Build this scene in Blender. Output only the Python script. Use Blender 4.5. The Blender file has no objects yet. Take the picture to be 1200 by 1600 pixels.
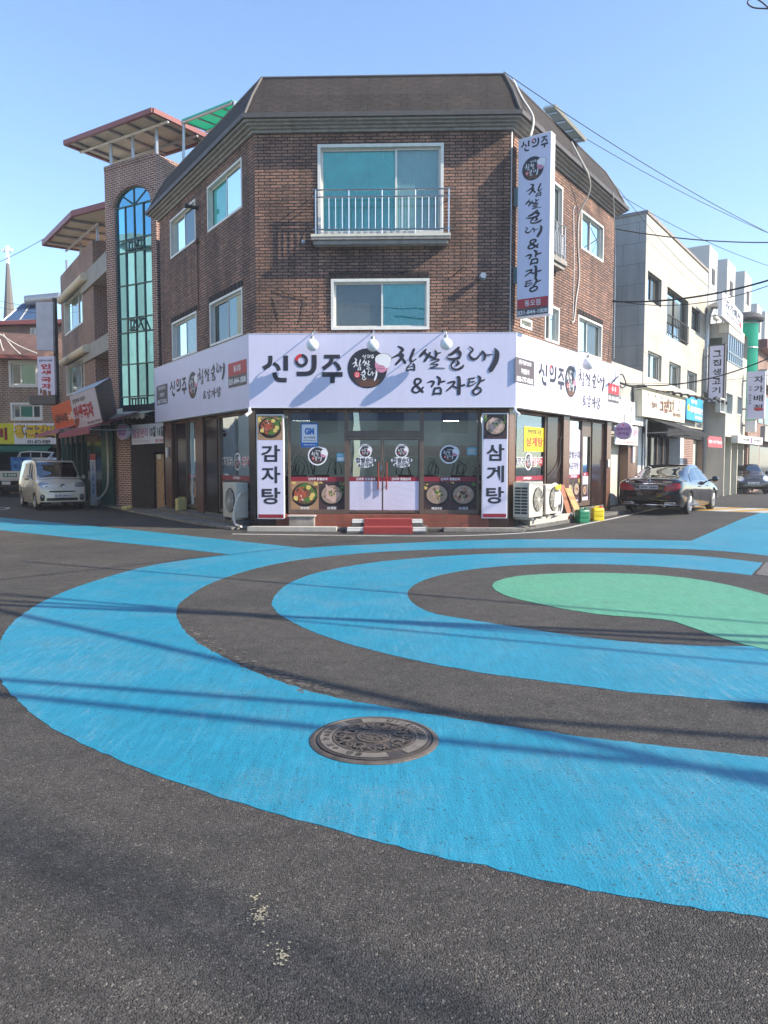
import bpy, bmesh, math, random
from mathutils import Vector as V
R = math.radians
random.seed(11)
S = bpy.context.scene
COL = S.collection

# ------------------------------------------------------------------ camera, sky, sun, exposure
F_PX, CAM_H = 1170.0, 1.6
PITCH = math.atan(76 / F_PX)
cd = bpy.data.cameras.new('camera')
cam = bpy.data.objects.new('camera', cd)
COL.objects.link(cam)
cam.location = (0, 0, CAM_H)
cam.rotation_euler = (R(90) - PITCH, 0, 0)
cd.sensor_fit = 'VERTICAL'
cd.sensor_height = 36
cd.lens = 36 * F_PX / 1600
cd.clip_start, cd.clip_end = 0.05, 3000
S.camera = cam

SUN = V((3.5, -1.0, 2.45)).normalized()          # towards the sun
W = bpy.data.worlds.new("World")
S.world = W
W.use_nodes = True
wn = W.node_tree
sky = wn.nodes.new('ShaderNodeTexSky')
sky.sky_type = 'NISHITA'
sky.sun_disc = False
sky.sun_elevation = math.asin(SUN.z)
sky.sun_rotation = math.atan2(SUN.x, SUN.y)
sky.air_density, sky.dust_density, sky.ozone_density = 1.0, 0.2, 4.0
bg = wn.nodes['Background']
bg.inputs['Strength'].default_value = 0.148
wn.links.new(sky.outputs[0], bg.inputs[0])
ld = bpy.data.lights.new('sun', 'SUN')
ld.energy, ld.angle, ld.color = 4.5, R(0.53), (1.0, 0.885, 0.73)
sun = bpy.data.objects.new('sun', ld)
COL.objects.link(sun)
sun.rotation_euler = SUN.to_track_quat('Z', 'Y').to_euler()
sun.location = SUN * 60
S.view_settings.view_transform = 'Standard'
S.view_settings.look = 'None'
S.view_settings.exposure = 1.14
S.view_settings.gamma = 1
try:
    S.cycles.max_bounces = 8
    S.cycles.transparent_max_bounces = 16
    S.cycles.caustics_reflective = False
    S.cycles.caustics_refractive = False
except Exception:
    pass

# ------------------------------------------------------------------ measuring from the photograph (1200 x 1600)
CP, SP = math.cos(PITCH), math.sin(PITCH)
CAM = V((0, 0, CAM_H))
def ray(px, py):
    x, y = (px - 600) / F_PX, (800 - py) / F_PX
    return V((x, CP + y * SP, -SP + y * CP))
def G(px, py, z=0.0):
    d = ray(px, py)
    return CAM + d * ((z - CAM_H) / d.z)
def at(px, py, Y):
    d = ray(px, py)
    return CAM + d * (Y / d.y)
Z3 = V((0, 0, 1))
class Fr:
    """a vertical plane: u runs to the viewer's right, n out of the wall towards the viewer"""
    def __init__(s, O, u):
        s.O = V(O); s.u = V(u).normalized(); s.n = s.u.cross(Z3)
    def p(s, u, z, d=0.0):
        return s.O + s.u * u + s.n * d + Z3 * z
    def hit(s, px, py, d=0.0):
        r = ray(px, py)
        O = s.O + s.n * d
        t = (O - CAM).dot(s.n) / r.dot(s.n)
        q = CAM + r * t - O
        return q.dot(s.u), q.z
    def r(s, x1, y1, x2, y2, d=0.0):
        """top-left and bottom-right pixel -> u0, z0, u1, z1"""
        a, b = s.hit(x1, y1, d), s.hit(x2, y2, d)
        return a[0], b[1], b[0], a[1]
    def off(s, u=0, d=0, z=0):
        return Fr(s.O + s.u * u + s.n * d + Z3 * z, s.u)
    def side(s, u, d=0.0):
        """plane square to this one at u, facing towards -u"""
        f = Fr(s.p(u, 0, d), s.n)
        return f

# ------------------------------------------------------------------ mesh collector
def catmull(pts, k):
    if len(pts) < 3:
        k0 = max(2, k)
        return [tuple(a + (b - a) * i / k0 for a, b in zip(pts[0], pts[1])) for i in range(k0 + 1)]
    out = []
    n = len(pts)
    for i in range(n - 1):
        p0, p1, p2, p3 = pts[max(i - 1, 0)], pts[i], pts[i + 1], pts[min(i + 2, n - 1)]
        for j in range(k):
            t = j / k
            out.append(tuple(0.5 * (2 * b + (c - a) * t + (2 * a - 5 * b + 4 * c - d) * t * t + (3 * b - a - 3 * c + d) * t ** 3)
                             for a, b, c, d in zip(p0, p1, p2, p3)))
    out.append(tuple(pts[-1]))
    return out

class MB:
    def __init__(s):
        s.v = []; s.f = []; s.mi = []; s.m = 0; s.uv = {}
    def add(s, pts, faces):
        b = len(s.v)
        s.v += [V(p) for p in pts]
        for f in faces:
            s.f.append(tuple(b + i for i in f)); s.mi.append(s.m)
    def poly(s, pts):
        s.add(pts, [tuple(range(len(pts)))])
    def hexa(s, a, b):
        """two quads a (bottom) and b (top) in the same order"""
        s.add(list(a) + list(b), [(3, 2, 1, 0), (4, 5, 6, 7), (0, 1, 5, 4), (1, 2, 6, 5), (2, 3, 7, 6), (3, 0, 4, 7)])
    def fbox(s, F, u0, u1, z0, z1, d0, d1):
        s.hexa([F.p(u0, z0, d0), F.p(u1, z0, d0), F.p(u1, z0, d1), F.p(u0, z0, d1)],
               [F.p(u0, z1, d0), F.p(u1, z1, d0), F.p(u1, z1, d1), F.p(u0, z1, d1)])
    def box(s, c, sx, sy, sz, rz=0.0):
        """c = centre of the base"""
        c = V(c); ca, sa = math.cos(rz), math.sin(rz)
        q = [V((x * ca - y * sa, x * sa + y * ca, 0)) + c for x, y in ((-sx / 2, -sy / 2), (sx / 2, -sy / 2), (sx / 2, sy / 2), (-sx / 2, sy / 2))]
        s.hexa(q, [p + Z3 * sz for p in q])
    def tube(s, pts, r, n=8, k=0, cap=True):
        pts = [V(p) for p in pts]
        if k and len(pts) > 2:
            pts = [V(p) for p in catmull([tuple(p) for p in pts], k)]
        rings = []
        m = len(pts)
        up = None
        for i, p in enumerate(pts):
            t = (pts[min(i + 1, m - 1)] - pts[max(i - 1, 0)])
            if t.length < 1e-9: t = V((0, 0, 1))
            t.normalize()
            if up is None:
                up = V((0, 0, 1)) if abs(t.z) < 0.9 else V((1, 0, 0))
            a = t.cross(up)
            if a.length < 1e-6: a = t.orthogonal()
            a.normalize(); up = a.cross(t).normalized()
            rr = r[i] if isinstance(r, (list, tuple)) else r
            rings.append([p + (a * math.cos(2 * math.pi * j / n) + up * math.sin(2 * math.pi * j / n)) * rr for j in range(n)])
        b = len(s.v)
        for g in rings: s.v += g
        for i in range(m - 1):
            for j in range(n):
                s.f.append((b + i * n + j, b + i * n + (j + 1) % n, b + (i + 1) * n + (j + 1) % n, b + (i + 1) * n + j)); s.mi.append(s.m)
        if cap:
            s.f.append(tuple(b + j for j in range(n))); s.mi.append(s.m)
            s.f.append(tuple(b + (m - 1) * n + j for j in range(n))); s.mi.append(s.m)
    def lathe(s, prof, O, ax=(0, 0, 1), n=24):
        """prof = [(radius, distance along ax)]"""
        O = V(O); ax = V(ax).normalized(); a = ax.orthogonal().normalized(); c = ax.cross(a)
        b = len(s.v)
        for r, h in prof:
            for j in range(n):
                t = 2 * math.pi * j / n
                s.v.append(O + ax * h + (a * math.cos(t) + c * math.sin(t)) * max(r, 1e-4))
        for i in range(len(prof) - 1):
            for j in range(n):
                s.f.append((b + i * n + j, b + i * n + (j + 1) % n, b + (i + 1) * n + (j + 1) % n, b + (i + 1) * n + j)); s.mi.append(s.m)
        for i in (0, len(prof) - 1):
            s.f.append(tuple(b + i * n + j for j in range(n))); s.mi.append(s.m)
    def prism(s, F, pts, d0, d1):
        n = len(pts)
        a = [F.p(u, z, d0) for u, z in pts]; c = [F.p(u, z, d1) for u, z in pts]
        s.add(a + c, [tuple(range(n)), tuple(range(2 * n - 1, n - 1, -1))] + [(i, (i + 1) % n, n + (i + 1) % n, n + i) for i in range(n)])
    def slab(s, pts, z0, z1):
        """horizontal polygon with thickness; pts 2-D or 3-D"""
        n = len(pts)
        a = [V((p[0], p[1], z0)) for p in pts]; c = [V((p[0], p[1], z1)) for p in pts]
        s.add(a + c, [tuple(range(n)), tuple(range(2 * n - 1, n - 1, -1))] + [(i, (i + 1) % n, n + (i + 1) % n, n + i) for i in range(n)])
    def disc(s, F, u, z, ru, rz, d, n=28, a0=0.0, a1=2 * math.pi):
        full = abs(a1 - a0 - 2 * math.pi) < 1e-6
        pts = [F.p(u + ru * math.cos(a0 + (a1 - a0) * i / n), z + rz * math.sin(a0 + (a1 - a0) * i / n), d) for i in range(n if full else n + 1)]
        if not full: pts.append(F.p(u, z, d))
        s.poly(pts)
    def blob(s, F, u, z, r, d, n=9, jit=0.35, sq=1.0, rot=0.0):
        pts = []
        for i in range(n):
            t = 2 * math.pi * i / n
            k = r * (1 + random.uniform(-jit, jit))
            x, y = k * math.cos(t), k * math.sin(t) * sq
            pts.append(F.p(u + x * math.cos(rot) - y * math.sin(rot), z + x * math.sin(rot) + y * math.cos(rot), d))
        s.poly(pts)
    def stroke(s, F, pts, d, k=6, flat=False, mp=None, ws=1.0):
        """brush stroke: pts (x, y, width); mp maps x, y to u, z"""
        q = catmull(pts, k) if k else [tuple(p) for p in pts]
        P = []
        for x, y, w in q:
            if mp: x, y = mp(x, y)
            P.append((x, y, max(w, 0.5 if mp else 1e-4) * ws / 2))
        m = len(P)
        L, Rr = [], []
        for i in range(m):
            x0, y0, _ = P[max(i - 1, 0)]; x1, y1, _ = P[min(i + 1, m - 1)]
            tx, ty = x1 - x0, y1 - y0
            l = math.hypot(tx, ty) or 1e-6
            tx /= l; ty /= l
            x, y, w = P[i]
            L.append((x - ty * w, y + tx * w)); Rr.append((x + ty * w, y - tx * w))
        b = len(s.v)
        for (a, c) in zip(L, Rr):
            s.v.append(F.p(a[0], a[1], d)); s.v.append(F.p(c[0], c[1], d))
        for i in range(m - 1):
            s.f.append((b + 2 * i, b + 2 * i + 1, b + 2 * i + 3, b + 2 * i + 2)); s.mi.append(s.m)
        if not flat:
            for e, sg in ((0, -1), (m - 1, 1)):
                x0, y0, _ = P[max(e - 1, 0)]; x1, y1, _ = P[min(e + 1, m - 1)]
                a0 = math.atan2(y1 - y0, x1 - x0)
                x, y, w = P[e]
                s.poly([F.p(x + w * math.cos(a0 + sg * t), y + w * math.sin(a0 + sg * t), d) for t in [(-math.pi / 2 + math.pi * i / 6) if sg > 0 else (math.pi - (-math.pi / 2 + math.pi * i / 6)) for i in range(7)]])
    def text(s, txt, F, u0, z0, u1, z1, d, bold=0.0, keep=True, shear=0.0):
        """the words fitted in the box u0..u1, z0..z1"""
        vs, fs = glyphs(txt, bold, shear)
        if not vs: return
        xs = [p[0] for p in vs]; ys = [p[1] for p in vs]
        w, h = max(xs) - min(xs), max(ys) - min(ys)
        sx, sy = (u1 - u0) / w, (z1 - z0) / h
        if keep:
            sx = sy = min(sx, sy)
        ox = (u0 + u1) / 2 - sx * (max(xs) + min(xs)) / 2; oz = (z0 + z1) / 2 - sy * (max(ys) + min(ys)) / 2
        s.add([F.p(ox + sx * x, oz + sy * y, d) for x, y in vs], fs)
    def vtext(s, txt, F, u0, z0, u1, z1, d, bold=0.0, keep=False, gap=0.16):
        n = len(txt); h = (z1 - z0) / n
        for i, ch in enumerate(txt):
            if ch == ' ': continue
            zt = z1 - i * h
            s.text(ch, F, u0, zt - h * (1 - gap / 2), u1, zt - h * gap / 2, d, bold, keep)
    def build(s, name, mats, parent=None, smooth=False, bevel=0.0, label=None, recalc=True, uvf=None):
        me = bpy.data.meshes.new(name)
        o = bpy.data.objects.new(name, me)
        COL.objects.link(o)
        org = V((0, 0, 0))
        q = parent
        while q is not None:
            org += q.location; q = q.parent
        me.from_pydata([tuple(p - org) for p in s.v], [], s.f)
        mats = mats if isinstance(mats, (list, tuple)) else [mats]
        for m in mats: me.materials.append(m)
        me.polygons.foreach_set('material_index', [min(i, len(mats) - 1) for i in s.mi])
        if recalc:
            bm = bmesh.new(); bm.from_mesh(me)
            bmesh.ops.recalc_face_normals(bm, faces=bm.faces[:])
            bm.to_mesh(me); bm.free()
        ul = me.uv_layers.new(name='UVMap').data
        for pl in me.polygons:
            n = pl.normal
            if abs(n.z) > 0.92:
                ta, tb = V((1, 0, 0)), V((0, 1, 0))
            else:
                ta = Z3.cross(n); ta.normalize(); tb = n.cross(ta)
            for li in pl.loop_indices:
                c = me.vertices[me.loops[li].vertex_index].co + org
                ul[li].uv = (c.dot(ta), c.dot(tb))
        if smooth:
            me.polygons.foreach_set('use_smooth', [True] * len(me.polygons))
            if smooth != 'all':
                try: me.set_sharp_from_angle(angle=R(35))
                except Exception: pass
        me.update()
        if parent is not None: o.parent = parent
        if bevel:
            bv = o.modifiers.new('bevel', 'BEVEL'); bv.width = bevel; bv.segments = 2; bv.limit_method = 'ANGLE'; bv.angle_limit = R(40)
            me.polygons.foreach_set('use_smooth', [True] * len(me.polygons))
            try: me.set_sharp_from_angle(angle=R(50))
            except Exception: pass
        if label: o['label'] = label
        return o

_gl = {}
def glyphs(txt, bold=0.0, shear=0.0):
    key = (txt, bold, shear)
    if key not in _gl:
        c = bpy.data.curves.new('t', 'FONT'); c.body = txt; c.size = 1; c.offset = bold; c.shear = shear; c.resolution_u = 3
        o = bpy.data.objects.new('t', c); COL.objects.link(o)
        dg = bpy.context.evaluated_depsgraph_get()
        me = bpy.data.meshes.new_from_object(o.evaluated_get(dg))
        _gl[key] = ([(v.co.x, v.co.y) for v in me.vertices], [tuple(p.vertices) for p in me.polygons])
        bpy.data.objects.remove(o); bpy.data.curves.remove(c); bpy.data.meshes.remove(me)
    return _gl[key]

def tag(o, label=None, cat=None, group=None, kind=None):
    if label: o['label'] = label
    if cat: o['category'] = cat
    if group: o['group'] = group
    if kind: o['kind'] = kind
    return o
def thing(name, label, cat, loc=(0, 0, 0), group=None):
    o = bpy.data.objects.new(name, None)
    COL.objects.link(o); o.location = loc; o.empty_display_size = 0.2
    return tag(o, label, cat, group)
def copy_tree(o, parent=None):
    c = o.copy(); COL.objects.link(c); c.parent = parent
    for ch in list(o.children): copy_tree(ch, c)
    return c

# ------------------------------------------------------------------ materials
def nt(m):
    m.use_nodes = True
    t = m.node_tree
    return t, t.nodes['Principled BSDF'], t.nodes, t.links
def mat(name, col, rough=0.6, metal=0.0, var=0.10, scale=3.0, bump=0.0, bscale=60.0, coat=0.0, spec=0.5, emit=None, dirt=0.0, rvar=0.0):
    m = bpy.data.materials.new(name)
    t, b, N, L = nt(m)
    b.inputs['Roughness'].default_value = rough
    b.inputs['Metallic'].default_value = metal
    b.inputs['Specular IOR Level'].default_value = spec
    b.inputs['Coat Weight'].default_value = coat
    b.inputs['Coat Roughness'].default_value = 0.03
    tc = N.new('ShaderNodeNewGeometry')
    no = N.new('ShaderNodeTexNoise'); no.inputs['Scale'].default_value = scale; no.inputs['Detail'].default_value = 6; no.inputs['Roughness'].default_value = 0.65
    L.new(tc.outputs['Position'], no.inputs['Vector'])
    mr = N.new('ShaderNodeMapRange'); mr.inputs[1].default_value = 0.3; mr.inputs[2].default_value = 0.7
    mr.inputs[3].default_value = 1 - var; mr.inputs[4].default_value = 1 + var
    L.new(no.outputs[0], mr.inputs[0])
    mx = N.new('ShaderNodeMix'); mx.data_type = 'RGBA'; mx.blend_type = 'MULTIPLY'; mx.inputs[0].default_value = 1
    mx.inputs[6].default_value = (*col, 1)
    L.new(mr.outputs[0], mx.inputs[7])
    out = mx.outputs[2]
    if dirt:
        mp = N.new('ShaderNodeMapping'); mp.inputs['Scale'].default_value = (9, 9, 0.7)
        L.new(tc.outputs['Position'], mp.inputs['Vector'])
        n2 = N.new('ShaderNodeTexNoise'); n2.inputs['Scale'].default_value = 1.0; n2.inputs['Detail'].default_value = 5
        L.new(mp.outputs[0], n2.inputs['Vector'])
        r2 = N.new('ShaderNodeMapRange'); r2.inputs[1].default_value = 0.45; r2.inputs[2].default_value = 0.75; r2.inputs[3].default_value = 0; r2.inputs[4].default_value = dirt
        L.new(n2.outputs[0], r2.inputs[0])
        m2 = N.new('ShaderNodeMix'); m2.data_type = 'RGBA'
        L.new(r2.outputs[0], m2.inputs[0]); L.new(out, m2.inputs[6]); m2.inputs[7].default_value = (0.12, 0.10, 0.085, 1)
        out = m2.outputs[2]
    L.new(out, b.inputs['Base Color'])
    if rvar:
        r3 = N.new('ShaderNodeMapRange'); r3.inputs[1].default_value = 0.3; r3.inputs[2].default_value = 0.7; r3.inputs[3].default_value = rough - rvar; r3.inputs[4].default_value = rough + rvar
        L.new(no.outputs[0], r3.inputs[0]); L.new(r3.outputs[0], b.inputs['Roughness'])
    if bump:
        n3 = N.new('ShaderNodeTexNoise'); n3.inputs['Scale'].default_value = bscale; n3.inputs['Detail'].default_value = 4
        L.new(tc.outputs['Position'], n3.inputs['Vector'])
        bp = N.new('ShaderNodeBump'); bp.inputs['Strength'].default_value = bump; bp.inputs['Distance'].default_value = 0.01
        L.new(n3.outputs[0], bp.inputs['Height']); L.new(bp.outputs[0], b.inputs['Normal'])
    if emit:
        b.inputs['Emission Color'].default_value = (*emit[:3], 1); b.inputs['Emission Strength'].default_value = emit[3]
    return m
def brickmat(name, c1, c2, mortar, bw=0.22, bh=0.075, ms=0.010, bump=0.6, rough=0.85, var=0.35, soft=0.1, off=0.5, patch=0.2, dist=0.012, wave=0.0):
    m = bpy.data.materials.new(name)
    t, b, N, L = nt(m)
    b.inputs['Roughness'].default_value = rough
    tc = N.new('ShaderNodeUVMap')
    nz = N.new('ShaderNodeTexNoise'); nz.inputs['Scale'].default_value = 9; nz.inputs['Detail'].default_value = 3
    L.new(tc.outputs[0], nz.inputs['Vector'])
    va = N.new('ShaderNodeVectorMath'); va.operation = 'MULTIPLY_ADD'
    sb = N.new('ShaderNodeVectorMath'); sb.operation = 'SUBTRACT'; sb.inputs[1].default_value = (0.5, 0.5, 0.5)
    L.new(nz.outputs['Color'], sb.inputs[0]); L.new(sb.outputs[0], va.inputs[0]); va.inputs[1].default_value = (0.012, 0.012, 0)
    L.new(tc.outputs[0], va.inputs[2])
    br = N.new('ShaderNodeTexBrick')
    br.inputs['Scale'].default_value = 1; br.inputs['Brick Width'].default_value = bw; br.inputs['Row Height'].default_value = bh
    br.inputs['Mortar Size'].default_value = ms; br.inputs['Mortar Smooth'].default_value = soft; br.offset = off
    br.inputs['Color1'].default_value = (*c1, 1); br.inputs['Color2'].default_value = (*c2, 1); br.inputs['Mortar'].default_value = (*mortar, 1)
    br.inputs['Bias'].default_value = 0.0
    vec = va.outputs[0]
    if wave:
        sx = N.new('ShaderNodeSeparateXYZ'); L.new(vec, sx.inputs[0])
        q = N.new('ShaderNodeMath'); q.operation = 'PINGPONG'; q.inputs[1].default_value = bw * 0.5; L.new(sx.outputs[0], q.inputs[0])
        ss = N.new('ShaderNodeMapRange'); ss.interpolation_type = 'SMOOTHSTEP'; ss.inputs[1].default_value = bw * .15; ss.inputs[2].default_value = bw * .35; ss.inputs[4].default_value = wave
        L.new(q.outputs[0], ss.inputs[0])
        ad = N.new('ShaderNodeMath'); L.new(sx.outputs[1], ad.inputs[0]); L.new(ss.outputs[0], ad.inputs[1])
        cx = N.new('ShaderNodeCombineXYZ'); L.new(sx.outputs[0], cx.inputs[0]); L.new(ad.outputs[0], cx.inputs[1]); vec = cx.outputs[0]
    L.new(vec, br.inputs['Vector'])
    n2 = N.new('ShaderNodeTexNoise'); n2.inputs['Scale'].default_value = 26; n2.inputs['Detail'].default_value = 6
    L.new(tc.outputs[0], n2.inputs['Vector'])
    mr = N.new('ShaderNodeMapRange'); mr.inputs[1].default_value = 0.3; mr.inputs[2].default_value = 0.7; mr.inputs[3].default_value = 1 - var; mr.inputs[4].default_value = 1 + var
    L.new(n2.outputs[0], mr.inputs[0])
    n4 = N.new('ShaderNodeTexNoise'); n4.inputs['Scale'].default_value = 0.7; n4.inputs['Detail'].default_value = 5
    L.new(tc.outputs[0], n4.inputs['Vector'])
    r4 = N.new('ShaderNodeMapRange'); r4.inputs[1].default_value = 0.3; r4.inputs[2].default_value = 0.7; r4.inputs[3].default_value = 1 - patch; r4.inputs[4].default_value = 1 + patch
    L.new(n4.outputs[0], r4.inputs[0])
    mm = N.new('ShaderNodeMath'); mm.operation = 'MULTIPLY'; L.new(mr.outputs[0], mm.inputs[0]); L.new(r4.outputs[0], mm.inputs[1])
    mp5 = N.new('ShaderNodeMapping'); mp5.inputs['Scale'].default_value = (3.5, 0.35, 1); L.new(tc.outputs[0], mp5.inputs['Vector'])
    n5 = N.new('ShaderNodeTexNoise'); n5.inputs['Scale'].default_value = 1; n5.inputs['Detail'].default_value = 6; L.new(mp5.outputs[0], n5.inputs['Vector'])
    r5 = N.new('ShaderNodeMapRange'); r5.inputs[1].default_value = 0.35; r5.inputs[2].default_value = 0.65; r5.inputs[3].default_value = 1 - patch * .8; r5.inputs[4].default_value = 1 + patch * .5
    L.new(n5.outputs[0], r5.inputs[0])
    m5 = N.new('ShaderNodeMath'); m5.operation = 'MULTIPLY'; L.new(mm.outputs[0], m5.inputs[0]); L.new(r5.outputs[0], m5.inputs[1]); mm = m5
    mx = N.new('ShaderNodeMix'); mx.data_type = 'RGBA'; mx.blend_type = 'MULTIPLY'; mx.inputs[0].default_value = 1
    L.new(br.outputs['Color'], mx.inputs[6]); L.new(mm.outputs[0], mx.inputs[7])
    L.new(mx.outputs[2], b.inputs['Base Color'])
    # height: mortar low, each brick a little off
    hh = N.new('ShaderNodeMath'); hh.operation = 'MULTIPLY_ADD'; hh.inputs[1].default_value = -1.0; hh.inputs[2].default_value = 1.0
    L.new(br.outputs['Fac'], hh.inputs[0])
    h2 = N.new('ShaderNodeMath'); h2.operation = 'MULTIPLY_ADD'; h2.inputs[1].default_value = 0.35
    L.new(n2.outputs[0], h2.inputs[0]); L.new(hh.outputs[0], h2.inputs[2])
    bp = N.new('ShaderNodeBump'); bp.inputs['Strength'].default_value = bump; bp.inputs['Distance'].default_value = dist
    L.new(h2.outputs[0], bp.inputs['Height']); L.new(bp.outputs[0], b.inputs['Normal'])
    return m
def glass(name, tint=(0.75, 0.85, 0.85), refl=0.12, rough=0.02, gcol=(0.95, 1.0, 1.0), wav=0.0):
    m = bpy.data.materials.new(name)
    m.use_nodes = True
    t = m.node_tree; N, L = t.nodes, t.links
    N.remove(N['Principled BSDF'])
    out = N['Material Output']
    tr = N.new('ShaderNodeBsdfTransparent'); tr.inputs[0].default_value = (*tint, 1)
    gl = N.new('ShaderNodeBsdfGlossy'); gl.inputs[0].default_value = (*gcol, 1); gl.inputs['Roughness'].default_value = rough
    lw = N.new('ShaderNodeLayerWeight'); lw.inputs['Blend'].default_value = 0.35
    mr = N.new('ShaderNodeMapRange'); mr.inputs[3].default_value = refl; mr.inputs[4].default_value = 1.0
    L.new(lw.outputs['Fresnel'], mr.inputs[0])
    mx = N.new('ShaderNodeMixShader')
    L.new(mr.outputs[0], mx.inputs[0]); L.new(tr.outputs[0], mx.inputs[1]); L.new(gl.outputs[0], mx.inputs[2])
    if wav:
        tc = N.new('ShaderNodeNewGeometry')
        n3 = N.new('ShaderNodeTexNoise'); n3.inputs['Scale'].default_value = 1.3; n3.inputs['Detail'].default_value = 1
        L.new(tc.outputs['Position'], n3.inputs['Vector'])
        bp = N.new('ShaderNodeBump'); bp.inputs['Strength'].default_value = wav; bp.inputs['Distance'].default_value = 0.05
        L.new(n3.outputs[0], bp.inputs['Height']); L.new(bp.outputs[0], gl.inputs['Normal'])
    L.new(mx.outputs[0], out.inputs[0])
    return m
def groundmat(name, col, col2, speck, bump=0.5, rough=0.85, worn=None, wear=0.0, stain=0.25):
    """tarmac, bare or painted: pebbly bump, pale and dark grains, soft patches"""
    m = bpy.data.materials.new(name)
    t, b, N, L = nt(m)
    b.inputs['Roughness'].default_value = rough
    b.inputs['Specular IOR Level'].default_value = 0.35
    tc = N.new('ShaderNodeNewGeometry')
    def noise(sc, det=5, ro=0.6):
        n = N.new('ShaderNodeTexNoise'); n.inputs['Scale'].default_value = sc; n.inputs['Detail'].default_value = det; n.inputs['Roughness'].default_value = ro
        L.new(tc.outputs['Position'], n.inputs['Vector']); return n.outputs[0]
    def rng(i, a, c, lo, hi):
        r = N.new('ShaderNodeMapRange'); r.inputs[1].default_value = a; r.inputs[2].default_value = c; r.inputs[3].default_value = lo; r.inputs[4].default_value = hi
        L.new(i, r.inputs[0]); return r.outputs[0]
    def mix(f, a, c, bt='MIX'):
        x = N.new('ShaderNodeMix'); x.data_type = 'RGBA'; x.blend_type = bt
        for i, k in ((0, f), (6, a), (7, c)):
            if isinstance(k, (int, float)): x.inputs[i].default_value = k
            elif isinstance(k, tuple): x.inputs[i].default_value = (*k, 1)
            else: L.new(k, x.inputs[i])
        return x.outputs[2]
    big = noise(0.45, 6, 0.65)
    c = mix(rng(big, 0.40, 0.60, 0, 1), col, col2)
    mid = noise(7, 5, 0.7)
    c = mix(1.0, c, rng(mid, 0.3, 0.7, 1 - stain, 1 + stain), 'MULTIPLY')
    vo = N.new('ShaderNodeTexVoronoi'); vo.inputs['Scale'].default_value = 95 if worn else 150
    L.new(tc.outputs['Position'], vo.inputs['Vector'])
    sep = N.new('ShaderNodeSeparateColor'); L.new(vo.outputs['Color'], sep.inputs[0])
    c = mix(1.0, c, rng(sep.outputs[0], 0, 1, 1 - speck, 1 + speck), 'MULTIPLY')
    if not worn:
        c = mix(rng(sep.outputs[1], 0.95, 0.98, 0, 0.65), c, (0.27, 0.25, 0.21))
        c = mix(rng(noise(1.3, 6, .7), .56, .74, 0, .55), c, (.035, .033, .031))
        c = mix(rng(sep.outputs[2], 0.90, 0.95, 0, 0.6), c, (0.012, 0.012, 0.012))
    else:
        w = rng(noise(1.1, 6, 0.7), 0.47, 0.70, 0, wear)
        w2 = N.new('ShaderNodeMath'); w2.operation = 'MULTIPLY'
        L.new(w, w2.inputs[0]); L.new(rng(noise(70, 3, 0.6), 0.45, 0.62, 0, 1), w2.inputs[1])
        c = mix(w2.outputs[0], c, worn)
        mpw = N.new('ShaderNodeMapping'); mpw.inputs['Scale'].default_value = (26, 3, 1); mpw.inputs['Rotation'].default_value = (0, 0, 0.6)
        L.new(tc.outputs['Position'], mpw.inputs['Vector'])
        nw = N.new('ShaderNodeTexNoise'); nw.inputs['Scale'].default_value = 1; nw.inputs['Detail'].default_value = 5; nw.inputs['Roughness'].default_value = .7; L.new(mpw.outputs[0], nw.inputs['Vector'])
        c = mix(1.0, c, rng(nw.outputs[0], .3, .7, .84, 1.16), 'MULTIPLY')
        tw_ = N.new('ShaderNodeMath'); tw_.operation = 'MULTIPLY'; L.new(rng(nw.outputs[0], .54, .66, 0, .7), tw_.inputs[0]); L.new(rng(noise(.6, 5, .6), .5, .65, 0, 1), tw_.inputs[1])
        c = mix(tw_.outputs[0], c, worn)
        c = mix(rng(noise(2.2, 6, .75), .62, .72, 0, .35), c, (.02, .05, .07))
        c = mix(rng(sep.outputs[1], 0.975, 0.985, 0, 0.7), c, (0.03, 0.06, 0.08))
    L.new(c, b.inputs['Base Color'])
    h = N.new('ShaderNodeMath'); h.operation = 'ADD'
    L.new(rng(vo.outputs['Distance'], 0, 0.7, .55 if worn else 1, 0), h.inputs[0]); L.new(nw.outputs[0] if worn else rng(noise(38, 5, 0.7), 0, 1, 0, 1.3), h.inputs[1])
    bp = N.new('ShaderNodeBump'); bp.inputs['Strength'].default_value = bump; bp.inputs['Distance'].default_value = 0.008
    L.new(h.outputs[0], bp.inputs['Height']); L.new(bp.outputs[0], b.inputs['Normal'])
    return m

m_asph = groundmat('tarmac', (0.078, 0.071, 0.064), (0.054, 0.050, 0.047), 0.45, 0.95)
m_asph2 = groundmat('older tarmac', (0.085, 0.080, 0.075), (0.062, 0.060, 0.058), 0.35, 0.6)
m_blue = groundmat('blue road paint', (0.012, 0.190, 0.292), (0.018, 0.212, 0.322), 0.06, 0.42, 0.55, (0.17, 0.24, 0.28), 0.8, 0.07)
m_green = groundmat('green road paint', (0.072, 0.268, 0.170), (0.084, 0.290, 0.188), 0.07, 0.42, 0.6, (0.16, 0.25, 0.19), 0.6, 0.09)
m_rwhite = groundmat('white road paint', (0.50, 0.50, 0.48), (0.42, 0.42, 0.40), 0.15, 0.5, 0.6, (0.12, 0.11, 0.10), 0.8, 0.1)
m_ryellow = groundmat('yellow road paint', (0.52, 0.30, 0.03), (0.48, 0.27, 0.03), 0.15, 0.5, 0.6, (0.12, 0.11, 0.10), 0.8, 0.1)
m_concg = groundmat('grey concrete', (0.16, 0.155, 0.145), (0.12, 0.115, 0.11), 0.2, 0.4)
m_brown = brickmat('brown clinker brick', (0.300, 0.160, 0.110), (0.165, 0.094, 0.072), (0.033, 0.027, 0.024), 0.28, 0.072, 0.014, 1.0, 0.85, 0.5, 0.3, 0.5, 0.35, 0.03)
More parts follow.
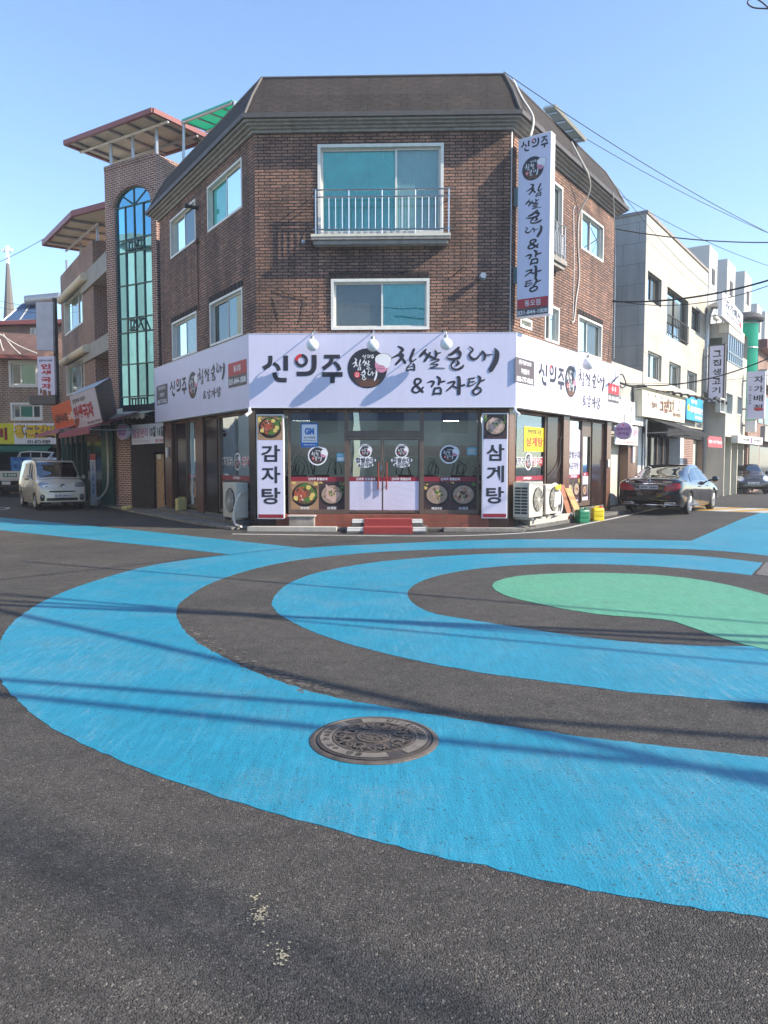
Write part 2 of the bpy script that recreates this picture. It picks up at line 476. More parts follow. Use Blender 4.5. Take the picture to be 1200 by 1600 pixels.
m_red = brickmat('red brick with pale joints', (0.215, 0.080, 0.056), (0.150, 0.058, 0.044), (0.42, 0.38, 0.33), 0.22, 0.078, 0.011, 0.35)
m_red2 = brickmat('dull red brick', (0.25, 0.13, 0.095), (0.19, 0.10, 0.075), (0.30, 0.26, 0.22), 0.22, 0.080, 0.010, 0.35)
m_tan = brickmat('tan brick with pale joints', (0.27, 0.15, 0.095), (0.20, 0.11, 0.07), (0.40, 0.36, 0.31), 0.26, 0.11, 0.014, 0.35)
m_darkbrick = brickmat('dark brick', (0.045, 0.03, 0.028), (0.03, 0.022, 0.02), (0.012, 0.011, 0.01), 0.22, 0.075, 0.010, 0.7)
m_shingle = brickmat('bitumen shingle', (0.040, 0.031, 0.028), (0.030, 0.024, 0.022), (0.017, 0.013, 0.011), 0.46, 0.17, 0.010, 0.8, 0.9, 0.22, 0.3, 0.35, 0.2, 0.02, 0.09)
m_pave = brickmat('stone paving', (0.22, 0.205, 0.18), (0.17, 0.16, 0.145), (0.06, 0.055, 0.05), 0.42, 0.30, 0.012, 0.4, 0.85, 0.25, 0.1)
m_tile = brickmat('terracotta step tile', (0.26, 0.075, 0.045), (0.22, 0.065, 0.04), (0.14, 0.10, 0.08), 0.3, 0.2, 0.006, 0.3, 0.55, 0.2, 0.1)
m_clad = brickmat('cream stone cladding', (0.43, 0.405, 0.345), (0.40, 0.375, 0.32), (0.27, 0.25, 0.215), 1.15, 0.72, 0.010, 0.2, 0.75, 0.06, 0.1, 0.5, 0.07)
m_granite = mat('brown polished granite', (0.135, 0.070, 0.048), 0.22, 0, 0.45, 45, 0, 60)
m_dgranite = mat('dark polished granite', (0.032, 0.020, 0.018), 0.15, 0, 0.5, 50)
m_stoneg = mat('grey moulded stone', (0.27, 0.245, 0.22), 0.8, 0, 0.2, 6, 0.3, 40, dirt=0.45)
m_gutter = mat('dark gutter board', (0.075, 0.068, 0.066), 0.6, 0, 0.2, 5, 0.1, 30, dirt=0.2)
m_pvc = mat('white window frame', (0.66, 0.65, 0.60), 0.45, 0, 0.06, 4, dirt=0.12)
m_black = mat('black plastic', (0.012, 0.012, 0.013), 0.4)
m_dark = mat('dark room', (0.03, 0.03, 0.03), 0.9)
m_rubber = mat('tyre rubber', (0.018, 0.018, 0.018), 0.75)
m_steel = mat('stainless steel', (0.55, 0.53, 0.50), 0.22, 1.0, 0.08)
m_zinc = mat('galvanised steel', (0.38, 0.39, 0.40), 0.42, 0.8, 0.15, 8)
m_alu = mat('brown aluminium frame', (0.17, 0.125, 0.10), 0.4, 0.4, 0.15)
m_lav = mat('white sign sheet', (0.60, 0.585, 0.735), 0.42, 0, 0.03, 0.8, dirt=0.05)
m_ink = mat('charcoal ink', (0.022, 0.022, 0.035), 0.5, 0, 0.05)
m_inkw = mat('white ink', (0.75, 0.75, 0.78), 0.5, 0, 0.03)
m_inkr = mat('red ink', (0.42, 0.03, 0.04), 0.5, 0, 0.06)
m_bright = mat('bright red ink', (0.62, 0.03, 0.035), 0.5, 0, 0.05)
m_maroon = mat('maroon band', (0.24, 0.018, 0.035), 0.45, 0, 0.06)
m_greyink = mat('grey brown panel', (0.085, 0.065, 0.07), 0.5, 0, 0.05)
m_noodle = mat('brown ink', (0.17, 0.075, 0.04), 0.5, 0, 0.05)
m_pink = mat('pink ink', (0.62, 0.25, 0.36), 0.5, 0, 0.05)
m_navy = mat('navy film', (0.03, 0.055, 0.22), 0.35, 0, 0.08)
m_bluei = mat('blue ink', (0.03, 0.16, 0.50), 0.45, 0, 0.05)
m_cyan = mat('pale cyan ink', (0.12, 0.45, 0.58), 0.45, 0, 0.05)
m_purple = mat('purple ink', (0.20, 0.06, 0.24), 0.5, 0, 0.05)
m_lilac = mat('lilac sign face', (0.58, 0.38, 0.64), 0.45, 0, 0.05)
m_white = mat('white paint', (0.72, 0.71, 0.68), 0.5, 0, 0.06, 5, dirt=0.08)
m_cream = mat('cream paint', (0.62, 0.58, 0.47), 0.6, 0, 0.08, 3, dirt=0.15)
m_wall = mat('pale rendered wall', (0.40, 0.385, 0.35), 0.85, 0, 0.12, 1.5, 0.2, 30, dirt=0.25)
m_gwall = mat('grey rendered wall', (0.30, 0.29, 0.27), 0.9, 0, 0.12, 1.2, 0.2, 25, dirt=0.25)
m_acw = mat('cream appliance shell', (0.52, 0.49, 0.42), 0.45, 0, 0.08, 5, dirt=0.12)
m_grill = mat('dark louvre', (0.035, 0.033, 0.03), 0.6)
m_teal = mat('teal blind', (0.12, 0.85, 0.78), 0.7, 0, 0.1, 3)
m_tealg = mat('grey green blind', (0.17, 0.31, 0.29), 0.7, 0, 0.1, 3)
m_screen = mat('grey insect screen', (0.20, 0.20, 0.195), 0.6, 0, 0.12, 5)
m_paleb = mat('pale curtain', (0.42, 0.45, 0.44), 0.8, 0, 0.1, 4)
m_greenc = mat('green curtain', (0.10, 0.36, 0.24), 0.8, 0, 0.1, 4)
m_globe = mat('white glass globe', (0.80, 0.80, 0.80), 0.18, 0, 0.02, 3)
m_orange = mat('orange sign board', (0.55, 0.09, 0.02), 0.5, 0, 0.08)
m_yellow = mat('yellow sign', (0.70, 0.55, 0.02), 0.45, 0, 0.06)
m_jgreen = mat('green plastic can', (0.010, 0.16, 0.075), 0.35, 0, 0.08)
m_jyel = mat('yellow plastic can', (0.68, 0.55, 0.02), 0.35, 0, 0.08)
m_jcream = mat('cream plastic can', (0.50, 0.42, 0.16), 0.4, 0, 0.12)
m_ply = mat('plywood', (0.46, 0.24, 0.085), 0.6, 0, 0.2, 12)
m_wood = mat('light wood', (0.34, 0.21, 0.11), 0.5, 0, 0.22, 10)
m_awn = mat('red awning cloth', (0.20, 0.035, 0.055), 0.8, 0, 0.15, 6, 0.15, 90)
m_awnb = mat('beige awning cloth', (0.58, 0.51, 0.38), 0.8, 0, 0.12, 6, 0.15, 90, dirt=0.12)
m_awnk = mat('black awning cloth and shade', (0.012, 0.012, 0.013), 0.85, 0, 0.2, 6, 0.15, 90)
m_awng = mat('green awning cloth', (0.02, 0.13, 0.09), 0.8, 0, 0.15, 6)
m_roofr = mat('red roof edge', (0.21, 0.060, 0.055), 0.5, 0, 0.12, 5)
m_roofbr = brickmat('brown roof shingle', (0.14, 0.075, 0.055), (0.11, 0.06, 0.045), (0.05, 0.03, 0.025), 0.35, 0.16, 0.012, 0.4)
m_soffit = mat('beige roof panel', (0.58, 0.54, 0.44), 0.6, 0, 0.08, 4)
m_greenp = mat('green translucent panel', (0.02, 0.40, 0.28), 0.3, 0, 0.1, 3)
m_greeng = mat('green window frame', (0.022, 0.075, 0.07), 0.4, 0, 0.1)
_t = m_greenp.node_tree; _tr = _t.nodes.new('ShaderNodeBsdfTranslucent'); _tr.inputs[0].default_value = (0.05, 0.75, 0.52, 1)
_mx = _t.nodes.new('ShaderNodeMixShader'); _mx.inputs[0].default_value = 0.55
_t.links.new(_t.nodes['Principled BSDF'].outputs[0], _mx.inputs[1]); _t.links.new(_tr.outputs[0], _mx.inputs[2]); _t.links.new(_mx.outputs[0], _t.nodes['Material Output'].inputs[0])
m_steeple = mat('weathered slate', (0.15, 0.13, 0.115), 0.85, 0, 0.2, 4, 0.3, 20)
m_blueb = mat('blue crate plastic', (0.012, 0.14, 0.40), 0.4, 0, 0.1)
m_cab = mat('black cable', (0.012, 0.012, 0.012), 0.6)
m_cabw = mat('white hose', (0.55, 0.53, 0.48), 0.5, 0, 0.1)
m_iron = mat('cast iron', (0.115, 0.095, 0.080), 0.55, 0.35, 0.3, 14, 0.35, 120)
m_irond = mat('dark cast iron', (0.062, 0.054, 0.050), 0.6, 0.3, 0.3, 14, 0.3, 120)
m_ironl = mat('worn cast iron lettering band', (0.165, 0.145, 0.125), 0.6, 0.2, 0.3, 10, 0.3, 120)
m_tan_board = mat('tan table top', (0.33, 0.20, 0.11), 0.5, 0, 0.25, 8)
m_meat = mat('braised meat', (0.42, 0.09, 0.045), 0.45, 0, 0.3, 60)
m_leaf = mat('garnish green', (0.07, 0.17, 0.03), 0.5, 0, 0.4, 50)
m_egg = mat('potato yellow', (0.62, 0.46, 0.14), 0.45, 0, 0.2, 40)
m_bird = mat('boiled chicken', (0.55, 0.37, 0.32), 0.45, 0, 0.2, 40)
m_bowl = mat('black stone bowl', (0.016, 0.014, 0.015), 0.35, 0, 0.2, 20)
m_broth = mat('milky broth', (0.34, 0.25, 0.19), 0.4, 0, 0.25, 40)
m_purpt = mat('dark wood table', (0.055, 0.030, 0.034), 0.5, 0, 0.35, 12)

g_shop = glass('shop glass', (0.76, 0.83, 0.83), 0.22, 0.01, (0.9, 1.0, 1.0), 0.03)
g_teal = glass('window glass', (0.92, 1.0, 1.0), 0.06, 0.01, (0.9, 1.0, 1.0), 0.05)
g_scr = glass('window glass behind screen', (0.62, 0.66, 0.66), 0.05, 0.06, (0.8, 0.9, 0.9), 0.05)
g_tower = glass('blue mirror glass', (0.03, 0.09, 0.11), 0.62, 0.01, (0.27, 0.62, 0.78), 0.22)
g_car = glass('dark car glass', (0.12, 0.13, 0.14), 0.18, 0.01, (0.9, 0.95, 1.0), 0.0)
# ------------------------------------------------------------------ ground
class FrH:
    """a horizontal sheet: u and z run along the ground, d is height"""
    def __init__(s, O, a=0.0):
        s.O = V(O); s.a = V((math.cos(a), math.sin(a), 0)); s.b = V((-math.sin(a), math.cos(a), 0))
    def p(s, u, z, d=0.0):
        return s.O + s.a * u + s.b * z + Z3 * d
def curve(pts, k=5):
    return catmull([(x, y, 0) for x, y in pts], k)
g = MB()
g.add([(-240, -60, 0), (240, -60, 0), (240, 360, 0), (-240, 360, 0)], [(0, 1, 2, 3)])
tag(g.build('ground', m_asph), kind='structure')

def sheet(name, px, m, z, label=None, kind='structure'):
    b = MB()
    P = [G(x, y) for x, y in px]; pts = []
    for i, p in enumerate(P):
        q = P[(i + 1) % len(P)]; n = max(1, min(60, int((q - p).length / .05)))
        for j in range(n):
            r = p.lerp(q, j / n); pts.append(V((r.x + random.gauss(0, .004), r.y + random.gauss(0, .005), z)))
    b.poly(pts)
    n = len(pts); b.add(pts + [V((p.x, p.y, -.002)) for p in pts], [(i, (i + 1) % n, n + (i + 1) % n, n + i) for i in range(n)])
    o = b.build(name, m)
    return tag(o, label, None, None, kind)
outer = (curve([(360, 866.5), (300, 873.5), (230, 885), (160, 904), (100, 925), (55, 947), (18, 975), (0, 1004), (-6, 1040), (8, 1073), (50, 1115), (100, 1148), (200, 1194), (300, 1231), (400, 1263), (500, 1291), (600, 1318), (700, 1342), (800, 1365), (900, 1386), (1000, 1405), (1100, 1421), (1200, 1435), (1330, 1452), (1500, 1470)]))
inner = (curve([(1500, 1205), (1330, 1196), (1200, 1184), (1100, 1173), (1000, 1162), (900, 1150), (800, 1136), (700, 1121), (600, 1104), (530, 1091), (480, 1079), (400, 1051), (340, 1022), (300, 997), (280, 973), (276, 952), (287, 937), (330, 911), (400, 888), (480, 873), (600, 862), (750, 857), (900, 856), (1080, 858.5), (1200, 868.5), (1330, 888), (1500, 925)]))
back = curve([(1080, 845), (900, 842.5), (750, 844), (600, 850), (530, 853), (475, 856.5)])
px = [(p[0], p[1]) for p in outer + inner] + [(1500, 790), (1200, 797.5), (1159, 811)] + [(p[0], p[1]) for p in back] + [(400, 848.5), (200, 827), (0, 808.5), (-260, 781), (-260, 792), (0, 828.5), (130, 842), (250, 854)]
sheet('blue_swirl_marking', px, m_blue, 0.0025)
px = [(p[0], p[1]) for p in curve([(1174, 899), (1125, 893.5), (1012, 884.5), (900, 881), (820, 882.5), (750, 888), (690, 898), (652, 911), (637, 926), (646, 943), (680, 959), (750, 971), (850, 987), (950, 1000), (1060, 1008), (1170, 1010), (1300, 1008), (1500, 1000)])]
px += [(p[0], p[1]) for p in curve([(1500, 1122), (1300, 1109), (1200, 1100), (1100, 1092), (1000, 1083), (900, 1071), (800, 1058), (750, 1051), (640, 1030), (540, 1005), (470, 979), (431, 955), (427, 936), (450, 913), (500, 894), (600, 877), (750, 866), (919, 863.5), (1080, 868), (1192, 879.5)])]
sheet('blue_hook_marking', px, m_blue, 0.0025)
px = [(p[0], p[1]) for p in curve([(769, 916), (775, 909), (806, 901), (860, 897), (919, 895.5), (980, 896.5), (1050, 901), (1125, 912), (1200, 931), (1300, 965), (1400, 1020)])]
px += [(p[0], p[1]) for p in curve([(1330, 1040), (1200, 1016), (1125, 996.5), (1070, 977), (1031, 968), (937, 960.5), (862, 948), (800, 934), (774, 923)])]
sheet('green_drop_marking', px, m_green, 0.0055)
sheet('grey_patch', [(1197, 879), (1330, 884), (1400, 925), (1180, 898)], m_concg, 0.006)
def line(name, pts, w, m, z=0.004):
    b = MB()
    b.stroke(FrH((0, 0, 0)), [(*G(x, y).xy, w) for x, y in pts], z, 5, True)
    return tag(b.build(name, m), kind='structure')
line('white_edge_line', [(363, 834.5), (560, 837), (700, 837.5), (800, 834), (870, 828), (919, 818), (975, 806.5), (1060, 787), (1153, 770), (1185, 763)], 0.13, m_rwhite)
# painted hump across the right road
b1, b2 = MB(), MB()
U = V((0.571, 0.821, 0)); Nn = V((0.821, -0.571, 0))
H0 = G(1078, 797.5)
Ff = FrH(H0, math.atan2(Nn.y, Nn.x))
b1.add([Ff.p(-1.0, 0, .004), Ff.p(9, 0, .004), Ff.p(9, 2.6, .004), Ff.p(-1.0, 2.6, .004)], [(0, 1, 2, 3)])
for i in range(8):
    u = -1.2 + i * 1.15
    b2.add([Ff.p(u, 0.1, .008), Ff.p(u + .55, 0.1, .008), Ff.p(u + 1.5, 2.5, .008), Ff.p(u + .95, 2.5, .008)], [(0, 1, 2, 3)])
tag(b1.build('hump_marking', m_rwhite), kind='structure'); tag(b2.build('hump_chevron_marking', m_ryellow), kind='structure')
line('white_parking_line', [(-30, 797), (0, 796.5), (14, 794), (0, 792.5), (-30, 791)], 0.12, m_rwhite)

# manhole
MC = G(584.5, 1155.5)
mh = thing('manhole', 'round patterned iron manhole cover set in the blue paint', 'manhole', MC)
RM = 0.375
FM = FrH(MC, R(-8))
b = MB(); b.lathe([(RM, -.02), (RM, .005), (RM - .006, .010), (RM - .030, .014), (RM - .036, .008), (RM - .036, -.02)], MC, n=72)
b.build('rim', m_iron, mh, True)
b = MB(); b.lathe([(RM - .042, -.02), (RM - .042, .014), (RM - .05, .016), (RM - .05, .0161)], MC, n=72)
pl = b.build('plate', m_irond, mh, True)
def ring(b, r0, r1, z, a0=0, a1=2 * math.pi, n=72):
    pts = []
    for i in range(n + 1):
        t = a0 + (a1 - a0) * i / n
        pts += [FM.p(r0 * math.cos(t), r0 * math.sin(t), z), FM.p(r1 * math.cos(t), r1 * math.sin(t), z)]
    b.add(pts, [(2 * i, 2 * i + 1, 2 * i + 3, 2 * i + 2) for i in range(n)])
b = MB()
for q in range(2):
    a0 = R(-52 + 180 * q); ring(b, .245, .312, .0185, a0 + R(7), a0 + R(166))
b.build('lettering_band', m_ironl, mh)
b = MB()
def around(txt, a_mid, step, h, flip):
    n = len(txt)
    for i, ch in enumerate(txt):
        if ch == ' ': continue
        k = (i - (n - 1) / 2) * step
        a = a_mid - k if not flip else a_mid + k
        c = FM.p(.278 * math.cos(a), .278 * math.sin(a), 0)
        an = FM_A + a - R(90) if not flip else FM_A + a + R(90)
        b.text(ch, FrH(c, an), -h * .42, -h / 2, h * .42, h / 2, .0215, .012)
FM_A = R(-8)
around('UIJEONGBU', R(40), R(9.5), .044, False)
around('의정부시 오수 맨홀', R(212), R(11), .046, True)
b.build('lettering', mat('dark iron lettering', (.022, .019, .017), .7), mh)  # letters toned darker than the band they sit on
b = MB(); b.m = 0
b.lathe([(.238, .016), (.238, .0195), (.228, .0195), (.228, .016)], MC, n=60)
b.lathe([(.10, .016), (.10, .021), (.088, .021), (.088, .016)], MC, n=40)
b.lathe([(.086, .016), (.084, .0185)], MC, n=40)
for i in range(8):
    a = R(22.5 + 45 * i)
    F2 = FrH(MC, a + R(-8))
    b.stroke(F2, [(.21, .0, .016), (.15, .03, .016), (.125, 0, .014), (.15, -.03, .016), (.21, 0, .016)], .0205, 5)
    F3 = FrH(MC, a + R(14.5))
    b.stroke(F3, [(.222, .03, .012), (.19, .04, .014), (.165, .015, .012), (.185, -.005, .012), (.2, .015, .01)], .0207, 5)
    b.stroke(F3, [(.222, -.03, .012), (.19, -.045, .014), (.165, -.02, .012), (.15, -.045, .012)], .0209, 5)
for i in range(9):
    a = R(40 * i)
    b.stroke(FM, [(.02 * math.cos(a), .02 * math.sin(a), .01), (.055 * math.cos(a + .4), .055 * math.sin(a + .4), .02), (.075 * math.cos(a), .075 * math.sin(a), .008)], .0212 + i * .0003, 4)
b.build('relief_pattern', m_iron, mh)
b = MB()
for i in range(16):
    a = R(22.5 * i + 9); r = .205 if i % 2 else .15
    b.lathe([(.0125, .0165), (.0125, .0222)], MC + V((r * math.cos(a), r * math.sin(a), 0)), n=10)
b.build('vent_hole', m_black, mh)

# ------------------------------------------------------------------ corner building
FLp = at(399, 360, 18.09); FRp = at(797, 360, 17.91)
FL = V((FLp.x, FLp.y, 0)); FR = V((FRp.x, FRp.y, 0))
dL = V((-.5435, .8394, 0)); dR = V((.571, .821, 0))
FF = Fr(FL, FR - FL)
LW = (FR - FL).length
FLW = Fr(FL, -dL)            # left wall: u = 0 at the corner, negative away
FRW = Fr(FR, dR)             # right wall: u = 0 at the corner
u_end = FLW.hit(253, 560)[0]; LL = -u_end
u_end = FRW.hit(956, 560)[0]; LR = u_end
RL = FL + dL * LL; RR = FR + dR * LR
BK = [RR + V((-3.0, 4.5, 0)), RL + V((3.0, 4.5, 0))]
LOOP = [RL, FL, FR, RR] + BK
def offset_loop(pts, d, closed=True):
    """outward offset (the loop runs left to right as seen from the camera)"""
    n = len(pts); out = []
    for i in range(n):
        p = pts[i]
        a = (pts[i] - pts[i - 1]) if (closed or i > 0) else (pts[1] - pts[0])
        c = (pts[(i + 1) % n] - pts[i]) if (closed or i < n - 1) else (pts[-1] - pts[-2])
        na = a.normalized().cross(Z3); nc = c.normalized().cross(Z3)
        m = (na + nc).normalized()
        out.append(p + m * (d / max(m.dot(na), .3)))
    return out
def sweep(b, pts, prof, closed=True):
    rings = [[V((p.x, p.y, z)) for p in offset_loop(pts, d, closed)] for d, z in prof]
    n = len(pts); base = len(b.v)
    for r in rings: b.v += r
    for i in range(len(prof) - 1):
        for j in range(n if closed else n - 1):
            k = (j + 1) % n
            b.f.append((base + i * n + j, base + i * n + k, base + (i + 1) * n + k, base + (i + 1) * n + j)); b.mi.append(b.m)
    if not closed:
        for j in (0, n - 1):
            b.f.append(tuple(base + i * n + j for i in range(len(prof)))); b.mi.append(b.m)
def wall(b, F, u0, u1, z0, z1, op=(), rev=0.14):
    us = sorted({u0, u1, *[min(max(o[0], u0), u1) for o in op], *[min(max(o[2], u0), u1) for o in op]})
    zs = sorted({z0, z1, *[min(max(o[1], z0), z1) for o in op], *[min(max(o[3], z0), z1) for o in op]})
    for i in range(len(us) - 1):
        for j in range(len(zs) - 1):
            cu, cz = (us[i] + us[i + 1]) / 2, (zs[j] + zs[j + 1]) / 2
            if any(o[0] < cu < o[2] and o[1] < cz < o[3] for o in op): continue
            b.poly([F.p(us[i], zs[j]), F.p(us[i + 1], zs[j]), F.p(us[i + 1], zs[j + 1]), F.p(us[i], zs[j + 1])])
    for o in op:
        a = [(o[0], o[1]), (o[2], o[1]), (o[2], o[3]), (o[0], o[3])]
        for i in range(4):
            c, d = a[i], a[(i + 1) % 4]
            b.poly([F.p(*c), F.p(*d), F.p(*d, -rev), F.p(*c, -rev)])
def window(parent, F, r, splits=(.5,), curt=None, fw=.055, d=-.07, fm=None, gl=None, sill=False, proud=.018, name='window'):
    u0, z0, u1, z1 = r
    e = .003
    b = MB(); fm = fm or m_pvc
    b.fbox(F, u0 + e, u1 - e, z0 + e, z0 + fw, -.12, proud)
    b.fbox(F, u0 + e, u1 - e, z1 - fw, z1 - e, -.12, proud)
    b.fbox(F, u0 + e, u0 + fw, z0 + fw, z1 - fw, -.12, proud)
    b.fbox(F, u1 - fw, u1 - e, z0 + fw, z1 - fw, -.12, proud)
    a, c = u0 + fw, u1 - fw
    cuts = [a] + [a + (c - a) * s for s in splits] + [c]
    sw = fw * .62
    sash = []
    for i in range(len(cuts) - 1):
        x0 = cuts[i] - (0 if i == 0 else sw / 2); x1 = cuts[i + 1] + (0 if i == len(cuts) - 2 else sw / 2)
        dd = d + (0.0 if i % 2 else -.028)
        b.fbox(F, x0, x1, z0 + fw, z0 + fw + sw, dd - .024, dd); b.fbox(F, x0, x1, z1 - fw - sw, z1 - fw, dd - .024, dd)
        b.fbox(F, x0, x0 + sw, z0 + fw + sw, z1 - fw - sw, dd - .024, dd); b.fbox(F, x1 - sw, x1, z0 + fw + sw, z1 - fw - sw, dd - .024, dd)
        sash.append((x0 + sw, z0 + fw + sw, x1 - sw, z1 - fw - sw, dd - .012))
    w = b.build(name, fm, parent)
    curt = curt or [m_tealg] * len(sash)
    for i, (x0, a0, x1, a1, dd) in enumerate(sash):
        cm = curt[i % len(curt)]
        p = MB(); p.poly([F.p(x0, a0, dd), F.p(x1, a0, dd), F.p(x1, a1, dd), F.p(x0, a1, dd)])
        p.build('pane', (g_scr if cm is m_screen else (gl or g_teal)), w)
        k = MB()
        n = max(2, int((x1 - x0) / .045))
        if cm in (m_teal, m_tealg, m_greenc, m_paleb):
            for j in range(n):
                xa, xb = x0 - .02 + (x1 - x0 + .04) * j / n, x0 - .02 + (x1 - x0 + .04) * (j + 1) / n
                xm = (xa + xb) / 2
                o = .012
                k.poly([F.p(xa, a0 - .02, dd - .05), F.p(xm, a0 - .02, dd - .05 + o), F.p(xm, a1 + .02, dd - .05 + o), F.p(xa, a1 + .02, dd - .05)])
                k.poly([F.p(xm, a0 - .02, dd - .05 + o), F.p(xb, a0 - .02, dd - .05), F.p(xb, a1 + .02, dd - .05), F.p(xm, a1 + .02, dd - .05 + o)])
        else:
            dz = dd - (.03 if cm is m_screen else .10)
            k.poly([F.p(x0 - .02, a0 - .02, dz), F.p(x1 + .02, a0 - .02, dz), F.p(x1 + .02, a1 + .02, dz), F.p(x0 - .02, a1 + .02, dz)])
        k.build('insect_screen' if cm is m_screen else 'curtain', cm, w)
    if sill:
        k = MB(); k.fbox(F, u0 - .06, u1 + .06, z0 - .07, z0 - .002, .002, .07); k.build('sill', m_pvc, w)
    return w

CB = thing('corner_building', 'three storey dark brown brick corner building with a shingled mansard roof', 'building', (0, 18, 0))
zE = FF.hit(598, 205)[1]                              # under the cornice
zF = FF.hit(598, 636, .25)[1]                         # underside of the sign band
zT = FF.hit(598, 521, .25)[1]
z_fl = FF.hit(598, 803)[1]                            # shop floor
# openings
o3 = FF.r(496, 226, 693, 366); o2 = FF.r(517, 436, 671, 515)
l3a = FLW.r(324, 293, 379, 324); l3b = FLW.r(266, 345, 306.5, 376); l2a = FLW.r(328, 474, 380, 523); l2b = FLW.r(269, 505, 308.5, 550)
r3b = FRW.r(908, 327, 942, 411); r3a = FRW.r(852, 272, 877.5, 410); r2c = FRW.r(903, 491, 939.5, 563); r2b = FRW.r(851, 472, 873, 539); r2a = FRW.r(812.5, 494, 830.5, 517)
bb = MB(); wall(bb, FF, 0, LW, zF - .1, zE, [o3, o2]); bb.build('front_wall', m_brown, CB)
bb = MB(); wall(bb, FLW, -LL, 0, zF - .1, zE, [l3a, l3b, l2a, l2b]); bb.build('side_wall', m_brown, CB)
bb = MB(); wall(bb, FRW, 0, LR, zF - .1, zE, [r3a, r3b, r2a, r2b, r2c]); bb.build('side_wall', m_brown, CB)
bb = MB()
for a, c in ((RR, BK[0]), (BK[0], BK[1]), (BK[1], RL)):
    bb.poly([V((a.x, a.y, 0)), V((c.x, c.y, 0)), V((c.x, c.y, zE)), V((a.x, a.y, zE))])
bb.build('rear_wall', m_darkbrick, CB)
# soldier course over the windows
for F, r in ((FF, o2), (FLW, l2a), (FLW, l2b), (FRW, r2c)):
    k = MB()
    n = int((r[2] - r[0] + .1) / .082)
    for i in range(n):
        u = r[0] - .05 + i * .082
        k.fbox(F, u, u + .068, r[3] + .015, r[3] + .14, .002, .022 + .006 * (i % 3))
    k.build('soldier_course', m_darkbrick, CB)
# windows
window(CB, FF, o3, (.63,), [m_teal, m_tealg], .075, proud=.03)
window(CB, FF, o2, (.52,), [m_screen, m_teal], .07, proud=.03)
window(CB, FLW, l3a, (.5,), [m_teal, m_screen], .06)
window(CB, FLW, l3b, (.5,), [m_teal, m_screen], .06)
window(CB, FLW, l2a, (.5,), [m_screen, m_tealg], .06)
window(CB, FLW, l2b, (.5,), [m_screen, m_paleb], .06)
window(CB, FRW, r3a, (.5,), [m_tealg, m_screen], .06)
window(CB, FRW, r3b, (.5,), [m_screen, m_teal], .06)
window(CB, FRW, r2c, (.45,), [m_teal, m_screen], .06)
window(CB, FRW, r2b, (.5,), [m_screen, m_teal], .06)
window(CB, FRW, r2a, (.5,), [m_paleb, m_tealg], .06)
# cornice, gutter, mansard
zc1 = at(390, 183, 17.7).z; zg1 = at(388, 172.5, 17.6).z
k = MB(); h = zc1 - zE
sweep(k, LOOP, [(0, zE - .02), (.06, zE - .02), (.06, zE + h * .18), (.13, zE + h * .22), (.13, zE + h * .45), (.22, zE + h * .5), (.22, zE + h * .7), (.31, zE + h * .76), (.31, zc1), (.0, zc1)])
k.build('cornice', m_stoneg, CB, bevel=.006)
k = MB(); sweep(k, LOOP, [(.1, zc1), (.375, zc1 + .002), (.38, zg1), (.30, zg1 + .012), (.1, zg1 + .012)]); k.build('gutter', m_gutter, CB)
ZR = at(405, 118, 18.42).z - .11
ins = -.26
k = MB(); sweep(k, LOOP, [(.29, zg1 + .004), (.05, (zg1 + ZR) / 2), (ins, ZR), (ins - .02, ZR + .02)])
top = offset_loop(LOOP, ins - .02); k.poly([V((p.x, p.y, ZR + .02)) for p in top])
rf = k.build('roof', m_shingle, CB)
k = MB()
for p in zip(offset_loop(LOOP, .3), offset_loop(LOOP, .05), offset_loop(LOOP, ins)):
    k.tube([V((p[0].x, p[0].y, zg1 + .02)), V((p[1].x, p[1].y, (zg1 + ZR) / 2 + .012)), V((p[2].x, p[2].y, ZR + .012))], .035, 6)
tt = offset_loop(LOOP, ins); tt.append(tt[0])
k.tube([V((p.x, p.y, ZR + .015)) for p in tt], .032, 6)
k.build('ridge_cap', m_gutter, rf)
# balcony ledge and railing on the front
def railing(F, u0, u1, z0, z1, d, n, m, mids=0, zm=None, name='railing'):
    k = MB()
    zb = z0 + .12
    for z in (z1, zm or (z1 - .26), zb):
        k.tube([F.p(u0 - .08, z, d), F.p(u1 + .08, z, d)], .019, 8)
    for u in (u0, u1):
        for z in (z1, zm or z1 - .26, zb): k.tube([F.p(u, z, d), F.p(u, z, .0)], .015, 6)
        k.tube([F.p(u, z0, d), F.p(u, z1, d)], .019, 8)
    for i in range(1, n):
        u = u0 + (u1 - u0) * i / n
        k.tube([F.p(u, zb, d), F.p(u, zm or z1 - .26, d)], .0105, 6)
        if i % max(1, n // 4) == 0: k.tube([F.p(u, z0, d), F.p(u, z1, d)], .014, 6)
    return k.build(name, m, CB, True)
a = FF.r(486, 366, 704, 379, .3)
k = MB(); k.fbox(FF, a[0], a[2], a[1] + .09, a[3], .002, .30); k.fbox(FF, a[0] + .05, a[2] - .05, a[1], a[1] + .088, .002, .25)
k.build('balcony_ledge', m_stoneg, CB, bevel=.008)
k = MB(); k.fbox(FF, a[0] - .004, a[2] + .004, a[3] - .055, a[3] + .004, .298, .312); k.build('ledge_edge', m_cream, CB)
rr = FF.r(493, 297, 701, 366, .25)
railing(FF, rr[0], rr[2], a[3], rr[3], .25, 20, m_steel, zm=FF.hit(598, 307, .25)[1])
a = FRW.r(845, 396, 888, 428, .25)
k = MB(); k.fbox(FRW, a[0], a[2] - .15, a[1] + .15, a[1] + .28, .002, .28); k.fbox(FRW, a[0] + .05, a[2] - .2, a[1] + .05, a[1] + .148, .002, .22)
k.build('balcony_ledge', m_stoneg, CB, bevel=.008)
railing(FRW, a[0] + .05, a[2] - .2, a[1] + .28, FRW.hit(880, 352, .25)[1], .22, 14, m_steel)
